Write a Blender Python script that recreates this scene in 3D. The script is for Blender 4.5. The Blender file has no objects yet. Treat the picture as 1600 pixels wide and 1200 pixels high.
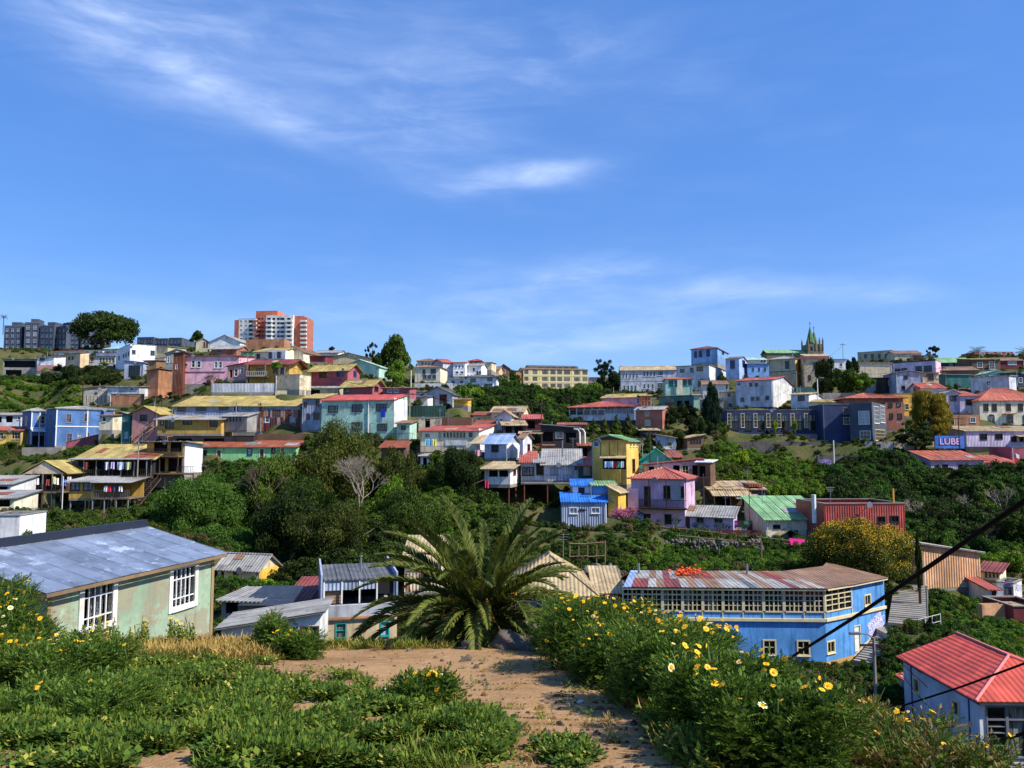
import bpy, math, random
import numpy as np
from mathutils import Vector, Matrix, Euler
R = math.radians
random.seed(7)
sc = bpy.context.scene
COL = sc.collection
# ------------------------------------------------------------ camera, sky, sun, exposure
FPX = 1232.0; CX = 800.0; CY = 600.0; PITCH = math.atan(100.0 / FPX)
cd = bpy.data.cameras.new('camera'); cam = bpy.data.objects.new('camera', cd); COL.objects.link(cam)
cd.sensor_width = 36.0; cd.lens = 36.0 * FPX / 1600.0; cd.clip_start = .05; cd.clip_end = 6000
cam.location = (0, 0, 0); cam.rotation_euler = (R(90) + PITCH, 0, 0)
sc.camera = cam
SUN_AZ, SUN_EL = R(111), R(46)
world = bpy.data.worlds.new('World'); sc.world = world; world.use_nodes = True
sl = bpy.data.lights.new('sun', 'SUN'); sl.energy = 5.0; sl.angle = R(.53); sl.color = (1, .94, .85)
so = bpy.data.objects.new('sun', sl); COL.objects.link(so)
sdir = Vector((math.sin(SUN_AZ) * math.cos(SUN_EL), math.cos(SUN_AZ) * math.cos(SUN_EL), math.sin(SUN_EL)))
so.rotation_euler = sdir.to_track_quat('Z', 'Y').to_euler(); so.location = (0, 0, 60)
sc.view_settings.view_transform = 'Standard'; sc.view_settings.look = 'None'
sc.view_settings.gamma = 1; sc.view_settings.use_curve_mapping = False
sc.view_settings.exposure = 0.48
sc.cycles.max_bounces = 5; sc.cycles.diffuse_bounces = 2; sc.cycles.glossy_bounces = 2
sc.cycles.transmission_bounces = 3; sc.cycles.transparent_max_bounces = 4
sc.cycles.use_denoising = True

def pdir(x, y):
    u, v = x - CX, CY - y; c, s = math.cos(PITCH), math.sin(PITCH)
    return Vector((u, FPX * c - v * s, FPX * s + v * c))
def at(x, y, Y):
    d = pdir(x, y); return d * (Y / d.y)
def azel(x, y):
    d = pdir(x, y).normalized(); return math.atan2(d.x, d.y), math.asin(d.z)

class NT:
    def __init__(s, tree): s.t = tree; s.n = tree.nodes; s.l = tree.links
    def new(s, typ, **kw):
        nd = s.n.new(typ)
        for k, v in kw.items():
            if k.startswith('i_'):
                nd.inputs[k[2:].replace('_', ' ')].default_value = v
            else: setattr(nd, k, v)
        return nd
    def set(s, sock, v):
        if isinstance(v, bpy.types.NodeSocket): s.l.new(v, sock)
        else: sock.default_value = v
    def math(s, op, a, b=0.0, c=None, clamp=False):
        nd = s.new('ShaderNodeMath', operation=op, use_clamp=clamp)
        s.set(nd.inputs[0], a); s.set(nd.inputs[1], b)
        if c is not None: s.set(nd.inputs[2], c)
        return nd.outputs[0]
    def mix(s, f, a, b, blend='MIX'):
        nd = s.new('ShaderNodeMix', data_type='RGBA', blend_type=blend)
        s.set(nd.inputs[0], f)
        for k, v in ((6, a), (7, b)):
            if isinstance(v, (tuple, list)): v = (*v[:3], 1)
            s.set(nd.inputs[k], v)
        return nd.outputs[2]
    def noise(s, vec, scale, detail=3, rough=.6, dist=0.0):
        nd = s.new('ShaderNodeTexNoise'); s.l.new(vec, nd.inputs['Vector'])
        nd.inputs['Scale'].default_value = scale; nd.inputs['Detail'].default_value = detail
        nd.inputs['Roughness'].default_value = rough; nd.inputs['Distortion'].default_value = dist
        return nd.outputs[0]
    def mapping(s, vec, sc_=(1, 1, 1), loc=(0, 0, 0), rot=(0, 0, 0)):
        nd = s.new('ShaderNodeMapping'); s.l.new(vec, nd.inputs[0])
        nd.inputs[1].default_value = loc; nd.inputs[2].default_value = rot; nd.inputs[3].default_value = sc_
        return nd.outputs[0]
    def ramp(s, f, lo, hi):
        nd = s.new('ShaderNodeMapRange', interpolation_type='SMOOTHSTEP'); s.set(nd.inputs[0], f)
        nd.inputs[1].default_value = lo; nd.inputs[2].default_value = hi
        return nd.outputs[0]

def build_sky():
    t = NT(world.node_tree); t.n.clear()
    out = t.new('ShaderNodeOutputWorld'); bg = t.new('ShaderNodeBackground')
    sky = t.new('ShaderNodeTexSky', sky_type='NISHITA', sun_disc=False)
    sky.sun_elevation = SUN_EL; sky.sun_rotation = SUN_AZ
    sky.altitude = 60; sky.air_density = 1.0; sky.dust_density = .25; sky.ozone_density = 4.0
    hs = t.new('ShaderNodeHueSaturation'); hs.inputs['Saturation'].default_value = 1.22; hs.inputs['Hue'].default_value = .513
    t.l.new(sky.outputs[0], hs.inputs['Color'])
    co = t.new('ShaderNodeTexCoord').outputs['Generated']
    sx = t.new('ShaderNodeSeparateXYZ'); t.l.new(co, sx.inputs[0])
    az = t.math('ARCTAN2', sx.outputs[0], sx.outputs[1]); el = t.math('ARCSINE', sx.outputs[2])
    cv = t.new('ShaderNodeCombineXYZ'); t.l.new(az, cv.inputs[0]); t.l.new(el, cv.inputs[1])
    m = None
    for (px, py, wx, wy, k, tilt) in [(420, 120, 330, 95, 1.0, -.16), (190, 40, 150, 60, .55, -.3), (390, 160, 120, 30, .8, -.3), (620, 60, 230, 60, .45, -.1), (850, 272, 90, 22, .95, .12),
                                (770, 290, 90, 20, .4, .1), (905, 432, 110, 20, .75, .05), (1185, 455, 130, 22, .85, -.05), (1370, 466, 80, 14, .6, 0), (870, 490, 380, 70, .6, 0),
                                (900, 100, 260, 80, .35, -.2), (250, 500, 330, 45, .3, 0), (860, 552, 150, 14, .75, .1), (800, 545, 60, 8, .6, .15), (1500, 380, 170, 40, .15, 0)]:
        a0, e0 = azel(px, py); a1, _ = azel(px + wx, py); _, e1 = azel(px, py - wy)
        da = t.math('SUBTRACT', az, a0); de = t.math('ADD', t.math('SUBTRACT', el, e0), t.math('MULTIPLY', da, -tilt))
        q = t.math('ADD', t.math('POWER', t.math('MULTIPLY', da, 1 / (a1 - a0)), 2.0), t.math('POWER', t.math('MULTIPLY', de, 1 / (e1 - e0)), 2.0))
        g = t.math('MULTIPLY', t.math('EXPONENT', t.math('MULTIPLY', q, -1.0)), k)
        m = g if m is None else t.math('ADD', m, g)
    n1 = t.noise(t.mapping(cv.outputs[0], (4, 17, 1), (3.1, 1.7, 0), (0, 0, R(-12))), 1.7, 10, .6, .35)
    n2 = t.noise(t.mapping(cv.outputs[0], (2.2, 5, 1), (9.3, 4.1, 0), (0, 0, R(-14))), 1.5, 4, .55, .6)
    st = t.math('MULTIPLY', t.ramp(n1, .30, .85), t.ramp(n2, .22, .66))
    cl = t.math('MULTIPLY', t.math('ADD', m, .06), t.math('ADD', t.math('MULTIPLY', st, .9), .16))
    cl = t.math('MULTIPLY', t.math('MINIMUM', cl, .9), .42)
    fac = t.math('MULTIPLY', cl, t.ramp(el, -.02, .06))
    even = t.mix(.5, hs.outputs[0], (.50, 1.52, 4.1)); col = t.mix(fac, even, (6.0, 6.8, 8.2))
    t.l.new(col, bg.inputs[0]); bg.inputs[1].default_value = .145
    t.l.new(bg.outputs[0], out.inputs[0])
build_sky()

# ------------------------------------------------------------ small mesh builder
class MB:
    def __init__(s): s.v = []; s.f = []; s.m = []
    def quad(s, *p, m=0):
        i = len(s.v); s.v += [tuple(q) for q in p]; s.f.append(tuple(range(i, i + len(p)))); s.m.append(m)
    def box(s, x0, x1, y0, y1, z0, z1, m=0):
        i = len(s.v)
        s.v += [(x, y, z) for z in (z0, z1) for y in (y0, y1) for x in (x0, x1)]
        for f in ((0, 2, 3, 1), (4, 5, 7, 6), (0, 1, 5, 4), (1, 3, 7, 5), (3, 2, 6, 7), (2, 0, 4, 6)):
            s.f.append(tuple(i + k for k in f)); s.m.append(m)
    def slab(s, pts, th, m=0, nrm=None):
        """polygon pts extruded by th downwards (or along nrm)"""
        n = len(pts); d = Vector((0, 0, -th)) if nrm is None else Vector(nrm) * th
        i = len(s.v); s.v += [tuple(p) for p in pts] + [tuple(Vector(p) + d) for p in pts]
        s.f.append(tuple(range(i, i + n))); s.m.append(m)
        s.f.append(tuple(reversed(range(i + n, i + 2 * n)))); s.m.append(m)
        for k in range(n):
            a, b = k, (k + 1) % n
            s.f.append((i + a, i + n + a, i + n + b, i + b)); s.m.append(m)
    def tube(s, pts, r, n=6, r1=None, m=0, cap=True):
        pts = [Vector(p) for p in pts]; N = len(pts); i0 = len(s.v)
        for k, p in enumerate(pts):
            d = (pts[min(k + 1, N - 1)] - pts[max(k - 1, 0)])
            d = d.normalized() if d.length > 1e-9 else Vector((0, 0, 1))
            u = d.orthogonal().normalized() if abs(d.z) > .95 else d.cross(Vector((0, 0, 1))).normalized()
            w = d.cross(u)
            rr = r if r1 is None else r + (r1 - r) * k / (N - 1)
            if isinstance(r, (list, tuple)): rr = r[k]
            for j in range(n):
                a = 2 * math.pi * j / n
                s.v.append(tuple(p + (u * math.cos(a) + w * math.sin(a)) * rr))
        for k in range(N - 1):
            for j in range(n):
                a, b = i0 + k * n + j, i0 + k * n + (j + 1) % n
                s.f.append((a, b, b + n, a + n)); s.m.append(m)
        if cap:
            s.f.append(tuple(reversed(range(i0, i0 + n)))); s.m.append(m)
            s.f.append(tuple(range(i0 + (N - 1) * n, i0 + N * n))); s.m.append(m)
    def bar(s, a, b, w=.06, m=0):
        s.tube([a, b], w * .7, 4, m=m)
    def build(s, name, mats, parent=None, smooth=False, loc=None):
        me = bpy.data.meshes.new(name); me.from_pydata(s.v, [], s.f)
        mats = mats if isinstance(mats, (list, tuple)) else [mats]
        for q in mats: me.materials.append(q)
        if len(mats) > 1: me.polygons.foreach_set('material_index', s.m)
        if smooth: me.polygons.foreach_set('use_smooth', [True] * len(me.polygons))
        me.update()
        return link(name, me, parent, loc)

def link(name, me, parent=None, loc=None, rot=None, scale=None):
    o = bpy.data.objects.new(name, me); COL.objects.link(o)
    if parent is not None: o.parent = parent
    if loc is not None: o.location = loc
    if rot is not None: o.rotation_euler = rot
    if scale is not None: o.scale = scale
    return o
def npmesh(name, v, f, mats):
    me = bpy.data.meshes.new(name); v = np.asarray(v, np.float32); f = np.asarray(f, np.int32); k = f.shape[1]
    me.vertices.add(len(v)); me.vertices.foreach_set('co', v.ravel())
    me.loops.add(f.size); me.loops.foreach_set('vertex_index', f.ravel())
    me.polygons.add(len(f)); me.polygons.foreach_set('loop_start', np.arange(0, f.size, k, dtype=np.int32))
    me.polygons.foreach_set('loop_total', np.full(len(f), k, np.int32))
    for q in (mats if isinstance(mats, (list, tuple)) else [mats]): me.materials.append(q)
    me.update(calc_edges=True); return me
def tag(o, label=None, cat=None, group=None, kind=None):
    if label: o['label'] = label
    if cat: o['category'] = cat
    if group: o['group'] = group
    if kind: o['kind'] = kind
    return o
def empty(name, loc, rz=0.0):
    o = bpy.data.objects.new(name, None); COL.objects.link(o); o.location = loc; o.rotation_euler = (0, 0, rz)
    o.empty_display_size = .3; return o

# ------------------------------------------------------------ materials
def lin(c): return tuple(((v / 255) / 12.92 if v <= 10.3 else (((v / 255) + .055) / 1.055) ** 2.4) for v in c)
MC = {}
def surf(key, c, stain=(90, 80, 70), amt=.35, bump=None, pitch=.2, rough=.75, metal=0.0, second=None, samt=.5, streak=.5, bstr=.5, spec=.3):
    """painted / weathered surface. bump: corrx corry corrxy plank brick rough"""
    if key in MC: return MC[key]
    m = bpy.data.materials.new(key); m.use_nodes = True; t = NT(m.node_tree)
    b = t.n['Principled BSDF']; co = t.new('ShaderNodeTexCoord').outputs['Object']
    oi = t.new('ShaderNodeObjectInfo').outputs['Random']
    off = t.new('ShaderNodeVectorMath', operation='ADD'); t.l.new(co, off.inputs[0])
    cm = t.new('ShaderNodeCombineXYZ')
    for i in range(3): t.l.new(t.math('MULTIPLY', oi, 37.0 + 11 * i), cm.inputs[i])
    t.l.new(cm.outputs[0], off.inputs[1]); vec = off.outputs[0]
    n1 = t.noise(vec, .55, 5, .62); n2 = t.noise(t.mapping(vec, (2.6, 2.6, .28)), 1.0, 4, .6); n3 = t.noise(vec, 7.0, 3, .6)
    col = t.mix(t.ramp(n1, .3, .72), tuple(v * .70 for v in lin(c)), tuple(min(1, v * 1.14) for v in lin(c)))
    if second is not None:
        pe = t.ramp(t.math('ADD', t.noise(vec, .9, 6, .68, .4), t.math('MULTIPLY', t.math('SUBTRACT', n3, .5), .22)), .56 - .12 * (samt - .5), .62 - .12 * (samt - .5))
        col = t.mix(t.math('MULTIPLY', pe, .85), col, lin(second))
    col = t.mix(t.math('MULTIPLY', t.ramp(n2, .48, .78), amt * streak * 2), col, lin(stain))
    col = t.mix(t.math('MULTIPLY', t.ramp(n3, .5, .9), amt), col, lin(stain))
    height = n3
    sp = t.new('ShaderNodeSeparateXYZ'); t.l.new(co, sp.inputs[0])
    if bump in ('corrx', 'corry', 'corrxy', 'plank'):
        ax = {'corrx': sp.outputs[0], 'corry': sp.outputs[1], 'corrxy': t.math('ADD', sp.outputs[0], sp.outputs[1]), 'plank': sp.outputs[2]}[bump]
        ph = t.math('MULTIPLY', ax, 2 * math.pi / pitch)
        if bump == 'plank':
            fr = t.math('FRACT', t.math('DIVIDE', ax, pitch)); wv = t.ramp(fr, 0.0, .22)
            height = t.math('ADD', wv, t.math('MULTIPLY', n3, .15))
            col = t.mix(t.math('MULTIPLY', t.math('SUBTRACT', 1.0, wv), .5), col, tuple(v * .35 for v in lin(c)))
        else:
            height = t.math('ADD', t.math('SINE', ph), t.math('MULTIPLY', n3, .3))
        # sheet to sheet colour change
        cell = t.new('ShaderNodeTexWhiteNoise', noise_dimensions='2D')
        cc = t.new('ShaderNodeCombineXYZ')
        t.l.new(t.math('FLOOR', t.math('ADD', t.math('DIVIDE', ax if bump != 'plank' else sp.outputs[0], .92), t.math('MULTIPLY', oi, 50))), cc.inputs[0])
        oth = {'corrx': t.math('FLOOR', t.math('DIVIDE', t.math('ADD', sp.outputs[1], sp.outputs[2]), 2.3))}.get(bump, t.math('FLOOR', t.math('DIVIDE', sp.outputs[2], 2.3)))
        if bump == 'corry': oth = t.math('FLOOR', t.math('DIVIDE', sp.outputs[0], 2.3))
        t.l.new(oth, cc.inputs[1]); t.l.new(cc.outputs[0], cell.inputs[0])
        col = t.mix(1.0, col, t.mix(cell.outputs[0], (.80, .80, .80), (1.12, 1.12, 1.12)), 'MULTIPLY')
    bp = t.new('ShaderNodeBump'); bp.inputs['Strength'].default_value = bstr
    bp.inputs['Distance'].default_value = .03 if bump else .012
    t.l.new(height, bp.inputs['Height']); t.l.new(bp.outputs[0], b.inputs['Normal'])
    t.l.new(col, b.inputs['Base Color'])
    b.inputs['Roughness'].default_value = rough; b.inputs['Metallic'].default_value = metal
    b.inputs['Specular IOR Level'].default_value = spec
    MC[key] = m; return m
def plain(key, c, rough=.6, metal=0.0, spec=.4):
    if key in MC: return MC[key]
    m = bpy.data.materials.new(key); m.use_nodes = True; t = NT(m.node_tree); b = t.n['Principled BSDF']
    co = t.new('ShaderNodeTexCoord').outputs['Object']; n = t.noise(co, 3.0, 4)
    t.l.new(t.mix(n, tuple(v * .72 for v in lin(c)), tuple(min(1, v * 1.2) for v in lin(c))), b.inputs['Base Color'])
    b.inputs['Roughness'].default_value = rough; b.inputs['Metallic'].default_value = metal; b.inputs['Specular IOR Level'].default_value = spec
    MC[key] = m; return m
def glass(key, c, c2):
    if key in MC: return MC[key]
    m = bpy.data.materials.new(key); m.use_nodes = True; t = NT(m.node_tree); b = t.n['Principled BSDF']
    co = t.new('ShaderNodeTexCoord').outputs['Object']; oi = t.new('ShaderNodeObjectInfo').outputs['Random']
    n = t.noise(t.mapping(co, (7, 7, .5)), 1.0, 2)
    col = t.mix(t.ramp(n, .4, .62), lin(c), lin(c2))
    t.l.new(t.mix(t.math('MULTIPLY', oi, .55), col, (.012, .013, .016)), b.inputs['Base Color'])
    b.inputs['Roughness'].default_value = .08; b.inputs['Specular IOR Level'].default_value = .6
    MC[key] = m; return m
GL = [glass('dark_glass', (14, 16, 20), (34, 38, 44)), glass('curtained_glass', (60, 62, 66), (168, 168, 164)), glass('pale_glass', (150, 165, 185), (200, 208, 215)), glass('violet_glass', (60, 50, 80), (110, 95, 120))]
def leafmat(key, c0, c1, c2=None, trans=.3, rough=.5):
    if key in MC: return MC[key]
    m = bpy.data.materials.new(key); m.use_nodes = True; t = NT(m.node_tree); b = t.n['Principled BSDF']
    rnd = t.new('ShaderNodeNewGeometry').outputs['Random Per Island']; oi = t.new('ShaderNodeObjectInfo').outputs['Random']
    co = t.new('ShaderNodeTexCoord').outputs['Object']; n = t.noise(co, 1.3, 2)
    f = t.math('ADD', t.math('ADD', t.math('MULTIPLY', rnd, .75), t.math('MULTIPLY', t.math('SUBTRACT', n, .5), 1.1)), t.math('MULTIPLY', t.math('SUBTRACT', oi, .5), .55), clamp=True)
    col = t.mix(f, lin(c0), lin(c1))
    if c2: col = t.mix(t.ramp(rnd, .86, .95), col, lin(c2))
    col = t.mix(t.math('MULTIPLY', oi, .3), col, tuple(v * .5 for v in lin(c0)))
    t.l.new(col, b.inputs['Base Color']); b.inputs['Roughness'].default_value = .7; b.inputs['Specular IOR Level'].default_value = .12
    tr = t.new('ShaderNodeBsdfTranslucent'); t.l.new(t.mix(.5, col, (1, .95, .3), 'MULTIPLY'), tr.inputs[0])
    mx = t.new('ShaderNodeMixShader'); mx.inputs[0].default_value = trans
    t.l.new(b.outputs[0], mx.inputs[1]); t.l.new(tr.outputs[0], mx.inputs[2])
    t.l.new(mx.outputs[0], t.n['Material Output'].inputs['Surface'])
    MC[key] = m; return m

PAL = dict(white=(232, 232, 230), offwhite=(214, 212, 205), grey=(160, 165, 172), lgrey=(190, 196, 206), bluegrey=(150, 165, 190), cream=(226, 214, 176), tan=(205, 178, 130),
           sand=(214, 190, 150), yellow=(224, 178, 66), ochre=(196, 148, 48), amber=(238, 170, 40), mint=(158, 205, 178), green=(128, 205, 124), pink=(232, 168, 182), rose=(172, 78, 92),
           salmon=(226, 142, 132), mauve=(205, 165, 195), lilac=(196, 180, 205), blue=(72, 120, 188), cobalt=(74, 152, 228), sky=(110, 165, 230), navy=(40, 56, 96), slate=(66, 76, 94),
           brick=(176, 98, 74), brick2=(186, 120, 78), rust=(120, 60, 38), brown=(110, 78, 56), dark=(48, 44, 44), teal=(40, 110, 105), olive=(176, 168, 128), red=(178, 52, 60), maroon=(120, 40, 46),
           peach=(222, 160, 108), periwinkle=(140, 170, 225), orange=(232, 120, 56), turq=(60, 190, 158), darkgreen=(24, 74, 62), concrete=(150, 146, 138), stone=(140, 132, 122), wood=(150, 108, 68))
PAL['brickred'] = (176, 66, 56); PAL['butter'] = (255, 206, 110); PAL['denim'] = (110, 158, 210)
for _k, _c in list(PAL.items()):
    _l = .3 * _c[0] + .59 * _c[1] + .11 * _c[2]; _s = .80 if _k not in ('navy', 'slate') else .9; PAL[_k] = tuple(max(0, min(245, (_l + (v - _l) * _s) * 1.05 + 4)) for v in _c)
def wm(spec):
    """wall material from 'colour[:style]' ; styles p plaster, c corrugated, k planks, f peeling, g corrugated rusty"""
    col, _, st = spec.partition(':'); st = st or 'p'; c = PAL[col]; key = 'wall_' + col + '_' + st
    if st == 'p': return surf(key, c, amt=.36, streak=.8)
    if st == 'f': return surf(key, c, amt=.3, second=tuple(int(v * .6 + 45) for v in (165, 150, 125)), samt=.55, streak=.6)
    if st == 'c': return surf(key, c, amt=.36, bump='corrxy', pitch=.26, rough=.5, bstr=.9, streak=.7)
    if st == 'g': return surf(key, c, stain=(92, 48, 28), amt=.6, bump='corrxy', pitch=.26, rough=.6, bstr=.9, second=(112, 62, 38), samt=.75)
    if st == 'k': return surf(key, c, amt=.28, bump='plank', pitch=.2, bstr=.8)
    if st == 'b': return surf(key, c, stain=(70, 50, 40), amt=.45, bump='plank', pitch=.14, bstr=.6)
def rmat(spec, ax='x'):
    col, _, st = spec.partition(':'); key = 'roof_' + col + '_' + st + ax
    P = dict(khaki=(178, 158, 92), grey=(158, 156, 150), red=(182, 92, 78), terracotta=(184, 100, 78), rust=(150, 84, 58), blue=(50, 118, 205), steel=(150, 172, 210), green=(128, 172, 120),
             maroon=(132, 66, 60), turq=(44, 180, 146), dgrey=(96, 98, 100), brown=(140, 108, 84), tan=(186, 164, 124), scarlet=(190, 84, 74), lgreen=(170, 205, 180), white=(220, 222, 226))
    c = P[col]; q = 'corr' + ax
    if st == 'r': return surf(key, c, stain=(112, 58, 34), amt=.7, bump=q, pitch=.3, rough=.6, second=(128, 72, 46), samt=.7, bstr=.7)
    if st == 'n': return surf(key, c, stain=(100, 90, 80), amt=.12, bump=q, pitch=.3, rough=.45, bstr=.6, streak=.8)
    return surf(key, c, stain=(96, 76, 56), amt=.4, bump=q, pitch=.3, rough=.6, bstr=.7, second=tuple(int(v * .8) for v in c), samt=.45)
FR = dict(white=plain('white_frame', (225, 225, 222), .5), dark=plain('dark_frame', (40, 38, 38), .5), cream=plain('cream_frame', (218, 204, 160), .55), blue=plain('blue_frame', (40, 62, 110), .5),
          teal=plain('teal_frame', (30, 150, 140), .5), brown=plain('brown_frame', (88, 58, 40), .6), red=plain('red_frame', (120, 45, 45), .6), grey=plain('grey_frame', (130, 132, 138), .5))
WOOD = surf('weathered_timber', (126, 104, 80), amt=.5, streak=.6)
DWOOD = surf('dark_timber', (62, 50, 42), amt=.4)
STEEL = plain('galvanised_steel', (150, 155, 160), .4, .6)
RUSTM = surf('rusted_steel', (126, 66, 44), stain=(70, 36, 24), amt=.5, rough=.8)
CONC = surf('raw_concrete', (148, 142, 132), amt=.45, streak=.7)
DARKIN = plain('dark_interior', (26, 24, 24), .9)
# ------------------------------------------------------------ houses
CP = []          # terrain control points (X, Y, z)
BASE = []        # front foot points that must stay in view of open ground
FOOT = []        # house footprints (cx, cy, ux, uy, hw, depth)
WR = random.Random(11)
def rw(x0, x1, y0, y1, n, fill=.6, st=None, fr=None):
    p = (x1 - x0) / n
    return [(x0 + p * (i + .5 - fill / 2), y0, x0 + p * (i + .5 + fill / 2), y1, st, fr) for i in range(n)]
def wall_face(mb, P0, U, N, w, h, ops, depth=.12):
    Z = Vector((0, 0, 1)); P0, U, N = Vector(P0), Vector(U), Vector(N)
    pt = lambda u, v, n=0.0: P0 + U * u + Z * v + N * n
    us = sorted({0.0, w, *[o[0] for o in ops], *[o[2] for o in ops]}); vs = sorted({0.0, h, *[o[1] for o in ops], *[o[3] for o in ops]})
    def inside(u, v): return any(o[0] < u < o[2] and o[1] < v < o[3] for o in ops)
    for i in range(len(us) - 1):
        for j in range(len(vs) - 1):
            if us[i + 1] - us[i] < 1e-5 or vs[j + 1] - vs[j] < 1e-5: continue
            if inside((us[i] + us[i + 1]) / 2, (vs[j] + vs[j + 1]) / 2): continue
            mb.quad(pt(us[i], vs[j]), pt(us[i + 1], vs[j]), pt(us[i + 1], vs[j + 1]), pt(us[i], vs[j + 1]))
    for (a, b, c, d, *_) in ops:
        e = -depth
        mb.quad(pt(a, b), pt(a, d), pt(a, d, e), pt(a, b, e)); mb.quad(pt(c, d), pt(c, b), pt(c, b, e), pt(c, d, e))
        mb.quad(pt(c, b), pt(a, b), pt(a, b, e), pt(c, b, e)); mb.quad(pt(a, d), pt(c, d), pt(c, d, e), pt(a, d, e))
def make_window(root, P0, U, N, op, st, frame, near=False):
    a, b, c, d = op; P0, U, N = Vector(P0), Vector(U), Vector(N); Z = Vector((0, 0, 1))
    pt = lambda u, v, n: P0 + U * u + Z * v + N * n
    def bx(mb, u0, u1, v0, v1, n0, n1, m=0):
        i = len(mb.v); mb.v += [tuple(pt(u, v, n)) for v in (v0, v1) for n in (n1, n0) for u in (u0, u1)]
        for f in ((0, 2, 3, 1), (4, 5, 7, 6), (0, 1, 5, 4), (1, 3, 7, 5), (3, 2, 6, 7), (2, 0, 4, 6)):
            mb.f.append(tuple(i + k for k in f)); mb.m.append(m)
    w, h = c - a, d - b; fw = min(.065, w * .1, h * .1)
    mb = MB()
    if st == 'D':
        bx(mb, a, a + fw, b, d, -.08, .03); bx(mb, c - fw, c, b, d, -.08, .03); bx(mb, a + fw, c - fw, d - fw, d, -.08, .03)
        o = mb.build('door', frame, root); pm = MB(); bx(pm, a + fw, c - fw, b, d - fw, -.1, -.05)
        bx(pm, a + fw + w * .12, c - fw - w * .12, b + h * .1, b + h * .42, -.05, -.035); bx(pm, a + fw + w * .12, c - fw - w * .12, b + h * .5, b + h * .86, -.05, -.035)
        pm.build('door_panel', WR.choice([FR['white'], FR['brown'], FR['brown'], FR['dark']]), o); return o
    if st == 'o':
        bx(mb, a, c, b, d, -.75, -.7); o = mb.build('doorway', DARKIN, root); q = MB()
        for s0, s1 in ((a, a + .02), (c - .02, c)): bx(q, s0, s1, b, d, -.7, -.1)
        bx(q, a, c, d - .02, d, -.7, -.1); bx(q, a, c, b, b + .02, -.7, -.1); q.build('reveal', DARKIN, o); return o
    bx(mb, a - fw * .5, a + fw, b - fw * .5, d + fw * .5, -.07, .035); bx(mb, c - fw, c + fw * .5, b - fw * .5, d + fw * .5, -.07, .035)
    bx(mb, a + fw, c - fw, d - fw, d + fw * .5, -.07, .034); bx(mb, a + fw, c - fw, b - fw * .5, b + fw, -.07, .034)
    bx(mb, a - fw, c + fw, b - fw * 1.1, b - fw * .5, -.02, .09)
    nx = max(1, min(12, round(w / .55))); ny = max(1, min(4, round(h / .6)))
    t = .02
    for i in range(1, nx):
        u = a + w * i / nx; bx(mb, u - t, u + t, b + fw, d - fw, -.065, .005)
    for j in range(1, ny):
        v = b + h * j / ny; bx(mb, a + fw, c - fw, v - t, v + t, -.062, .002)
    o = mb.build('window', frame, root)
    pm = MB(); bx(pm, a + .01, c - .01, b + .01, d - .01, -.11, -.085)
    g = {'c': GL[1], 'p': GL[2], 'd': GL[0], 'v': GL[3]}.get(st) or WR.choice([GL[0], GL[0], GL[0], GL[1], GL[1], GL[3]])
    pm.build('pane', g, o); return o
def slope(mb, e0, e1, r1, r0, th=.09, rib=True):
    e0, e1, r1, r0 = map(Vector, (e0, e1, r1, r0)); mb.slab([e0, e1, r1, r0], th)
    if rib:
        n = max(1, round((e1 - e0).length / 1.0)); nn = (e1 - e0).cross(r0 - e0).normalized()
        if nn.z < 0: nn = -nn
        for i in range(n + 1):
            f = i / n; a = e0.lerp(e1, f); b = r0.lerp(r1, f)
            if (b - a).length < .3: continue
            mb.tube([a + nn * .012, b + nn * .012], .035, 4, cap=False)
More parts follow.
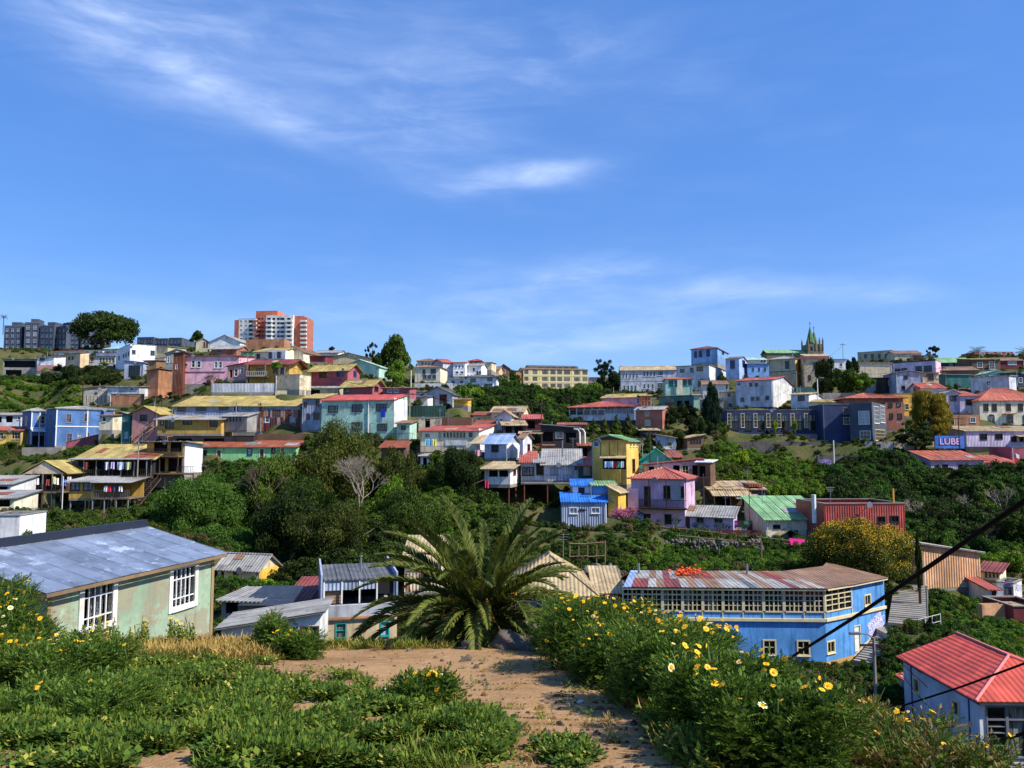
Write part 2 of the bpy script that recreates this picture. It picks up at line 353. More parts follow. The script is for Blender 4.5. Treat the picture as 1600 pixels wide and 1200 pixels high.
def roof_part(root, W, D, H, typ, rise, ov, spec, wmb, rib=True, name='roof', bev=None):
    mb = MB(); ax = 'x'; th = .09; up = .02
    x0, x1, y0, y1 = -W / 2 - ov, W / 2 + ov, -ov, D + ov
    if typ == 'gx':
        s = rise / (D / 2); ze = H - s * ov + up; zr = H + rise + up
        slope(mb, (x0, y0, ze), (x1, y0, ze), (x1, D / 2, zr), (x0, D / 2, zr), th, rib)
        slope(mb, (x1, y1, ze), (x0, y1, ze), (x0, D / 2 + .001, zr), (x1, D / 2 + .001, zr), th, rib)
        mb.tube([(x0, D / 2, zr + .02), (x1, D / 2, zr + .02)], .1, 6)
        for sx in (-W / 2, W / 2): wmb.quad((sx, 0, H), (sx, D, H), (sx, D / 2, H + rise))
    elif typ == 'gy':
        ax = 'y'; s = rise / (W / 2); ze = H - s * ov + up; zr = H + rise + up
        slope(mb, (x1, y0, ze), (x1, y1, ze), (0, y1, zr), (0, y0, zr), th, rib)
        slope(mb, (x0, y1, ze), (x0, y0, ze), (-.001, y0, zr), (-.001, y1, zr), th, rib)
        mb.tube([(0, y0, zr + .02), (0, y1, zr + .02)], .1, 6)
        for sy in (0, D): wmb.quad((-W / 2, sy, H), (W / 2, sy, H), (0, sy, H + rise))
    elif typ in ('sb', 'sf'):
        k = rise / D if typ == 'sb' else -rise / D
        slope(mb, (x0, y0, H + k * y0 + up), (x1, y0, H + k * y0 + up), (x1, y1, H + k * y1 + up), (x0, y1, H + k * y1 + up), th, rib)
        if k > 0:
            for sx in (-W / 2, W / 2): wmb.quad((sx, 0, H), (sx, D, H), (sx, D, H + rise))
            wmb.quad((W / 2, D, H), (-W / 2, D, H), (-W / 2, D, H + rise), (W / 2, D, H + rise))
    elif typ in ('sl', 'sr'):
        ax = 'y'; k = rise / W * (1 if typ == 'sr' else -1); z = lambda x: H + k * (x + (W / 2 if typ == 'sr' else -W / 2)) + up
        slope(mb, (x0, y1, z(x0)), (x0, y0, z(x0)), (x1, y0, z(x1)), (x1, y1, z(x1)), th, rib)
        hx = W / 2 if typ == 'sr' else -W / 2
        for sy in (0, D): wmb.quad((-W / 2, sy, H), (W / 2, sy, H), (hx, sy, H + rise))
        wmb.quad((hx, 0, H), (hx, D, H), (hx, D, H + rise), (hx, 0, H + rise))
    elif typ == 'hip':
        q = min(W, D) / 2 * .98; ze = H + up; zr = H + rise + up; c = D / 2
        if W >= D: ra, rb = (-W / 2 + q, c), (W / 2 - q, c)
        else: ra, rb = (0, q), (0, D - q)
        A, B, C_, E = (x0, y0, ze), (x1, y0, ze), (x1, y1, ze), (x0, y1, ze)
        a3, b3 = (ra[0], ra[1], zr), (rb[0], rb[1], zr)
        if W >= D:
            slope(mb, A, B, b3, a3, th, rib); slope(mb, C_, E, a3, b3, th, rib)
            mb.slab([B, C_, b3], th); mb.slab([E, A, a3], th)
            ridges = ((A, a3), (B, b3), (C_, b3), (E, a3), (a3, b3))
        else:
            slope(mb, B, C_, b3, a3, th, rib); slope(mb, E, A, a3, b3, th, rib)
            mb.slab([A, B, a3], th); mb.slab([C_, E, b3], th)
            ridges = ((A, a3), (B, a3), (C_, b3), (E, b3), (a3, b3))
        for p, q_ in ridges:
            if (Vector(p) - Vector(q_)).length > .05: mb.tube([Vector(p) + Vector((0, 0, .02)), Vector(q_) + Vector((0, 0, .02))], .08, 5)
    elif typ == 'flat':
        mb.box(-W / 2 + .16, W / 2 - .16, .16, D - .16, H - .45, H - .32)
        o = mb.build(name, rmat(spec), root); cb = MB()
        cb.box(-W / 2 - .06, W / 2 + .06, -.06, .16, H, H + .09); cb.box(-W / 2 - .06, W / 2 + .06, D - .16, D + .06, H, H + .09)
        cb.box(-W / 2 - .06, -W / 2 + .16, .16, D - .16, H, H + .088); cb.box(W / 2 - .16, W / 2 + .06, .16, D - .16, H, H + .088)
        cb.build('coping', CONC if rise == 0 else rise, o); return o
    o = mb.build(name, rmat(spec, ax), root)
    if rib and typ in ('sb', 'gx') and W > 4:
        k = rise / (D if typ == 'sb' else D / 2); ym = D if typ == 'sb' else D / 2
        for _ in range(WR.choice([0, 1, 2, 3])):
            xa = WR.uniform(-W / 2, W / 2 - 1.4); wd = WR.choice([.95, .95, 1.9]); ya = WR.uniform(-.1, ym * .6); yb_ = min(ym - .1, ya + WR.uniform(1.2, 2.4)); l = .055
            pb = MB(); pb.slab([(xa, ya, H + k * ya + up + l), (xa + wd, ya, H + k * ya + up + l), (xa + wd, yb_, H + k * yb_ + up + l), (xa, yb_, H + k * yb_ + up + l)], .02); pb.build('roof_patch', rmat(WR.choice(['grey', 'rust:r', 'tan', 'brown', 'grey:n', spec])), o)
    return o
class House: pass
def H(name, label, xs, ys, Y, yaw=0, D=7.0, wall='white', roof='gx', rise=8, rm='grey', w=(), Rw=(), Lw=(), ov=.3, cat='house', fd=5.0, side=None, fr=None, base=None, group=None, band=(), wallside=None, ground=True, drop=.25):
    fr = fr or WR.choice(['white', 'white', 'white', 'grey', 'brown', 'dark', 'cream'])
    x0, x1 = xs; yt, yb = ys; ym = (yt + yb) / 2
    if side is not None:
        th = math.degrees(math.atan(((x0 + x1) / 2 - CX) / FPX)); yaw = min(yaw, -th - 13) if side > x1 else max(yaw, -th + 13)
    T = math.tan(R(yaw)); cp, sp = math.cos(PITCH), math.sin(PITCH)
    kk = lambda x: (x - CX) / (FPX * cp - (CY - ym) * sp)
    k0, k1 = kk(x0), kk(x1)
    Ya = 2 * Y * (1 - T * k1) / (2 - T * (k1 + k0)); Yb = 2 * Y - Ya
    A, B = Vector((k0 * Ya, Ya)), Vector((k1 * Yb, Yb)); W = (B - A).length; M = (A + B) / 2
    zt, zb = at(x0, yt, Y).z, at(x0, yb, Y).z; hgt = zt - zb
    dv = Vector((-math.sin(R(yaw)), math.cos(R(yaw))))
    if side is not None:
        P = B if (yaw < 0 or (side > x1)) else A
        ks = kk(side); den = dv.x - ks * dv.y
        if abs(den) > 1e-4:
            q = (ks * P.y - P.x) / den
            if 1 < q < 40: D = q
    rz = R(yaw); root = empty(name, (M.x, M.y, zb), rz); tag(root, label, cat, group)
    h = House(); h.root, h.W, h.D, h.H, h.Y, h.s = root, W, D, hgt, Y, Y / FPX
    ca, sa = math.cos(-rz), math.sin(-rz)
    rot = lambda v: Vector((v.x * ca - v.y * sa, v.x * sa + v.y * ca, v.z))
    ol = rot(-Vector((M.x, M.y, zb)))
    def pl(px, py, plane='f', off=0.0):
        d = rot(pdir(px, py))
        if plane == 'f': t = (off - ol.y) / d.y
        elif plane == 'r': t = (W / 2 - ol.x) / d.x
        else: t = (-W / 2 - ol.x) / d.x
        return ol + d * t
    h.pl = pl
    wmb = MB(); near = Y < 70
    faces = {'f': ((-W / 2, 0, 0), (1, 0, 0), (0, -1, 0), W), 'r': ((W / 2, 0, 0), (0, 1, 0), (1, 0, 0), D), 'l': ((-W / 2, D, 0), (0, -1, 0), (-1, 0, 0), D)}
    for key, wl in (('f', w), ('r', Rw), ('l', Lw)):
        P0, U, N, wd = faces[key]; ops = []; todo = []
        for q in wl:
            a, b, c, d, *r = q; st = r[0] if r else None; fm = (r[1] if len(r) > 1 and r[1] else fr)
            p, p2 = pl(a, d, key), pl(c, b, key)
            if key == 'f': u0, u1 = p.x + W / 2, p2.x + W / 2
            elif key == 'r': u0, u1 = p.y, p2.y
            else: u0, u1 = D - p.y, D - p2.y
            u0, u1 = min(u0, u1), max(u0, u1); v0, v1 = p.z, p2.z
            u0, u1, v0, v1 = max(u0, .08), min(u1, wd - .08), max(v0, .06), min(v1, hgt - .08)
            if u1 - u0 < .15 or v1 - v0 < .15: continue
            ops.append((u0, v0, u1, v1)); todo.append((st, FR[fm]))
        wall_face(wmb, P0, U, N, wd, hgt, ops, .85 if any(t[0] == 'o' for t in todo) else .12)
        for op, (st, fm) in zip(ops, todo): make_window(root, P0, U, N, op, st, fm, near)
    wmb.quad((W / 2, D, 0), (-W / 2, D, 0), (-W / 2, D, hgt), (W / 2, D, hgt))
    if roof: roof_part(root, W, D, hgt, roof, rise * h.s if roof != 'flat' else 0, ov, rm, wmb, Y < 190)
    h.wall = wmb.build('wall', wm(wall), root)
    fb = MB(); fb.box(-W / 2 + .01, W / 2 - .01, .01, D - .01, -fd, -.003)
    fb.build('foundation', wm(base) if base else CONC, root)
    for (z0, z1, colr) in band:       # horizontal string courses, metres above base
        bm = MB(); bm.box(-W / 2 - .05, W / 2 + .05, -.07, -.002, z0, z1); bm.box(W / 2 + .002, W / 2 + .06, -.002, D, z0, z1); bm.box(-W / 2 - .06, -W / 2 - .002, -.002, D, z0, z1)
        bm.build('string_course', FR[colr], root)
    if Y < 215 and W > 3.5 and hgt > 1.8 and roof:
        if WR.random() < .75:
            sx = WR.choice([-1, 1]); mb = MB(); mb.tube([(sx * (W / 2 - .12), -.09, 0), (sx * (W / 2 - .12), -.09, hgt - .1)], .05, 6); mb.build('downpipe', WR.choice([FR['white'], FR['grey'], STEEL]), root)
        if WR.random() < .35:
            x = WR.uniform(-W / 2 + .4, W / 2 - .4); z = hgt - .1; mb = MB(); n = 10; c = [(x + .32 * math.cos(6.283 * k / n), -.55, z + .32 * math.sin(6.283 * k / n)) for k in range(n)]; mb.slab(c, .05, nrm=(.2, 1, .3)); mb.tube([(x, -.5, z), (x, .02, z - .2)], .03, 5); mb.build('satellite_dish', FR['grey'], root)
        if WR.random() < .4:
            x, y = WR.uniform(-W / 2 + .5, W / 2 - .5), D * .45; chimney(h, x, y, WR.uniform(.7, 1.6) + (rise * h.s if roof in ('gx', 'gy', 'sb', 'hip') else 0), .08)
        if WR.random() < .3:
            x, y = WR.uniform(-W / 2 + .5, W / 2 - .5), D * .5; zz = hgt + (rise * h.s if roof in ('gx', 'gy', 'sb', 'hip') else 0); mb = MB(); mb.tube([(x, y, zz - .6), (x, y, zz + 1.6)], .025, 5); [mb.tube([(x - .5 + .1 * q, y, zz + 1.5 - .2 * q), (x + .5 - .1 * q, y, zz + 1.5 - .2 * q)], .014, 4) for q in range(3)]; mb.build('antenna', STEEL, root)
    if ground:
        CP.append((M.x, M.y, zb - drop)); c2 = M + dv * D * .7; CP.append((c2.x, c2.y, zb - drop * .5))
    FOOT.append((M.x, M.y, math.cos(rz), math.sin(rz), W / 2, D))
    if ground:
        for q in (.08, .36, .64, .92): c = A.lerp(B, q); BASE.append((c.x - dv.x * .3, c.y - dv.y * .3, zb + .15))
    return h
def chimney(h, x, y, hh=.8, r=.07, m=None, name='stovepipe'):
    mb = MB(); z = h.H; mb.tube([(x, y, z - .3), (x, y, z + hh)], r, 8); mb.tube([(x, y, z + hh), (x, y, z + hh + .06)], r * 1.7, 8)
    return mb.build(name, m or STEEL, h.root)
def railing(h, x0, x1, y, z, hh=.95, m=None, step=.35, name='railing'):
    mb = MB(); m = m or DWOOD
    for q in (z + .08, z + hh): mb.box(x0, x1, y - .03, y + .03, q - .025, q + .025)
    n = max(2, int((x1 - x0) / step))
    for i in range(n + 1):
        x = x0 + (x1 - x0) * i / n; mb.box(x - .018, x + .018, y - .018, y + .018, z + .105, z + hh - .025)
    return mb.build(name, m, h.root)
def deck(h, x0, x1, y0, y1, z, posts=0, pz=-5, m=None, pm=None, th=.16, name='deck'):
    mb = MB(); mb.box(x0, x1, y0, y1, z - th, z); o = mb.build(name, m or WOOD, h.root)
    for i in range(posts):
        x = x0 + .12 + (x1 - x0 - .24) * i / max(1, posts - 1); b = MB(); b.tube([(x, y0 + .12, pz), (x, y0 + .12, z - th)], .09, 6)
        b.build('post', pm or DWOOD, h.root)
    return o
def awning(h, x0, x1, y0, y1, z0, z1, rm, name='awning'):
    """lean-to sheet from (y0,z0) outer to (y1,z1) at the wall"""
    mb = MB(); slope(mb, (x0, y0, z0), (x1, y0, z0), (x1, y1, z1), (x0, y1, z1), .06); return mb.build(name, rmat(rm), h.root)
def panel(h, q, m, plane='f', off=-.03, name='panel', th=.04):
    a, b, c, d = q; p, p2 = h.pl(a, d, plane, off), h.pl(c, b, plane, off); mb = MB()
    if plane == 'f': mb.box(p.x, p2.x, off - th, off, p.z, p2.z)
    elif plane == 'r': mb.box(h.W / 2 + .005, h.W / 2 + .005 + th, min(p.y, p2.y), max(p.y, p2.y), p.z, p2.z)
    return mb.build(name, m, h.root)
# ------------------------------------------------------------ far ridge, left
def slatwins(x0, x1, y0, y1, n, rows, st='p'):
    out = []
    for r in range(rows):
        h = (y1 - y0) / rows
        out += rw(x0, x1, y0 + h * r + h * .12, y0 + h * (r + 1) - h * .12, n, .72, st, 'dark')
    return out
G1 = 'slate apartment blocks along the ridge'
for (a, b, yt, yb, yw, sd, n, lab) in [(6, 34, 509, 548, 8, None, 3, 'slate grey apartment block with pale window strips beside small skyline palm'),
                                  (38, 61, 504, 549, 12, None, 2, 'tallest slate grey apartment block with set back rooftop boxes'),
                                  (62, 84, 509, 549, -4, None, 3, 'slate apartment block with stacked corner balconies'),
                                  (84, 103, 510, 549, -28, None, 3, 'slate apartment block turned aside with bright glazing'),
                                  (103, 124, 515, 547, 6, None, 3, 'dark slate block half hidden by the spreading ridge tree'),
                                  (126, 150, 526, 546, 4, None, 4, 'low dark terrace with white mullions under the spreading tree'),
                                  (214, 240, 527, 545, -6, None, 5, 'low dark terrace with white mullions right of the spreading tree'),
                                  (240, 262, 529, 546, -6, None, 4, 'dark terrace continuing behind the white flat roofed house'),
                                  (264, 284, 528, 547, -4, None, 3, 'small dark terrace beside a round bush on the ridge')]:
    h = H('apartment_block', lab, (a, b), (yt, yb), 275, yw, 12, 'slate', 'flat', 0, 'dgrey', slatwins(a + 1, b - 1, yt + 2, yb - 1, n, 4 if yb - yt > 30 else 2, 'p'), cat='apartment block', group=G1, fr='dark')
    if yb - yt > 35:
        mb = MB(); mb.box(-h.W * .25, h.W * .3, 2, 7, h.H - .1, h.H + 1.6); mb.build('rooftop_box', wm('slate'), h.root)
# tower block
h = H('high_rise', 'orange and white residential high rise with stacked balconies on the hilltop', (372, 399), (498, 556), 480, -6, 16, 'offwhite', 'flat', 0, 'dgrey',
      sum([rw(373, 388, 500.5 + 6.8 * i, 503 + 6.8 * i, 2, .45, 'd', 'white') + rw(388, 396, 500.3 + 6.8 * i, 503.8 + 6.8 * i, 1, .8, 'd', 'dark') for i in range(8)], []), cat='high rise')
def hr_box(nm, x0, x1, yt, off, dd, wl):
    p, q = h.pl(x0, yt, 'f', off), h.pl(x1, 556, 'f', off); mb = MB(); mb.box(p.x, q.x, off, off + dd, -2, p.z); mb.build(nm, wm(wl), h.root); return p, q
hr_box('left_flank', 366.5, 371.8, 500, -.3, 15, 'brick'); PAL['tile'] = (204, 112, 84); hr_box('core', 400, 432, 486, 1.5, 12, 'tile'); hr_box('right_wing', 457, 474, 494, .8, 14, 'tile')
hr_box('right_slab', 416, 456.5, 493, -1.5, 16, 'offwhite'); hr_box('end_strip', 474, 478, 496, .3, 12, 'brick')
for i in range(8):
    y = 496.5 + 6.8 * i
    for (a, b, off, dp) in ((394.5, 404, -2.2, 2.2), (415, 424, -3.6, 2.0), (446, 456, -3.6, 2.0), (469, 478, -1.2, 1.6)):
        p, q = h.pl(a, y + 3.5, 'f', off), h.pl(b, y + 6.0, 'f', off); mb = MB(); mb.box(p.x, q.x, off, off + dp, q.z, p.z); mb.build('balcony', FR['white'] if a > 400 else wm('brick'), h.root)
    for (a, b, dk) in ((426, 430, 'd'), (433, 437, 'd'), (438, 444.5, 'd'), (449, 454, 'd'), (418, 423, 'd')):
        p, q = h.pl(a, y, 'f', -1.55), h.pl(b, y + 3.2, 'f', -1.55); mb = MB(); mb.box(p.x, q.x, -1.58, -1.5, q.z, p.z); mb.build('window', GL[0], h.root)
    for (a, b) in ((404, 407), (409, 411.5)):
        p, q = h.pl(a, y, 'f', 1.45), h.pl(b, y + 2.6, 'f', 1.45); mb = MB(); mb.box(p.x, q.x, 1.42, 1.52, q.z, p.z); mb.build('window', GL[0], h.root)
# ------------------------------------------------------------ left hillside, upper rows
H('house', 'low house with long red roof below the slate apartments', (80, 122), (549, 558), 236, -3, 7, 'offwhite', 'sb', 6, 'red', rw(84, 118, 552, 556, 3, .3))
H('house', 'low white walled house joined to the red roofed one below the slate apartments', (123, 160), (547, 556), 238, -3, 7, 'white', 'sb', 3, 'grey', rw(128, 158, 549, 553, 2, .3))
H('house', 'pale hip roofed house in front of the spreading ridge tree', (163, 190), (545, 556), 232, -8, 7, 'lgrey', 'hip', 5, 'lgreen', rw(168, 186, 547, 552, 3, .5))
h = H('shed', 'long open shed with rusty awning and dark bays on the grassy slope', (4, 58), (561, 592), 205, 4, 6, 'concrete', 'sf', 4, 'dgrey', [(6, 564, 56, 574, 'o'), (8, 578, 34, 590, 'o')], fd=5)
H('house', 'small white house with one blue window beside the long open shed', (58, 84), (557, 571), 203, -4, 5, 'white:k', 'sb', 4, 'dgrey', [(62, 559, 70, 564, 'd')], base='salmon')
H('shed', 'orange timber lean-to between white house and tan block', (86, 103), (555, 576), 208, 0, 5, 'wood:k', 'sb', 3, 'grey', [(88, 559, 101, 566, 'o')])
H('house', 'cream low house with small windows above the garden hedge', (57, 94), (580, 591), 196, 4, 5, 'cream', 'sb', 3, 'dgrey', rw(63, 92, 582, 586, 3, .4))
H('house', 'tan concrete block house with two small dark windows', (103, 125), (552, 577), 200, -28, 7, 'tan', 'sb', 3, 'brown', rw(106, 116, 557, 562, 2, .6, 'd'), side=139)
H('house', 'grey terrace with row of small dark windows beside the tan block', (140, 180), (556, 571), 204, -3, 6, 'lgrey', 'sb', 4, 'grey', [(141, 558, 147, 565, 'd'), *rw(155, 179, 559, 567, 5, .8, 'd')])
H('house', 'long roof strip house behind the grey terrace', (150, 182), (551, 556), 212, -3, 7, 'white', 'sb', 3, 'maroon')
H('house', 'white flat roofed modern house with two square windows', (203, 244), (539, 575), 190, 16, 8, 'white', 'flat', 0, 'grey', [(206, 547, 212, 553, 'd'), (235, 548, 242, 555, 'd')], Lw=[(192, 553, 194.5, 559, 'd'), (196, 551, 198, 558, 'd'), (200, 549, 202, 556, 'd'), (185, 556, 187, 563, 'd')], side=181)
H('house', 'olive side wing of the white modern house', (245, 262), (541, 560), 196, -10, 8, 'olive', 'sb', 3, 'grey')
H('house', 'blue grey box house with one large dark window wall', (194, 224), (566, 592), 178, 6, 6, 'bluegrey', 'sl', 3, 'steel', [(201, 571, 219, 588, 'd', 'dark')], fr='dark')
H('house', 'small rust coloured cabin beside the blue grey box house', (224, 244), (563, 579), 180, -6, 5, 'wood:k', 'sb', 3, 'brown', [(228, 567, 232, 571, 'd')])
H('house', 'tiny white hut with sloping top on the terrace', (244, 258), (560, 569), 184, -6, 4, 'white', 'sr', 2, 'grey', [(248, 563, 252, 568, 'd')])
H('house', 'tall brown brick wall house with narrow dark door', (229, 247), (579, 625), 160, -16, 5, 'brick2:b', 'sr', 3, 'brown', [], side=268, wallside='wood')
H('house', 'long stone terrace with dark doorways above the blue house', (131, 168), (607, 633), 158, 14, 7, 'concrete', 'sr', 5, 'brown', rw(132, 167, 618, 630, 6, .5, 'd'))
H('house', 'white and pale blue corrugated cottage above the blue house', (168, 217), (604, 618), 157, -4, 6, 'lgrey:c', 'sb', 3, 'grey', [(203, 606, 209, 610, 'd')])
H('terrace_wall', 'weathered brick terrace wall below the pale blue cottage', (172, 221), (616, 634), 152, -4, 1.0, 'brick2:b', 'flat', 0, 'brown', cat='wall')
H('house', 'grey house with tall windows leaning on the dark rusty flank', (258, 274), (552, 600), 168, -4, 7, 'concrete', 'sr', 6, 'grey', [(261, 557, 265, 567), (267, 555, 270, 566), (262, 590, 267, 602, 'd')])
h = H('house', 'two storey pink house with paired windows and maroon roof', (287, 373), (556, 600), 150, -3, 8, 'pink', 'sb', 6, 'maroon', [(299, 563, 305, 574), (307.5, 564, 314, 574), *rw(334, 348, 565, 575, 2, .8), (288.5, 568, 292, 573, 'd'), (365, 567, 367, 571, 'd')], fd=6)
panel(h, (288, 580.5, 352, 582), FR['red'], name='string_course')
H('house', 'dark rust clad flank house left of the two storey pink house', (270, 286), (552, 622), 149, 4, 9, 'rust:g', 'sr', 2, 'dgrey', [(274, 570, 277, 577)])
H('house', 'white corrugated warehouse with broad gable on the skyline', (306, 328), (534, 550), 215, 22, 9, 'olive:c', 'gy', 6, 'grey', [(318, 531, 321, 543, 'd', 'red'), (322, 531, 325, 543, 'd', 'red')])
H('house', 'bright white gable end warehouse under the high rise', (327, 375), (534, 548), 205, -6, 12, 'white:c', 'gy', 11, 'grey')
H('house', 'grey roofed cottage with brick corner below the warehouse', (330, 370), (545, 556), 178, -6, 7, 'brick:b', 'gx', 7, 'grey', [(339, 547, 347, 551)])
h = H('ruined_wall', 'ruined orange brick wall with broken top below the high rise', (384, 444), (530, 549), 200, -6, 4, 'brick2:b', None, 0, 'brown', cat='wall')
H('house', 'green walled cottage tucked under the brick ruin', (376, 398), (549, 563), 170, -4, 6, 'green', 'sb', 4, 'dgrey', [(378, 555, 384, 561, 'd')])
h = H('house', 'big cream gabled house with projecting bay window', (398, 438), (549, 567), 160, -10, 10, 'cream', 'gx', 10, 'khaki', [(401, 553, 406, 560, 'd')], side=474)
p, q = h.pl(419, 550, 'f', -1.0), h.pl(446, 560, 'f', -1.0)
mb = MB(); mb.box(p.x, q.x, -1.0, 0, q.z - .5, p.z + .3); bay = mb.build('bay', wm('offwhite'), h.root)
for i in range(4):
    m2 = MB(); dx = (q.x - p.x) / 4; m2.box(p.x + dx * i + .1, p.x + dx * (i + 1) - .1, -1.05, -.99, q.z, p.z); m2.build('bay_pane', GL[2 if i % 2 else 0], bay)
H('house', 'cream right wing with steep dark roof edge beside the bay', (440, 474), (550, 566), 166, -14, 9, 'cream', 'gy', 9, 'brown')
H('house', 'deep pink cottage with low veranda beside the balcony house', (356, 388), (572, 593), 146, -6, 6, 'salmon', 'sr', 6, 'maroon', [(359, 578, 363, 590, 'o'), (366, 576, 372, 588, 'd'), (375, 574, 381, 584, 'c')])
h = H('house', 'ochre balcony house with timber posts under wide maroon roof', (390, 452), (568, 599), 143, -4, 7, 'ochre', 'gx', 9, 'maroon', [(401, 576, 413, 584, 'c', 'red'), (427, 573, 444, 583, 'c', 'red')], ov=.9, fr='red')
deck(h, -h.W / 2, 0, -1.6, 0, h.H * .32, 0); railing(h, -h.W / 2, 0, -1.5, h.H * .32, .9, FR['white'])
for x in (-h.W / 2, -.4, h.W * .3):
    mb = MB(); mb.box(x, x + .22, -1.5, -1.28, -3, h.H); mb.build('post', WOOD, h.root)
H('house', 'pale masonry block with salmon coping below the balcony house', (431, 468), (586, 609), 138, -20, 5, 'sand:f', 'flat', 0, 'red', [], side=486)
h = H('fence', 'pale blue corrugated fence above the long khaki roof', (331, 429), (599, 613), 139, -2, .12, 'lgrey:c', None, 0, 'grey', cat='fence', fd=2)
H('house', 'red roofed strip of low sheds beside the rose houses', (478, 508), (556, 566), 168, -4, 6, 'maroon', 'sb', 5, 'maroon')
H('house', 'pale grey warehouse on the skyline behind the tan shed', (488, 528), (551, 562), 215, -6, 9, 'offwhite', 'gx', 6, 'grey')
H('house', 'tan corrugated warehouse with shallow gable on the skyline', (508, 580), (560, 572), 190, -4, 9, 'tan:c', 'gy', 9, 'brown')
H('house', 'pale mint gable house behind the rose house', (532, 592), (573, 590), 172, -12, 8, 'mint', 'gy', 11, 'lgreen')
h = H('house', 'upper rose house with khaki roof and blue shuttered windows', (486, 543), (578, 602), 148, -18, 6, 'rose', 'gx', 10, 'khaki', [(499, 580, 510, 590, 'd', 'dark'), (526, 580, 538, 588, 'v', 'blue')], Rw=[(552, 579, 557, 588, 'v', 'blue')], side=562, ov=.6)
h = H('house', 'lower rose house with flower box under a brown gable', (536, 582), (602, 620), 138, -24, 6, 'rose', 'gx', 9, 'khaki', [(536, 604, 547, 614, 'c', 'dark')], Rw=[(585, 604, 591, 611, 'd', 'brown')], side=598, ov=.6)
H('house', 'little red porch house beside the mint building', (598, 640), (606, 622), 136, -6, 5, 'rose', 'sb', 4, 'brown', rw(604, 624, 608, 613, 2, .7, 'c'))
# ------------------------------------------------------------ left hillside, middle rows
HB = []
for (fa, fb, sd, yaw, yt, yb, Y, lab, ws) in [(48, 72, 34, 20, 642, 698, 143, 'blue house left wing with white awning over its porch', [(59, 650, 70, 662, 'd'), (50, 681, 70, 697, 'o')]),
                                              (87, 178, 71, 20, 639, 697, 140, 'large blue timber house with white corner boards and white windows', [(103, 647, 112, 660, 'v'), (131, 646, 139, 659, 'v'), (104, 677, 113, 690, 'v'), (120, 677, 128, 690, 'p'), (134, 676, 140, 683, 'v')])]:
    h = H('house', lab, (fa, fb), (yt, yb), Y, yaw, 8, 'blue:k', 'hip', 5, 'grey', ws, side=sd, fd=4, base='stone', Lw=[((sd + fa) / 2 - 2, yt + 8, (sd + fa) / 2 + 2, yt + 23, 'p'), ((sd + fa) / 2 - 2, yt + 36, (sd + fa) / 2 + 2, yt + 54, 'p')])
    for z in (h.H - .25, h.H * .51): 
        mb = MB(); mb.box(-h.W / 2 - .06, h.W / 2 + .06, -.08, -.002, z, z + .17); mb.build('white_trim', FR['white'], h.root)
    for x in (-h.W / 2, h.W / 2 - .2, h.W * .02):
        mb = MB(); mb.box(x, x + .18, -.072, -.002, 0, h.H - .26); mb.build('corner_board', FR['white'], h.root)
    HB.append(h)
awning(HB[0], -HB[0].W / 2, HB[0].W / 2, -1.3, -.05, HB[0].H * .42, HB[0].H * .5, 'white:n')
H('house', 'grey white veranda house at the left edge above yellow house', (-20, 33), (648, 668), 150, 6, 6, 'lgrey', 'sb', 5, 'grey', [(-8, 651, 3, 660, 'o'), (9, 650, 20, 660, 'o'), (27, 651, 32, 656, 'd')])
H('house', 'yellow cottage with terracotta roof at the left edge', (-30, 33), (672, 697), 142, 4, 6, 'yellow', 'sb', 7, 'terracotta', [(-8, 676, 6, 686, 'd'), (18, 675, 32, 686, 'd')])
H('house', 'small cream stone annex on the blue house right end', (155, 176), (649, 672), 132, -4, 4, 'cream:f', 'sb', 3, 'brown', [(160, 651, 166, 659, 'd')])
h = H('house', 'pink gabled cottage with wide dark eaves beside timber stairs', (206, 246), (645, 690), 126, -6, 6, 'salmon', 'gy', 10, 'khaki', [(219, 648, 230, 657, 'd', 'dark')], ov=.5, fd=6)
H('house', 'teal green two storey annex on stilts beside pink cottage', (190, 204), (648, 690), 127, 8, 4, 'teal', 'sl', 4, 'grey', [(192, 651, 201, 659, 'c', 'teal'), (193, 674, 201, 686, 'p', 'teal')])
h = H('house', 'long khaki roofed tenement with mixed window rows', (272, 472), (634, 676), 130, -2.5, 8, 'bluegrey:c', 'sb', 20, 'khaki', [(276, 635, 291, 644, 'd', 'grey'), (306, 635, 323, 643, 'd', 'grey'), (342, 633, 358, 642, 'd', 'grey'), (366, 632, 372, 641, 'd', 'brown'), (378, 630, 395, 640, 'p', 'teal'), (409, 628, 431, 638, 'p', 'teal'), (444, 626, 464, 635, 'p', 'teal'), (414, 650, 421, 660, 'c', 'white'), (455, 649, 460, 658, 'c', 'white')], fd=.5, drop=2)
for i in range(21):          # rusted cladding sheets on the tenement
    a = 402 + i * 3.35; rs = random.Random(i)
    for (t0, b0) in ((640 if 408 < a < 466 else 630, 652), (652.4, 675)):
        if (411 < a < 422 or 452 < a < 461) and t0 > 645: t0 = 661
        panel(h, (a, t0 + rs.uniform(-.4, .4), a + 3.2, b0 + rs.uniform(-2, 1)), [wm('rust:g'), wm('brown:g'), wm('brick2:g'), wm('concrete:c'), wm('maroon:g')][rs.randrange(5)], off=-.02 - .05 * rs.random(), name='cladding_sheet')
h2 = H('house', 'ochre lean-to with dark windows along the tenement front', (246, 346), (655, 678), 122, -2, 4.6, 'ochre', 'sb', 7, 'grey', [(250, 657, 256, 664, 'c'), (258, 655, 272, 669, 'c', 'brown'), (286, 653, 300, 663, 'd', 'brown'), (306, 652, 312, 657, 'd', 'brown'), (328, 652, 340, 666, 'd', 'brown')], fd=.3, ov=.5, drop=2.2)
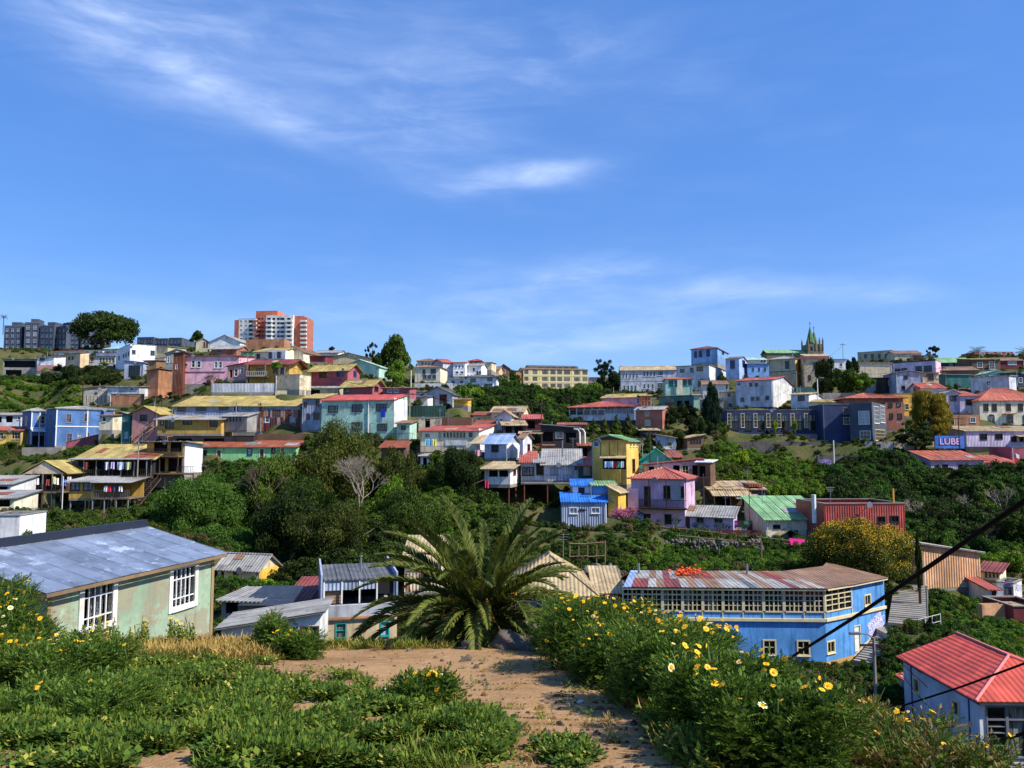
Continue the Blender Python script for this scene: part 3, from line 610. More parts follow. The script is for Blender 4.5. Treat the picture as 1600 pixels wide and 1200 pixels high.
H('house', 'grey weathered lean-to with small barred windows beside ochre one', (347, 386), (650, 672), 122.5, -16, 4.4, 'concrete:c', 'sb', 6, 'grey', rw(352, 378, 651, 659, 5, .6, 'd', 'grey'), side=401, fd=.3, drop=2.2)
H('house', 'pale blue corrugated end house between tenement and mint building', (472, 501), (622, 672), 127, -4, 8, 'bluegrey:c', 'sb', 12, 'khaki', [(475, 628, 480, 635, 'd'), (494, 623, 499, 635, 'd'), (479, 646, 484, 655, 'd'), (490, 645, 499, 655, 'd')], fd=6)
h = H('house', 'two storey mint plaster building with red roof', (502, 615), (625, 688), 124, -9, 9, 'mint:f', 'sb', 13, 'scarlet', [(513, 634, 528, 644), (550, 632, 566, 643), (588, 631, 604, 642, 'v'), (513, 662, 528, 671), (550, 660, 566, 671), (590, 662, 605, 672)], side=636, ov=.25, fd=6)
mb = MB(); mb.box(h.W / 2 + .004, h.W / 2 + .05, 0, h.D, h.H * .3, h.H + .3); mb.build('white_flank', wm('white:c'), h.root)
mb = MB(); p = h.pl(575, 690, 'f', -.1); mb.tube([(p.x, -.1, 0), (p.x, -.1, h.H)], .07, 6); mb.build('downpipe', FR['white'], h.root)
panel(h, (595, 639, 602, 652), plain('blue_cloth', (30, 60, 190), .9), off=-.12, name='hanging_cloth')
h = H('house', 'small mint annex with wire deck beside the mint building', (620, 640), (661, 688), 121, -14, 5, 'mint:f', 'sb', 5, 'brown', [(627, 665, 634, 671, 'd')], side=651, fd=5)
deck(h, -8.5, 2.6, -2.2, 0, .05, 5, -5); railing(h, -8.5, 2.6, -2.15, .05, 1.0, DWOOD, .25)
h = H('house', 'green plaster row house with rusty roof and white doors', (301, 462), (698, 728), 116, -1, 6, 'green', 'sb', 12, 'rust:r', [(316, 704, 323, 714, 'c'), (338, 703, 346, 722, 'D', 'white'), (386, 701, 394, 711, 'p'), (405, 701, 413, 720, 'D', 'white'), (424, 700, 430, 708, 'c'), (438, 700, 445, 716, 'D', 'white')], fd=5)
deck(h, -h.W / 2, h.W / 2, -1.8, 0, .0, 0, m=CONC, name='terrace'); railing(h, -h.W / 2, -h.W * .1, -1.7, 0, 1.0, STEEL, .5)
H('shed', 'small rust roofed red shed peeking above the ravine trees', (596, 633), (698, 722), 112, -18, 4, 'brown:g', 'sb', 8, 'rust:r', [(614, 702, 624, 718, 'o')], side=640)
for i in range(9):
    x = -h2.W / 2 + .2 + (h2.W - .4) * i / 8; mb = MB(); mb.tube([(x, .3, -3.2), (x, .3, -.25)], .1, 6); mb.build('stilt', DWOOD, h2.root)
# stilt complex, lower left
h = H('house', 'stilt house with khaki cross gable and cluttered laundry deck', (34, 108), (741, 767), 104, 0, 6, 'brown:k', 'sf', 4, 'khaki', [(38, 743, 64, 764, 'o'), (72, 743, 104, 764, 'o')], fd=.3, base='dark', drop=6.5)
mb = MB(); zt = h.H + .1; W = h.W; g = W * .42
for sx in (-1, 1):
    slope(mb, (W * .1 + sx * (g + .5), -1.6, zt + .05), (W * .1 + sx * (g + .5), 5.2, zt + .05), (W * .1, 5.2, zt + 1.75), (W * .1, -1.6, zt + 1.75), .08)
mb.slab([(-W * .62, 5.4, zt + 1.1), (W * .55, 5.4, zt + 1.1), (W * .55, 1.0, zt + .1), (-W * .55, 1.0, zt + .1)], .08)
mb.build('cross_gable_roof', rmat('khaki', 'y'), h.root)
mb = MB(); mb.slab([(W * .1 - g, -1.45, zt), (W * .1 + g, -1.45, zt), (W * .1, -1.45, zt + 1.6)], .1, nrm=(0, 1, 0)); mb.build('gable_board', wm('sand:f'), h.root)
deck(h, -W / 2, W / 2 + .2, -2.0, 0, 0, 6, -7); deck(h, -W * .3, W / 2 + .2, -2.0, 0, -2.5, 4, -7, name='lower_deck')
railing(h, -W / 2, W / 2, -1.9, 0, .9, DWOOD, .22)
railing(h, -W * .3, W / 2, -1.9, -2.5, .9, DWOOD, .3)
for i in range(6):
    x = -W / 2 + .12 + (W - .04) * i / 5; mb = MB(); mb.box(x - .05, x + .05, -1.9, -1.8, 0, h.H + .05); mb.build('veranda_post', FR['grey'], h.root)
for (xa, xb) in ((-W * .2, -W * .02), (W * .3, W * .12)):
    mb = MB(); mb.bar((xa, -1.85, -2.3), (xb, -1.85, -.2), .07); mb.build('brace', WOOD, h.root)
mb = MB(); mb.box(W * .2, W * .38, -1.75, -1.7, -2.4, -.25); mb.build('screen', wm('darkgreen'), h.root)
H('house', 'narrow grey block wall annex at the left of the stilt house', (16, 34), (748, 803), 104.6, 4, 5, 'concrete:b', 'sf', 2, 'grey', [(18, 768, 22, 785, 'd'), (26, 770, 31, 786, 'd')], fd=4)
h = H('house', 'long dark veranda house with laundry under khaki roof', (122, 238), (716, 744), 108, -1, 6, 'dark:k', 'sb', 20, 'khaki', [(128, 719, 160, 742, 'o'), (165, 719, 200, 742, 'o'), (206, 719, 232, 742, 'o')], fd=.3, ov=.6, base='dark', drop=4.5)
deck(h, -h.W / 2, h.W / 2, -1.8, 0, 0, 6, -6); railing(h, -h.W / 2, h.W / 2, -1.7, 0, .95, DWOOD, .25)
for i in range(7):
    x = -h.W / 2 + h.W * i / 6; mb = MB(); mb.box(x - .05, x + .05, -1.7, -1.6, 0, h.H - .1); mb.build('veranda_post', FR['grey'], h.root)
awning(h, -h.W / 2 - .3, h.W / 2 + .3, -2.0, -.4, h.H - .1, h.H + .05, 'grey')
LA = h
mb = MB(); p = h.pl(190, 716); slope(mb, (p.x, -.55, h.H - .02), (h.W / 2 + .2, -.55, h.H - .02), (h.W / 2 + .2, 5.5, h.H + 1.66), (p.x + 2.2, 5.5, h.H + 1.66), .06); mb.build('rust_patch', rmat('rust:r'), h.root)
h = H('house', 'ochre cabin on stilts with two wide windows and grey roof', (108, 147), (752, 779), 98, 0, 5, 'ochre', 'sb', 5, 'grey:n', [(110, 754, 125, 766, 'p', 'brown'), (130, 754, 145, 766, 'p', 'brown')], fd=.25, ov=.5, drop=6)
for (x, y) in ((-1.4, .2), (1.4, .2), (-1.4, 4.6), (1.4, 4.6)):
    mb = MB(); mb.tube([(x, y, -7), (x, y, -.2)], .1, 6); mb.build('stilt', STEEL, h.root)
deck(h, h.W / 2, h.W / 2 + 4.6, -.6, 3.5, .1, 4, -6, pm=STEEL); railing(h, h.W / 2, h.W / 2 + 4.6, -.55, .1, .95, STEEL, .2)
awning(h, h.W / 2, h.W / 2 + 5.0, -1.0, 3.5, h.H - .1, h.H + .35, 'grey:n')
mb = MB(); mb.box(h.W / 2 + .1, h.W / 2 + 4.5, 3.45, 3.55, .1, h.H + .2); mb.build('back_wall', wm('ochre'), h.root)
for k in range(5):
    mb = MB(); x = h.W / 2 + .4 + k * .85; mb.bar((x, -.4, -.1), (x - 1.8 + k * .3, .5, -5 + k * .3), .08); mb.build('brace', WOOD, h.root)
h = H('house', 'upper veranda house with bicycle balcony and white corrugated flank', (229, 288), (690, 739), 110, -10, 6, 'ochre', 'sf', 4, 'grey', [(240, 690, 262, 706, 'o'), (266, 690, 284, 706, 'o', 'brown'), (234, 716, 258, 737, 'o'), (262, 716, 284, 737, 'o')], side=316, fd=2, ov=.6, drop=4)
deck(h, -h.W / 2, h.W / 2, -1.4, 0, h.H * .55, 3, 0); railing(h, -h.W / 2, h.W / 2, -1.35, h.H * .55, .95, DWOOD, .2)
deck(h, -h.W / 2 - .3, h.W / 2 + 2.6, -1.8, 0, 0, 5, -6); railing(h, h.W / 2, h.W / 2 + 2.6, -1.75, 0, .95, DWOOD, .25)
mb = MB(); mb.box(h.W / 2 + .01, h.W / 2 + .06, 0, h.D, 0, h.H - .25); mb.build('corrugated_flank', wm('white:c'), h.root)
# timber stairs beside the stilt houses
def stairs(name, label, a, b, width, n, m, rail=True, mr=None):
    a, b = Vector(a), Vector(b); d = b - a; hd = Vector((d.x, d.y, 0)).normalized(); sd = Vector((-hd.y, hd.x, 0)); root = empty(name, a); tag(root, label, 'stairs')
    L = Vector((d.x, d.y, 0)).length; run = L / n; rise = d.z / n
    for i in range(n):
        mb = MB(); c = hd * (run * (i + .5)); z = rise * (i + 1)
        pts = [c - hd * run * .55 - sd * width / 2, c + hd * run * .55 - sd * width / 2, c + hd * run * .55 + sd * width / 2, c - hd * run * .55 + sd * width / 2]
        mb.slab([(p.x, p.y, z) for p in pts], .06 if rail else max(.2, rise * 1.3)); mb.build('step', m, root)
    if rail:
        for s in (-1, 1):
            mb = MB(); o = sd * (width / 2 * s); mb.bar(o, o + d, .12); mb.bar(o + Vector((0, 0, .95)), o + d + Vector((0, 0, .95)), .05)
            for i in range(0, n + 1, 2): mb.bar(o + d * (i / n), o + d * (i / n) + Vector((0, 0, .95)), .04)
            mb.build('stringer', mr or m, root)
    return root
stairs('timber_stairs', 'dark timber stairs climbing beside the stilt houses', at(196, 806, 99), at(244, 748, 107), 1.3, 18, DWOOD)
stairs('timber_stairs', 'narrow timber steps between pink cottage and ochre lean-to', at(206, 693, 122), at(246, 660, 127), .9, 14, WOOD)
H('house', 'white sheet roofed hut at the left edge beside stilt house', (-40, 17), (756, 775), 95, 6, 6, 'offwhite', 'sb', 10, 'grey:n', [(-10, 760, 12, 772, 'o')], fd=5)
H('house', 'white metal lined box wall below the left edge huts', (-30, 30), (806, 850), 62, 4, 4, 'white', 'flat', 0, 'grey', fd=4)
H('house', 'pale grey roofed shack above the white box at left edge', (-40, 22), (778, 798), 88, 4, 5, 'cream', 'sb', 8, 'grey:n', [(-20, 781, 16, 792, 'o')], fd=4)
# ------------------------------------------------------------ centre
h = H('apartment_block', 'yellow four storey apartment block with cream frames above the ravine', (818, 919), (577, 616), 318, 9, 14, 'butter', 'gx', 4, 'brown', sum([[(819, 578 + 10.3 * r, 826, 585 + 10.3 * r, None), (832, 578 + 10.3 * r, 840, 585 + 10.3 * r), (847, 578.4 + 10.3 * r, 856, 585 + 10.3 * r), (860, 578.6 + 10.3 * r, 868, 585.2 + 10.3 * r), (870.5, 578.6 + 10.3 * r, 878, 585.2 + 10.3 * r), (881, 578.8 + 10.3 * r, 891, 585.4 + 10.3 * r), (897, 579 + 10.3 * r, 906, 585.6 + 10.3 * r), (910, 579 + 10.3 * r, 918, 585.6 + 10.3 * r)] for r in range(4)], []), cat='apartment block', side=None, fr='cream')
for x in (829, 843.5, 858, 869.3, 879.5, 894, 908):
    panel(h, (x - .6, 577, x + .6, 616), FR['cream'], off=-.05, name='pilaster')
for r in range(1, 4): panel(h, (818, 576 + 10.3 * r - .4, 919, 576.8 + 10.3 * r), FR['cream'], off=-.04, name='string_course')
H('house', 'brown end gable wing at the left of the yellow block', (803, 818), (579, 606), 316, 14, 10, 'brick2', 'sb', 2, 'brown')
h2 = H('house', 'set back rooftop storey of the yellow block', (826, 903), (573, 579), 329, 9, 8, 'yellow', 'gx', 3, 'dgrey', rw(840, 900, 574.5, 578, 6, .5), ground=False, fd=.5)
H('house', 'cream two storey house with brown hip roof left of the wooded cut', (648, 688), (574, 597), 186, -8, 8, 'cream', 'hip', 5, 'brown', [(660, 577, 665, 585, 'd'), (673, 576, 681, 584, 'd'), *rw(660, 682, 586, 592, 3, .8, 'd')], side=699)
H('house', 'cream attic house with hip roof behind the cream one', (652, 680), (564, 575), 205, -6, 8, 'cream', 'hip', 5, 'brown', rw(658, 678, 566, 571, 4, .6, 'c'))
H('house', 'narrow ochre house on the skyline beside cream attic house', (682, 692), (564, 577), 214, 0, 6, 'ochre', 'sb', 3, 'brown', [(685, 567, 689, 571)])
H('house', 'white gabled townhouse with grey flank and red roof edge', (692, 708), (566, 590), 196, 26, 8, 'lgrey', 'gx', 7, 'red')
H('house', 'white three window townhouse under red roof', (708, 727), (566, 588), 195, -4, 8, 'white', 'sb', 6, 'red', [*rw(710, 726, 571, 575, 3, .6, 'd'), *rw(710, 726, 580, 584, 2, .6, 'd')])
H('house', 'white gabled house in front of the red attic house', (728, 752), (571, 592), 198, -10, 7, 'white', 'gx', 5, 'grey', [(739, 575, 742, 580, 'd'), *rw(744, 752, 580, 584, 2, .6, 'd')])
H('house', 'crimson attic house with white windows on the skyline', (733, 752), (564, 573), 215, -8, 7, 'red', 'hip', 4, 'red', [(738, 566, 742, 570), (746, 566, 749, 570)])
H('house', 'peach gable wall behind the crimson attic house', (752, 768), (566, 578), 214, -8, 8, 'sand', 'sb', 3, 'tan')
H('house', 'brown roofed house cluster on the skyline left of yellow block', (755, 780), (577, 590), 222, -8, 8, 'tan', 'gx', 6, 'brown', rw(758, 778, 580, 584, 2, .4))
H('house', 'dark gabled house with red dormer left of the yellow block', (778, 796), (575, 588), 228, 6, 8, 'brown', 'gy', 6, 'dgrey', [(783, 578, 790, 583, 'd')])
H('house', 'long white house with black eaves and two wide windows', (729, 776), (589, 610), 176, -3, 7, 'white', 'hip', 5, 'dgrey', [(734, 591, 744, 598, 'd'), (761, 589, 770, 596, 'd'), (738, 600, 750, 606, 'd'), (756, 599, 770, 606, 'd')], ov=.6)
h = H('house', 'grey barn shaped house with curved roof line', (659, 707), (616, 637), 146, -14, 8, 'grey', 'gy', 12, 'dgrey', [(669, 612, 677, 617, 'd'), (687, 612, 698, 630, 'd', 'dark')], side=730, fd=5)
H('house', 'dark steel roofed veranda left of the barn shaped house', (637, 660), (612, 634), 150, -4, 7, 'offwhite', 'sb', 5, 'dgrey', [(642, 618, 656, 624, 'o')])
mb = h
H('fence', 'dark green corrugated fence beside the mint building', (636, 696), (634, 651), 132, -6, .15, 'darkgreen:c', None, 0, 'grey', cat='fence', fd=3)
H('shed', 'bright orange hut wall below the barn shaped house', (709, 731), (624, 634), 136, -8, 3, 'amber', 'sb', 3, 'brown', fd=3)
H('house', 'concrete hut with small pink box between fence and cream house', (654, 690), (653, 672), 126, -6, 4, 'sand:f', 'flat', 0, 'grey', [(664, 655, 672, 668, 'o')], fd=5)
h = H('house', 'cream house with long window row and patched red roof', (657, 748), (673, 706), 112, -8, 8, 'cream', 'sb', 14, 'red:r', [(664, 677, 672, 684, 'c'), (685, 675, 690, 684, 'c', 'cream'), *rw(692, 728, 675.5, 684, 7, .75, 'd', 'cream'), (733, 676, 738, 682, 'd', 'brown')], side=772, fd=6)
panel(h, (696, 688, 729, 696), wm('offwhite'), name='plaster_panel')
mb = MB(); mb.box(h.W / 2 + .005, h.W / 2 + .05, 0, h.D, 0, h.H + .3); mb.build('whitewashed_flank', wm('white'), h.root)
deck(h, -h.W * .5, -h.W * .02, -2.0, 0, -.2, 4, -5); railing(h, -h.W * .5, -h.W * .02, -1.95, -.2, 1.0, DWOOD, .16)
LB = h
h = H('house', 'white house with shade toned front, steel blue roof and bright gable end', (757, 791), (692, 716), 107, -22, 7, 'bluegrey', 'gx', 14, 'steel:n', [(768, 695, 779, 706, 'd', 'blue')], side=812, ov=.35, fd=4)  # white house: the front's shade is put into the blue-grey wall colour
mb = MB(); mb.box(h.W / 2 + .004, h.W / 2 + .05, 0, h.D, 0, h.H); mb.build('white_flank', wm('white'), h.root)
deck(h, -h.W / 2 - 2.0, -h.W / 2, .0, 4, .1, 2, -4); railing(h, -h.W / 2 - 2.0, -h.W / 2, .05, .1, .95, DWOOD, .2)
awning(h, -h.W / 2 - 2.2, -h.W / 2, -.3, 4, h.H - .1, h.H + 1.2, 'tan')
H('house', 'white gabled rear wing with red shutter behind steel blue roofed house', (812, 817), (684, 712), 106, -22, 7, 'lgrey', 'gx', 8, 'brown', [], Rw=[(824, 694, 828, 705, 'd', 'red')], side=831, fd=4)
# roofs and shacks above
H('shed', 'steep tin shack with pale sheeting behind the cream house', (776, 800), (649, 672), 126, -8, 6, 'lgrey:c', 'gy', 8, 'tan:r', [(781, 655, 785, 662, 'o')])
H('house', 'tan roofed house behind the tin shack', (768, 818), (643, 655), 134, -10, 6, 'sand', 'gx', 9, 'tan', [(806, 645, 812, 650, 'd')])
H('shed', 'rust and tan roofed open shed behind the steel blue roof', (786, 822), (664, 682), 122, 4, 5, 'dark', 'sb', 9, 'tan:r', [(790, 666, 800, 680, 'o'), (804, 666, 816, 680, 'o')])
H('house', 'red tin roofed cabin with dark timber front below the grassy cut', (818, 847), (654, 672), 128, 0, 5, 'maroon:k', 'sb', 8, 'red', [(824, 658, 836, 670, 'o')])
h = H('shed', 'dark ramshackle timber shed stacked with planks and junk', (845, 905), (668, 704), 119, -2, 6, 'dark:k', 'sl', 5, 'grey', [(848, 675, 864, 690, 'o'), (868, 675, 880, 685, 'c', 'grey'), (884, 676, 900, 692, 'o')], fd=4)
awning(h, -h.W / 2 - 3.4, -h.W / 2 + .3, -1.2, 2.5, h.H - .9, h.H - .5, 'tan:r')
rg = random.Random(3)
for i in range(16):
    mb = MB(); x = rg.uniform(-h.W / 2 - 1, h.W / 2 + .5); z = rg.uniform(-.2, .9); mb.box(x, x + rg.uniform(.5, 2), -1.2 - rg.random() * .6, -.8, z, z + rg.uniform(.1, .3)); mb.build('stacked_plank', [WOOD, RUSTM, DWOOD, wm('brick2')][i % 4], h.root)
H('shed', 'red topped timber cabin behind the twin white pipes', (873, 915), (663, 680), 124, -4, 5, 'brown:k', 'sb', 4, 'red', [(876, 668, 884, 676, 'o'), (890, 668, 897, 676, 'c')])
for (x, lab) in ((906, 'left white bent vent pipe behind the yellow house'), (914, 'right white bent vent pipe behind the yellow house')):
    a, b = at(x, 702, 116), at(x, 676, 116); mb = MB(); mb.tube([(0, 0, -2), (0, 0, b.z - a.z), (-.25, 0, b.z - a.z + .45), (-.9, 0, b.z - a.z + .55)], .12, 8); o = mb.build('vent_pipe', FR['white'], None, True, a); tag(o, lab, 'pipe')
# stilted white house and neighbours
h = H('house', 'cream verandah cabin with corrugated roof on rusty posts', (757, 797), (732, 757), 99, -14, 5, 'offwhite', 'sb', 9, 'tan', [(764, 735, 778, 745, 'o'), (780, 735, 794, 745, 'o')], Rw=[(802, 732, 806, 742, 'd', 'red')], side=814, fd=.4, ov=.5, drop=5)
for (x, y) in ((-1.4, .3), (1.4, .3), (1.5, 3.5)):
    mb = MB(); mb.tube([(x, y, -6), (x, y, -.5)], .12, 6); mb.build('post', RUSTM, h.root)
h = H('house', 'white house with grey sheet roof and terrace on rusty steel posts', (850, 905), (725, 751), 101, -4, 7, 'lgrey:c', 'sb', 22, 'grey', [(860, 731, 871, 742, 'p', 'grey'), (898, 729, 903, 734, 'd')], fd=.5, ov=.5, drop=5.5)
deck(h, -h.W / 2 - 2.5, h.W / 2 - 1.0, -3.0, 0, -.15, 3, -6.5, m=CONC, pm=RUSTM, name='terrace')
railing(h, -h.W / 2 - 2.4, h.W / 2 - 1.1, -2.9, -.15, .95, DWOOD, .4)
for (x, z) in ((-.6, .0), (.9, .0)):
    mb = MB(); mb.box(x, x + .9, -2.2, -1.5, .45, .52); [mb.box(x + a, x + a + .05, -2.2 + b, -2.15 + b, -.15, .45) for a in (0, .85) for b in (0, .65)]; mb.build('terrace_table', FR['white' if z else 'blue'], h.root)
H('house', 'glazed porch section with tall dark window beside white stilt house', (836, 850), (722, 751), 101.5, -2, 6, 'bluegrey', 'sb', 12, 'grey', [(838, 724, 850, 742, 'd', 'dark')], fd=.5, drop=5)
H('house', 'red roofed porch section with curtained glazing beside cream cabin', (814, 836), (722, 751), 102, -2, 6, 'grey', 'sb', 16, 'red:r', [(816, 730, 834, 743, 'c')], fd=.5, drop=5)
h = H('house', 'green fronted hut with bright red roof beside the yellow house', (906, 938), (727, 753), 100, -3, 5, 'darkgreen', 'sb', 12, 'scarlet', [(912, 729, 922, 742, 'c', 'grey')], fd=3)
h = H('house', 'tall yellow house with panelled upper floor and open laundry porch', (925, 979), (688, 757), 98, -10, 6, 'yellow', 'gy', 8, 'green', [(927.5, 690, 936, 698, 'd', 'white'), (942, 717, 978, 733, 'o')], Rw=[(984, 688, 986.5, 698, 'd', 'cream'), (989, 688, 991.5, 698, 'd', 'cream'), (994, 688, 996.5, 698, 'd', 'cream'), (988, 717, 992, 738, 'd', 'brown')], side=998, fd=6, ov=.3)
for x in (938.5, 952, 965.5): panel(h, (x - .35, 690, x + .35, 712), FR['brown'], off=-.01, th=.02, name='panel_joint')
panel(h, (940, 733, 970, 754), wm('amber:c'), off=-1.2, name='balcony_front'); awning(h, -h.W * .2, h.W / 2, -1.5, -.02, h.H * .6, h.H * .65, 'tan')
mb = MB(); mb.slab([(-h.W / 2 + .02, -.35, h.H + .05), (h.W / 2 - .02, -.35, h.H + .05), (0, -.35, h.H + .55)], .06, nrm=(0, 1, 0)); mb.build('dark_gable', DWOOD, h.root)
LC = h
H('house', 'small white hut with blue roof between porch and blue shed', (895, 925), (758, 772), 92, -3, 4, 'white', 'sb', 7, 'blue:n', [(904, 762, 913, 771, 'd', 'brown')], fd=3)
H('house', 'turquoise panelled shed behind the blue roofed shed', (926, 962), (758, 771), 91, -3, 4, 'sky:f', 'sb', 4, 'green', [], fd=3)
h = H('shed', 'pale blue corrugated shed with bright blue roof and twin windows', (878, 948), (784, 827), 88, -2, 4.5, 'bluegrey:c', 'sb', 11, 'blue:n', [(890, 793, 902, 802.5, 'p', 'white'), (924, 793, 937, 802, 'p', 'white')], fd=2.5, ov=.15, cat='shed')
for (u, v) in ((0, 0), (.25, .2), (.55, 0), (.85, .12), (1.1, .05)):
    p = h.pl(904 + u * 7, 797 - v * 8, 'f', -.02); mb = MB(); mb.box(p.x, p.x + .28, -.06, -.035, p.z - .09, p.z + .04); mb.build('painted_mark', FR['dark'], h.root)
H('rough_wall', 'yellow rough wall sloping down beside blue roofed shed', (950, 966), (768, 806), 88.5, -30, 3, 'amber:f', 'sl', 8, 'tan', [], fd=3, side=978, cat='wall')
# ------------------------------------------------------------ right of centre
h = H('house', 'long grey glazed gallery house with faded red roof', (889, 993), (636, 657), 158, -11, 8, 'lgrey', 'hip', 11, 'red:r', [*rw(890, 945, 640.5, 648, 5, .85, 'd', 'grey'), *rw(945, 991, 636, 645, 5, .85, 'c', 'grey')], side=1009, fd=3, base='dark', drop=3)
for i in range(8): panel(h, (890 + i * 12, 636.5 - i * .4, 900 + i * 12, 640.5 - i * .4), wm('brown:c'), off=-.06, name='blind')
H('house', 'pink house with khaki roof behind the long gallery house', (940, 1000), (621, 634), 172, -9, 9, 'pink', 'gx', 8, 'khaki', [(995, 622, 999, 630)], side=1017)
H('house', 'orange timber house with white window rows beside pink house', (1001, 1018), (618, 634), 168, -6, 6, 'orange', 'sb', 4, 'tan', [*rw(1002, 1017, 620, 624, 3, .5, 'c'), *rw(1002, 1017, 627, 632, 3, .5, 'c')])
h = H('house', 'brick rose two window house with sheet fence base', (993, 1035), (640, 670), 146, -12, 6, 'brick', 'gx', 6, 'grey', [(1008, 643, 1014, 650, 'p'), (1008, 656, 1016, 665, 'p')], side=1047, Rw=[(1040, 645, 1044, 652, 'd')])
h = H('house', 'long two storey pale blue terrace with rows of dark windows', (970, 1057), (578, 615), 226, -7, 9, 'lgrey:c', 'gx', 8, 'tan', [*rw(971, 998, 584, 591, 5, .5, 'd', 'white'), *rw(1004, 1025, 580, 588, 4, .6, 'd'), (1028, 580, 1036, 587, 'd'), (1041, 580, 1043, 586, 'd'), *rw(973, 996, 602, 611, 4, .55, 'd'), *rw(1004, 1023, 600, 607, 3, .5, 'd'), (1027, 598, 1038, 609, 'd')], fd=6, base='lgrey')
panel(h, (970, 594.5, 1057, 595.5), FR['blue'], name='string_course')
h = H('house', 'white and grey block with bright bare gable wall', (1057, 1108), (571, 612), 214, -14, 9, 'lgrey', 'sb', 4, 'grey', [(1062, 576, 1070, 583, 'd'), (1078, 574, 1084, 583, 'd'), (1088, 572, 1099, 581, 'd'), (1090, 594, 1096, 606, 'd')], side=1147, fd=6)
mb = MB(); mb.box(h.W / 2 + .003, h.W / 2 + .05, 0, h.D, -2, h.H); mb.build('white_gable', wm('white:c'), h.root)
h = H('house', 'blue lookout house with maroon hip roof above the terrace', (1080, 1121), (545, 568), 228, -14, 9, 'denim:k', 'hip', 6, 'maroon', [(1085, 549, 1089, 559, 'd', 'blue'), (1092, 548, 1097, 558, 'd', 'blue'), (1104, 546, 1109, 557, 'd', 'blue')], Rw=[(1128, 545, 1131, 553, 'd', 'blue')], side=1138, fd=6)
H('house', 'periwinkle corner house with navy window surrounds', (1134, 1155), (560, 592), 218, -12, 7, 'periwinkle', 'gx', 5, 'brown', [(1141, 563, 1148, 576, 'd', 'blue')], Rw=[(1160, 560, 1164, 573, 'd', 'blue')], side=1168, fd=6)
H('house', 'bright blue two storey house with narrow dark windows', (1168, 1202), (568, 590), 222, -4, 8, 'sky', 'sb', 5, 'red', [*rw(1172, 1200, 574, 580, 3, .3, 'd')], fd=5)
H('house', 'house with red roof strip behind bright blue house', (1168, 1198), (562, 568), 235, -4, 8, 'white', 'gx', 5, 'lgreen', rw(1188, 1197, 561, 566, 2, .6))
h = H('house', 'olive cream corner house with navy cornice and tall window', (1202, 1243), (561, 608), 202, -12, 9, 'olive', 'hip', 6, 'grey', [(1227, 564, 1233, 576, 'd', 'blue')], side=1256, Rw=[(1250, 564, 1253, 573, 'd', 'white')], fd=5)
panel(h, (1202, 560, 1243, 562), FR['blue'], name='cornice'); panel(h, (1202, 580, 1243, 581), FR['blue'], name='string_course')
mb = MB(); mb.box(h.W / 2 + .003, h.W / 2 + .05, 0, h.D, 0, h.H - .4); mb.build('ochre_flank', wm('yellow'), h.root)
H('house', 'worn beige house with red roof beside the church', (1256, 1290), (560, 604), 198, -10, 8, 'tan:f', 'sb', 5, 'red', [(1271, 566, 1276, 577, 'd'), (1263, 586, 1267, 594, 'd')], fd=5)
H('house', 'white house with red roof right of the church towers', (1296, 1322), (561, 578), 226, -4, 7, 'white', 'sb', 4, 'maroon', [(1312, 567, 1316, 573, 'd')])
H('house', 'long pink and cream roofed house under the church towers', (1258, 1296), (556, 565), 232, -4, 8, 'salmon', 'gx', 5, 'tan')
h = H('house', 'mint and cream bay windowed house below the pale blue terrace', (1040, 1082), (592, 618), 192, -6, 7, 'mint', 'hip', 4, 'terracotta', [(1045, 594, 1052, 604, 'd', 'teal'), (1054, 594, 1058, 604, 'd', 'teal'), (1061, 594, 1064, 602, 'd', 'cream'), (1067, 593, 1073, 603, 'd', 'teal'), (1075, 593, 1081, 602, 'd', 'teal')])
panel(h, (1058.5, 593, 1066, 617), wm('cream:k'), off=-.4, name='bay')
H('house', 'tumbledown sea green house with long verandah roof', (1030, 1083), (618, 641), 178, -8, 7, 'teal:f', 'sb', 4, 'brown', [(1058, 626, 1065, 640, 'o'), (1070, 626, 1077, 640, 'o'), (1040, 629, 1052, 636, 'd')], side=1095)
mb = H('house', 'bright mint corner hut at the end of sea green house', (1084, 1095), (617, 641), 176, -4, 4, 'mint', 'sb', 3, 'grey')
H('house', 'brown roofed cottage left of the white corrugated house', (1098, 1138), (600, 622), 182, -8, 7, 'offwhite', 'gx', 7, 'brown', [(1134, 600, 1139, 608, 'd')])
H('house', 'cream stair house behind the tall cypress', (1132, 1150), (612, 642), 172, -4, 6, 'sand', 'sb', 3, 'grey', [(1136, 614, 1142, 621, 'd'), (1138, 630, 1144, 637, 'd')])
h = H('house', 'white corrugated two storey house with red roof and sunlit tone on gable', (1150, 1207), (594, 636), 166, -20, 9, 'lgrey:c', 'gx', 11, 'red:r', [(1152, 599, 1156, 601.5, 'd'), *rw(1169, 1186, 598, 604, 2, .6, 'd'), (1157, 621, 1163, 628, 'd'), *rw(1172, 1188, 620, 626, 2, .7, 'd'), (1196, 618, 1202, 625, 'd')], side=1240, fd=6, base='navy')
mb = MB(); mb.box(h.W / 2 + .003, h.W / 2 + .05, 0, h.D, 0, h.H - .05); mb.build('lit_tone_sheeting', wm('offwhite:c'), h.root)  # gable sheeting coloured lighter as if sunlit, front wall greyed as if shaded
h = H('house', 'small white gabled house with one dark window above navy building', (1236, 1264), (616, 637), 160, -26, 6, 'lgrey', 'gx', 5, 'tan', [(1247, 618, 1257, 626, 'd', 'dark')], side=1284)
H('house', 'khaki lean-to roof house right of the small gabled house', (1264, 1320), (628, 640), 158, -6, 5, 'cream', 'sb', 6, 'khaki')
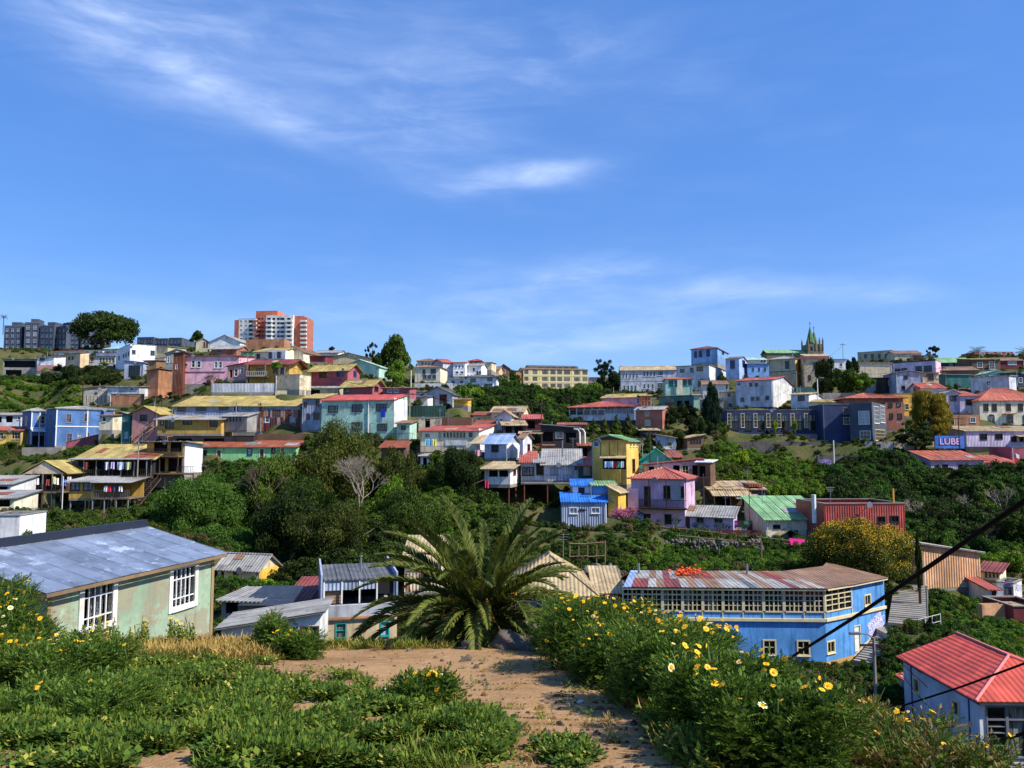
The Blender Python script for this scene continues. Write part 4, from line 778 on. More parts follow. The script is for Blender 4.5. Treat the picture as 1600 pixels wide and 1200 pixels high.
h = H('house', 'long navy building with white framed tall bays', (1136, 1286), (641, 678), 150, -3, 8, 'navy', 'flat', 0, 'dgrey', sum([[(x, 646, x + 5, 668, 'd', 'cream'), (x + 6.5, 648, x + 17, 658, 'c', 'dark'), (x + 6.5, 659, x + 17, 672, 'd', 'dark')] for x in (1137, 1158, 1178, 1198, 1215, 1236, 1257)], []), fd=5, base='stone')
H('house', 'tall plain navy box with two stacked side windows', (1286, 1328), (632, 692), 146, -3, 8, 'navy', 'flat', 0, 'dgrey', [(1317, 637, 1326, 647, 'c', 'grey'), (1318, 652, 1327, 663, 'c', 'cream')], fd=5)
H('house', 'slate blue tower house with large white square window', (1328, 1363), (630, 691), 143, -14, 7, 'slate', 'flat', 0, 'dgrey', [(1342, 642, 1358, 663, 'p', 'white'), (1344, 673, 1360, 686, 'd', 'white')], Rw=[(1366, 636, 1373, 661, 'c', 'white'), (1376, 635, 1382, 660, 'c', 'white'), (1368, 672, 1382, 688, 'd', 'cream')], side=1385, fd=4)
H('house', 'red brick house with patched terracotta hip roof and white sills', (1384, 1413), (629, 672), 152, -4, 8, 'brick:b', None, 8, 'terracotta:r', [(1388, 628, 1394, 636), (1401, 627, 1407, 635), (1390, 646, 1395, 654), (1403, 646, 1409, 654)], fd=4)
h = H('house', 'brick house upper storey under the terracotta hip roof', (1324, 1411), (622, 630), 154, -4, 10, 'brick:b', 'hip', 10, 'terracotta:r', ov=.7, fd=.3, ground=False)
H('house', 'amber plastered house with maroon chimney wall', (1398, 1429), (615, 650), 160, -4, 7, 'amber', 'flat', 0, 'grey', [(1414, 631, 1420, 640, 'd')])
panel(h, (1428, 605, 1434, 630), wm('maroon'), name='chimney_wall', off=1.0, th=1)
# church on the skyline
P = at(1275, 562, 420); root = empty('church', P); tag(root, 'twin spired gothic church tower in weathered green stone on the skyline', 'church'); CP.append((P.x, P.y, P.z))
GS = surf('church_stone', (120, 112, 92), stain=(60, 60, 50), amt=.5); GC = surf('copper_spire', (84, 120, 78), stain=(50, 70, 50), amt=.5)
mb = MB(); mb.box(-4.2, 4.2, 0, 9, -6, 8.5); mb.build('belfry', GS, root)
for x in (-2.1, 2.1):
    for z in (1.5, 4.8):
        mb = MB(); mb.box(x - .6, x + .6, -.06, -.01, z, z + 2.2); mb.build('lancet_window', DARKIN, root)
def spire(x, y, zb, r, hh, n=8):
    mb = MB(); c = [(x + r * math.cos(2 * math.pi * (k + .5) / n), y + r * math.sin(2 * math.pi * (k + .5) / n), zb) for k in range(n)]
    i = len(mb.v); mb.v += c + [(x, y, zb + hh)]
    for k in range(n): mb.f.append((k, (k + 1) % n, n)); mb.m.append(0)
    o = mb.build('spire', GC, root); f = MB(); f.tube([(x, y, zb + hh - .3), (x, y, zb + hh + 2.2)], .12, 5); f.box(x - .5, x + .5, y - .06, y + .06, zb + hh + 1.2, zb + hh + 1.4); f.build('finial', DARKIN, o)
spire(-1.6, 3, 8.4, 2.5, 10.4); spire(1.6, 6.0, 8.4, 2.3, 8.4)
for (x, y) in ((-4, .2), (-4, 8.8), (4, .2), (4, 8.8), (0, .1), (2.2, .1)):
    mb = MB(); mb.tube([(x, y, 5), (x, y, 10.4), (x, y, 12.4)], [.45, .45, .02], 6); mb.build('pinnacle', GS, root)
mb = MB(); mb.slab([(-26, 2, 4.0), (-4.3, 2, 4.0), (-4.3, 7, 6.2), (-26, 7, 6.2)], .3); mb.slab([(-4.3, 12, 4.0), (-26, 12, 4.0), (-26, 7.01, 6.2), (-4.3, 7.01, 6.2)], .3); mb.build('nave_roof', rmat('green'), root)
mb = MB(); mb.box(-25.6, -4.3, 2.4, 11.6, -6, 3.9); mb.build('nave_wall', GS, root)
# ------------------------------------------------------------ sheds, terrace walls and lean-tos between the houses
H('shed', 'open grey shed roof below the upper rose house', (470, 528), (606, 619), 141, -3, 4, 'olive', 'sb', 5, 'grey', [(476, 609, 500, 617, 'o')], fd=1)
H('terrace_wall', 'brown rubble terrace wall above the cream house roof', (690, 737), (652, 674), 122, -6, 1.2, 'brown:b', None, fd=2, cat='wall')
H('shed', 'small whitewashed hut below the cream house deck', (657, 682), (712, 734), 107, -10, 3, 'white:f', 'sb', 3, 'grey', [(661, 715, 667, 727, 'o')], fd=3)
H('shed', 'dark timber underbuild of the cream house', (690, 753), (707, 728), 110, -8, 4, 'brown:k', None, 0, 'grey', [(696, 710, 712, 724, 'o'), (720, 710, 740, 724, 'o')], fd=3)
H('shed', 'rust roofed cottage behind the tan terrace wall', (739, 768), (648, 664), 136, -6, 5, 'tan', 'sb', 7, 'rust:r', [(745, 652, 752, 660, 'd')])
H('shed', 'narrow dark shed behind the white bent pipes', (905, 926), (696, 720), 113, -2, 4, 'dark:k', 'sb', 4, 'rust:r', [(909, 700, 918, 716, 'o')])
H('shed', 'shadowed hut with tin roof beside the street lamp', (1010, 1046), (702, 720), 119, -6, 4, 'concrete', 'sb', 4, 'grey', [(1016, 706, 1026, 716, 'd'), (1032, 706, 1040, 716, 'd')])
H('shed', 'post clad porch at the end of the dim pink row', (1090, 1110), (722, 764), 99, -18, 3, 'brown:k', 'sb', 3, 'white:n', [(1093, 728, 1102, 745, 'o')], side=1118, fd=2)
H('terrace_wall', 'weathered timber boarding under the rusty tenement cladding', (398, 500), (678, 694), 121, -2, .4, 'brown:k', None, fd=2, cat='wall')
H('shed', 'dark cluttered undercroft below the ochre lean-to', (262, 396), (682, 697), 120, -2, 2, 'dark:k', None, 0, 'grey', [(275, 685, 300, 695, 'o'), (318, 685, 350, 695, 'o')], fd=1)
H('terrace_wall', 'dark stone terrace wall under the blue house', (34, 96), (699, 717), 136, 6, 1.2, 'stone', None, fd=2, cat='wall')
H('terrace_wall', 'brick red stair wall climbing beside the blue house', (103, 152), (691, 704), 134, 8, .4, 'rose:b', 'sr', 12, 'brown', fd=2, cat='wall', ov=.05)
H('terrace_wall', 'pale rendered terrace wall above the khaki tenement roof', (430, 476), (610, 620), 138, -4, .6, 'sand:f', None, fd=2, cat='wall')
H('terrace_wall', 'dark green board wall under the worn beige house', (1244, 1292), (605, 619), 186, -4, .6, 'teal:k', None, fd=3, cat='wall')
H('terrace_wall', 'shadowed stone wall under the dark low tree', (1286, 1348), (614, 632), 170, -4, 1, 'stone', None, fd=3, cat='wall')
H('terrace_wall', 'tan stone wall below the dark spreading tree', (1398, 1462), (690, 706), 136, -4, 1, 'tan:f', None, fd=3, cat='wall')
H('terrace_wall', 'white garden wall below the cream two storey house', (648, 706), (599, 609), 176, -6, .6, 'offwhite:f', None, fd=3, cat='wall')
H('house', 'white lower cottage in front of the three window townhouse', (700, 730), (591, 606), 184, -8, 5, 'white', 'sb', 3, 'grey', [(705, 594, 711, 600, 'd'), (718, 594, 724, 600, 'd')])
H('shed', 'patched tin cottage behind the green fence', (636, 668), (620, 634), 142, -8, 4, 'offwhite:f', 'sb', 4, 'dgrey', [(642, 624, 650, 631, 'd')])
H('house', 'brown tiled cottage left of the tin shack', (744, 776), (662, 676), 128, -8, 5, 'sand', 'gx', 6, 'rust:r', [(750, 666, 757, 673, 'd')])
H('house', 'small grey cottage between cypress and mint corner hut', (1096, 1130), (624, 644), 168, -10, 5, 'concrete', 'sb', 4, 'brown', [(1102, 628, 1108, 636, 'd'), (1118, 628, 1124, 636, 'd')])
H('house', 'stone basement with stairs below the pale violet house', (1478, 1530), (648, 668), 150, -3, 4, 'brick2:b', None, 0, 'grey', [(1485, 652, 1491, 664, 'D'), (1516, 652, 1524, 660, 'd')], fd=4)
H('house', 'tiny pink house tucked right of the yellow block', (921, 936), (590, 600), 300, -6, 6, 'pink', 'sb', 3, 'maroon', [(925, 593, 929, 597, 'd')])
# ------------------------------------------------------------ right hillside
H('apartment_block', 'grey and white striped apartment row on the right skyline', (1340, 1394), (549, 568), 262, -6, 9, 'olive', 'flat', 0, 'grey', rw(1347, 1390, 553, 560, 4, .4, 'd'), side=1402, cat='apartment block')
H('retaining_wall', 'bare tan retaining wall under the striped apartment row', (1338, 1394), (567, 592), 214, -6, 3, 'sand', 'sl', 2, 'tan', fd=5, cat='wall')
H('house', 'cluster of brown roofed houses right of the striped apartments', (1398, 1440), (552, 562), 252, -6, 8, 'sand', 'gx', 6, 'brown', rw(1403, 1412, 554, 559, 2, .5))
H('house', 'brick house with two white windows below the umbrella pine', (1440, 1466), (555, 564), 246, -4, 7, 'brick', 'sb', 4, 'brown', rw(1442, 1462, 556, 562, 2, .5, 'p'))
h = H('house', 'lilac stuccoed house with arched dark windows and dark cornice', (1395, 1462), (565, 592), 196, -8, 8, 'lilac', 'flat', 0, 'grey', [(1399, 576, 1407, 585, 'd', 'dark'), (1409, 575, 1417, 584, 'd', 'dark'), (1431, 572, 1440, 582, 'd', 'dark'), (1444, 571, 1456, 581, 'd', 'dark')], side=1470)
panel(h, (1395, 563.5, 1462, 566), FR['dark'], name='cornice')
mb = MB(); mb.box(h.W / 2 + .003, h.W / 2 + .05, 0, h.D, 0, h.H - .1); mb.build('pink_flank', wm('pink'), h.root)
h = H('house', 'pale blue corrugated house with slanted top and small windows', (1400, 1439), (582, 616), 172, -4, 7, 'bluegrey:c', 'gy', 3, 'grey', [(1412, 587, 1418, 592, 'd', 'dark'), (1409, 603, 1414, 609, 'd', 'dark')])
H('house', 'rust streaked timber house between lilac house and green wall', (1440, 1467), (582, 602), 174, -3, 6, 'sand:g', 'sb', 2, 'brown', [(1450, 584, 1458, 594, 'd', 'brown')])
H('house', 'narrow dark timber house with one white window', (1384, 1399), (590, 614), 176, 4, 6, 'dark:k', 'sb', 3, 'dgrey', [(1388, 594, 1395, 602, 'c', 'cream')])
H('house', 'grey lean-to cottage left of the dark timber house', (1367, 1384), (596, 614), 180, 4, 6, 'grey', 'sl', 3, 'red', [(1374, 602, 1378, 607, 'd')])
H('house', 'navy bungalow with green roof and white framed windows', (1472, 1520), (566, 577), 216, -3, 8, 'navy', 'gx', 9, 'green', rw(1481, 1510, 568, 574, 3, .6, 'p'))
H('house', 'brown bungalow with khaki roof and two white framed windows', (1519, 1563), (561, 579), 206, -4, 8, 'brown', 'sb', 6, 'khaki', [(1527, 566, 1535, 574, 'd'), (1546, 565, 1554, 577, 'd')])
H('house', 'dark sided house behind brown bungalow', (1563, 1600), (563, 577), 212, -4, 8, 'maroon', 'gx', 6, 'brown', [(1575, 564, 1588, 570, 'p')])
H('house', 'long crimson rooftop pavilion with pale dormers on the skyline', (1523, 1583), (550, 558), 262, 0, 8, 'red', 'flat', 0, 'red', rw(1528, 1582, 551, 556, 4, .5, 'c'))
H('house', 'grey roofed house behind the teal wall', (1468, 1530), (578, 590), 196, -6, 8, 'brown', 'gx', 7, 'brown', [(1471, 583, 1478, 591, 'd')])
h = H('house', 'teal green sheet walled house with one low window', (1477, 1517), (585, 606), 178, 4, 6, 'teal:c', 'sb', 3, 'grey', [(1493, 599, 1499, 605, 'd', 'dark')])
H('house', 'mint gabled house behind the teal wall', (1540, 1573), (583, 592), 190, -4, 7, 'mint', 'gy', 5, 'lgreen')
h = H('house', 'pale lilac corrugated house with one square window', (1517, 1577), (588, 614), 170, -4, 7, 'lgrey:c', 'sb', 2, 'grey', [(1541, 595, 1548, 602, 'd')], side=1588)
H('house', 'slate blue house at the right edge with pale end', (1588, 1640), (582, 605), 182, -4, 7, 'slate', 'sb', 3, 'dgrey', [(1592, 590, 1597, 598, 'd')])
H('house', 'tiled gable house with red ridges above the olive tree', (1440, 1478), (606, 624), 166, -4, 7, 'offwhite', 'gx', 9, 'red:r', rw(1447, 1473, 614, 620, 2, .5, 'd'))
h = H('house', 'pale violet two storey house with wide black balcony window', (1478, 1500), (614, 645), 156, -3, 6, 'lilac', 'gy', 5, 'grey', [(1483, 618, 1494, 627, 'd', 'grey')], fd=4)
h = H('house', 'lilac flat house with black strip window beside violet gable', (1500, 1530), (618, 646), 155, -3, 6, 'lilac', 'sb', 10, 'terracotta', [(1509, 624, 1524, 633, 'd', 'dark'), (1507, 642, 1513, 653, 'p'), (1518, 640, 1526, 650, 'd')], fd=6, base='brick2')
h = H('house', 'large cream house with terracotta hip roof and arched ground windows', (1531, 1640), (626, 664), 152, -3, 10, 'cream', 'hip', 22, 'terracotta', [*[(x, 631, x + 7, 642, 'd', 'brown') for x in (1537, 1550, 1572, 1591, 1610)], *[(x, 651, x + 10, 662, 'd', 'grey') for x in (1544, 1573, 1598)]], fd=5)
deck(h, h.pl(1567, 648).x, h.pl(1585, 648).x, -.9, 0, h.pl(1567, 646).z, 0, m=wm('brick2'), name='balcony')
for x in (1549, 1578, 1603):
    p = h.pl(x, 651); mb = MB(); n = 10; c = [(p.x + .62 * math.cos(math.pi * k / n), -.02, p.z + .5 * math.sin(math.pi * k / n)) for k in range(n + 1)]; mb.slab(c, .04, nrm=(0, -1, 0)); mb.build('arch_head', GL[0], h.root)
h = H('house', 'long lilac corrugated house with grey roof and dark windows', (1508, 1640), (673, 698), 136, 4, 7, 'lilac:c', 'sb', 9, 'tan', [(1531, 678, 1542, 687, 'd', 'dark'), (1555, 678, 1566, 686, 'd', 'dark'), (1580, 682, 1588, 690, 'd', 'dark'), (1593, 683, 1599, 690, 'd', 'dark')], fd=5, base='dark')
awning(h, h.pl(1584, 680).x, h.pl(1612, 680).x, -1.2, 0, h.pl(1584, 682).z, h.pl(1584, 680).z, 'tan')
# graffiti panel
BN = surf('mural_blue', (70, 130, 215), stain=(40, 50, 120), amt=.6, second=(60, 60, 150), samt=.7)
a, b = at(1461, 697, 134), at(1507, 697, 134); zt = at(1461, 681, 134).z
root = empty('mural_wall', a); tag(root, 'blue painted mural wall with pink block letters beside lilac house', 'mural'); L = (b - a).length
mb = MB(); mb.box(0, L, 0, .25, -.4, zt - a.z); mb.build('wall', BN, root)
CP.append((a.x, a.y, a.z - .2))
def text(body, size, mat, parent, loc, rot, name='lettering', ext=.01, sx=1.0, off=.0):
    cu = bpy.data.curves.new('txt', 'FONT'); cu.body = body; cu.size = size; cu.extrude = ext; cu.offset = off; cu.resolution_u = 3
    ob = bpy.data.objects.new('txt', cu); COL.objects.link(ob); bpy.context.view_layer.update()
    me = bpy.data.meshes.new_from_object(ob.evaluated_get(bpy.context.evaluated_depsgraph_get())); bpy.data.objects.remove(ob); bpy.data.curves.remove(cu)
    me.materials.clear(); me.materials.append(mat); o = link(name, me, parent, loc, rot); o.scale = (sx, 1, 1); return o
text('LUBE', 1.5, FR['blue'], root, (.75, -.03, .26), (R(90), 0, 0), 'letter_shadow', .01, 1.05, .12)
text('LUBE', 1.5, plain('graffiti_pink', (240, 190, 225), .7), root, (.75, -.06, .28), (R(90), 0, 0), 'lettering', .01, 1.05, .03)
h = H('house', 'long dusky pink house with terracotta roof on the right slope', (1455, 1538), (718, 742), 124, -2, 7, 'mauve:c', 'sb', 13, 'terracotta', [(1463, 727, 1467, 733, 'd', 'dark'), (1473, 726, 1481, 733, 'd', 'dark'), (1498, 726, 1504, 735, 'd', 'dark')], fd=4, cat='house')
H('house', 'low salmon roofed extension joined to the dusky pink house', (1539, 1588), (722, 736), 124.5, -2, 6, 'salmon', 'sb', 10, 'terracotta:n', [(1570, 724, 1580, 733, 'o')], fd=4)
H('house', 'crimson house corner with dark window at the right edge', (1581, 1640), (699, 730), 128, 0, 6, 'rose', 'flat', 0, 'red', [(1592, 717, 1604, 727, 'd', 'dark')], fd=4)
# flag on pole by the crimson house
a = at(1587, 737, 120); root = empty('flagpole', a); tag(root, 'white flagpole with red white and blue flag by crimson house', 'flag')
mb = MB(); mb.tube([(0, 0, -1.5), (-.3, 0, 2.9)], .05, 6); mb.build('pole', FR['white'], root)
for (z0, z1, x0, x1, c) in ((2.2, 2.75, -.2, .15, 'blue'), (2.2, 2.75, .15, .7, 'white'), (1.2, 2.2, -.2, .7, 'red')):
    mb = MB(); mb.slab([(x0 + .1, 0, z0 - .1), (x1, .05, z0 - .3), (x1, .05, z1 - .25), (x0, 0, z1)], .02, nrm=(0, 1, 0)); mb.build('flag_stripe', plain('flag_red', (200, 30, 40)) if c == 'red' else FR[c], root)
# ------------------------------------------------------------ middle right cluster
h = H('house', 'turquoise gable end house behind the pink balcony house', (998, 1055), (722, 732), 106, -8, 6, 'turq', 'gy', 20, 'turq:n', [], fd=4)
H('shed', 'orange rusted sheet roof shed behind turquoise gable', (1034, 1066), (714, 724), 112, -4, 5, 'rust:g', 'sb', 9, 'rust:r', [], fd=4)
h = H('house', 'dim pink row with tin roof and dark doors behind pink house', (1010, 1100), (726, 752), 101, -3, 4, 'pink:f', 'sr', 9, 'maroon', [(1014, 729, 1022, 742, 'o'), (1052, 727, 1062, 742, 'o'), (1066, 726, 1076, 744, 'd'), (1082, 724, 1090, 742, 'o')], fd=4)
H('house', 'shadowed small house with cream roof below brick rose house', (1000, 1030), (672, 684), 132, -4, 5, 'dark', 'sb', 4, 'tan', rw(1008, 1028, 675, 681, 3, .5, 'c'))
H('house', 'pale blue hut with sloping tan roof among dark shrubs', (1026, 1056), (684, 702), 126, -8, 5, 'bluegrey', 'sl', 5, 'tan', [(1042, 690, 1050, 697, 'd')])
H('house', 'tan roofed hut with barred windows under the stone wall', (1074, 1100), (684, 700), 126, 8, 5, 'brown', 'sr', 5, 'tan:r', rw(1078, 1096, 686, 692, 4, .6, 'd'))
h = H('house', 'pink two storey balcony house with terracotta hip roof', (986, 1070), (748, 822), 90, -7, 6.5, 'mauve', 'hip', 16, 'terracotta:n', [(1007, 760, 1016, 790, 'd', 'brown'), (1037, 759, 1048, 779, 'd', 'brown'), (1064, 760, 1071, 778, 'd', 'brown'), (1006, 803, 1016, 818, 'd', 'dark'), (1039, 804, 1049, 818, 'd', 'dark')], side=1086, ov=.35, fd=4)
z = h.pl(1000, 792).z; deck(h, -h.W / 2 - .1, h.W / 2 + .3, -1.0, 0, z, 0, m=DWOOD, name='balcony_floor'); railing(h, -h.W / 2 + 1.1, h.W / 2 + .3, -.95, z, .9, DWOOD, .13)
mb = MB(); mb.box(-h.W / 2 - .12, -h.W / 2 + 1.1, -1.02, -.94, z - .05, z + 2.1); mb.build('balcony_screen', wm('mauve'), h.root)
for x in (1013, 1040.5, 1071):
    p = h.pl(x, 748, 'f', -.9); mb = MB(); mb.box(p.x - .04, p.x + .04, -.95, -.88, z, h.H); mb.build('balcony_post', DWOOD, h.root)
panel(h, (1048, 751, 1063, 782), wm('grey'), off=-.02, name='plaster_patch')
def graff(key, cols, sc_=2.2):
    if key in MC: return MC[key]
    m = bpy.data.materials.new(key); m.use_nodes = True; t = NT(m.node_tree); b = t.n['Principled BSDF']; co = t.new('ShaderNodeTexCoord').outputs['Object']
    n = t.noise(co, sc_, 3, .5, 2.5); cr = t.new('ShaderNodeValToRGB'); cr.color_ramp.interpolation = 'CONSTANT'; e = cr.color_ramp.elements
    while len(e) < len(cols): e.new(.5)
    for i, c in enumerate(cols): e[i].position = .26 + .5 * i / len(cols) if i else 0; e[i].color = (*lin(c), 1)
    t.l.new(n, cr.inputs[0]); t.l.new(cr.outputs[0], b.inputs['Base Color']); b.inputs['Roughness'].default_value = .7
    MC[key] = m; return m
G_A = graff('graffiti_colours', [(20, 24, 30), (60, 150, 110), (235, 165, 60), (40, 120, 190), (30, 30, 30), (240, 190, 120), (70, 170, 120), (225, 110, 60)], 1.4)
G_B = graff('graffiti_blue', [(205, 165, 195), (40, 120, 220), (30, 40, 70), (90, 180, 230), (230, 150, 60), (205, 165, 195), (40, 90, 190)], 1.6)
G_C = graff('graffiti_white', [(70, 130, 210), (225, 225, 235), (80, 70, 140), (235, 235, 240), (160, 140, 190), (70, 130, 210), (240, 240, 240)], 2.6)
def blob(h, cx, cy, rx, ry, m, off=-.012, seed=0, name='graffiti', plane='f'):
    rg = random.Random(seed); n = 22; pts = []
    for k in range(n):
        a = 2 * math.pi * k / n; q = 1 + rg.uniform(-.22, .22); p = h.pl(cx + rx * q * math.cos(a), cy - ry * q * math.sin(a), plane, off)
        pts.append((p.x, off, p.z) if plane == 'f' else (h.W / 2 + .02, p.y, p.z))
    mb = MB(); mb.slab(pts, .01, nrm=(0, 1, 0) if plane == 'f' else (-1, 0, 0)); return mb.build(name, m, h.root)
blob(h, 997, 806, 8, 9, G_B, seed=1); blob(h, 1057, 813, 8, 6, G_A, seed=2); blob(h, 1030, 815, 6, 4, G_A, seed=3)
h = H('house', 'low graffiti covered cottage with grey sheet roof', (1066, 1146), (806, 832), 88, -5, 5, 'mauve', 'sb', 12, 'grey', [(1088, 808, 1100, 817, 'd', 'grey'), (1116, 808, 1129, 817, 'd', 'grey'), (1068, 808, 1078, 826, 'D', 'dark')], fd=3, side=1152)
blob(h, 1095, 822, 13, 5, G_A, seed=4); blob(h, 1128, 824, 14, 6, G_A, seed=5); blob(h, 1085, 820, 5, 5, G_A, seed=7)
h = H('courtyard_wall', 'black courtyard wall with painted green and purple flowers', (1147, 1176), (814, 836), 87, -6, .5, 'dark', None, 0, 'grey', fd=2, cat='wall')
blob(h, 1149, 818, 4, 3, plain('paint_purple', (150, 80, 170)), seed=8); blob(h, 1166, 817, 4, 3, plain('paint_green', (60, 150, 80)), seed=9); blob(h, 1156, 829, 11, 5, G_A, seed=6)
h = H('shed', 'messy tin roofed sheds with rust patch behind graffiti cottage', (1108, 1196), (764, 792), 97, -3, 6, 'brown:k', 'sb', 9, 'tan:r', [(1118, 776, 1140, 790, 'o'), (1160, 772, 1172, 800, 'o')], fd=5)
awning(h, -h.W * .5, h.W * .2, -2.2, 0, h.H - .7, h.H - .1, 'tan'); awning(h, -h.W * .1, h.W * .34, -2.6, -.4, h.H - 1.0, h.H - .6, 'grey:n')
for x in (-h.W * .48, -h.W * .2, h.W * .08, h.W * .34):
    mb = MB(); mb.tube([(x, -2.4, -3), (x, -2.4, h.H - .9)], .07, 6); mb.build('post', DWOOD, h.root)
mb = MB(); mb.box(h.W * .22, h.W * .5, .3, 4, h.H + .25, h.H + .6); mb.build('rust_sheet', rmat('rust:r'), h.root)
h = H('house', 'cream house with mossy green sheet roof and porch', (1197, 1290), (810, 840), 86, 2, 7, 'cream', 'sb', 27, 'green', [(1208, 820, 1219, 826, 'd', 'dark'), (1232, 829, 1246, 840, 'd', 'dark'), (1260, 828, 1272, 840, 'd', 'grey')], fd=3, ov=.4)
p = h.pl(1228, 834); mb = MB(); slope(mb, (p.x - 1.4, -1.6, p.z - .1), (p.x - 1.4, -.05, p.z - .1), (p.x - .1, -.05, p.z + .6), (p.x - .1, -1.6, p.z + .6), .05); slope(mb, (p.x + 1.2, -.05, p.z - .1), (p.x + 1.2, -1.6, p.z - .1), (p.x - .09, -1.6, p.z + .6), (p.x - .09, -.05, p.z + .6), .05); mb.build('porch_roof', rmat('tan', 'y'), h.root)
for x in (p.x - 1.2, p.x + 1.0):
    mb = MB(); mb.box(x, x + .1, -1.5, -1.4, -1, p.z); mb.build('porch_post', DWOOD, h.root)
h = H('house', 'brick red corrugated house with flat top and twin windows', (1288, 1414), (787, 836), 82, 3, 7, 'brickred:c', 'flat', 0, 'maroon', [(1371, 807, 1383, 816, 'd', 'dark'), (1392, 806, 1404, 816, 'd', 'dark')], fd=3)
mb = MB(); mb.box(-h.W / 2, h.W / 2, -.03, -.004, h.H - .12, h.H + .09); mb.build('pale_trim', FR['red'], h.root)
p = h.pl(1404, 785); mb = MB(); mb.tube([(p.x, 1, h.H - .5), (p.x, 1, h.H + 1.5)], .1, 8); mb.build('stovepipe', wm('amber'), h.root)
p = h.pl(1277, 790); mb = MB(); mb.tube([(p.x, .8, h.H - 2), (p.x, .8, h.H + .9)], .22, 10); mb.build('white_flue', FR['white'], h.root)
h = H('house', 'peach vertically boarded house with brown roof edge', (1441, 1532), (864, 918), 70, 14, 8, 'peach:c', 'sl', 16, 'grey', [*rw(1502, 1530, 910, 919, 4, .5, 'c', 'white')], fd=4)
h = H('house', 'small cream glazed hut with red roof right of the peach house', (1533, 1562), (892, 906), 74, -14, 4, 'cream', 'sb', 8, 'maroon', [*rw(1538, 1562, 894, 903, 4, .7, 'd', 'cream')], side=1572, fd=5)
h = H('house', 'white flat roofed house with graffiti and violet window at right', (1558, 1584), (911, 938), 68, -24, 5, 'white:f', 'flat', 0, 'grey', [(1569, 917, 1583, 929, 'v', 'grey')], side=1597, fd=5)
blob(h, 1574, 914, 6, 2, plain('paint_purple', (150, 80, 170)), seed=12); blob(h, 1592, 918, 4, 6, G_C, seed=13, plane='r')
H('house', 'whitewashed entrance hut with brown door and red roof', (1546, 1558), (920, 944), 67, -4, 4, 'white', 'sb', 8, 'red', [(1550, 922, 1556, 935, 'D', 'brown')], fd=4)
H('house', 'small maroon roofed store at the right edge below white house', (1584, 1640), (948, 975), 62, 0, 4, 'maroon', 'flat', 0, 'tan', [], fd=4)
H('terrace_wall', 'peach terrace wall with railings below the white flat roofed house', (1535, 1584), (944, 970), 63, 6, .5, 'peach', None, 0, 'tan', fd=4, cat='wall')
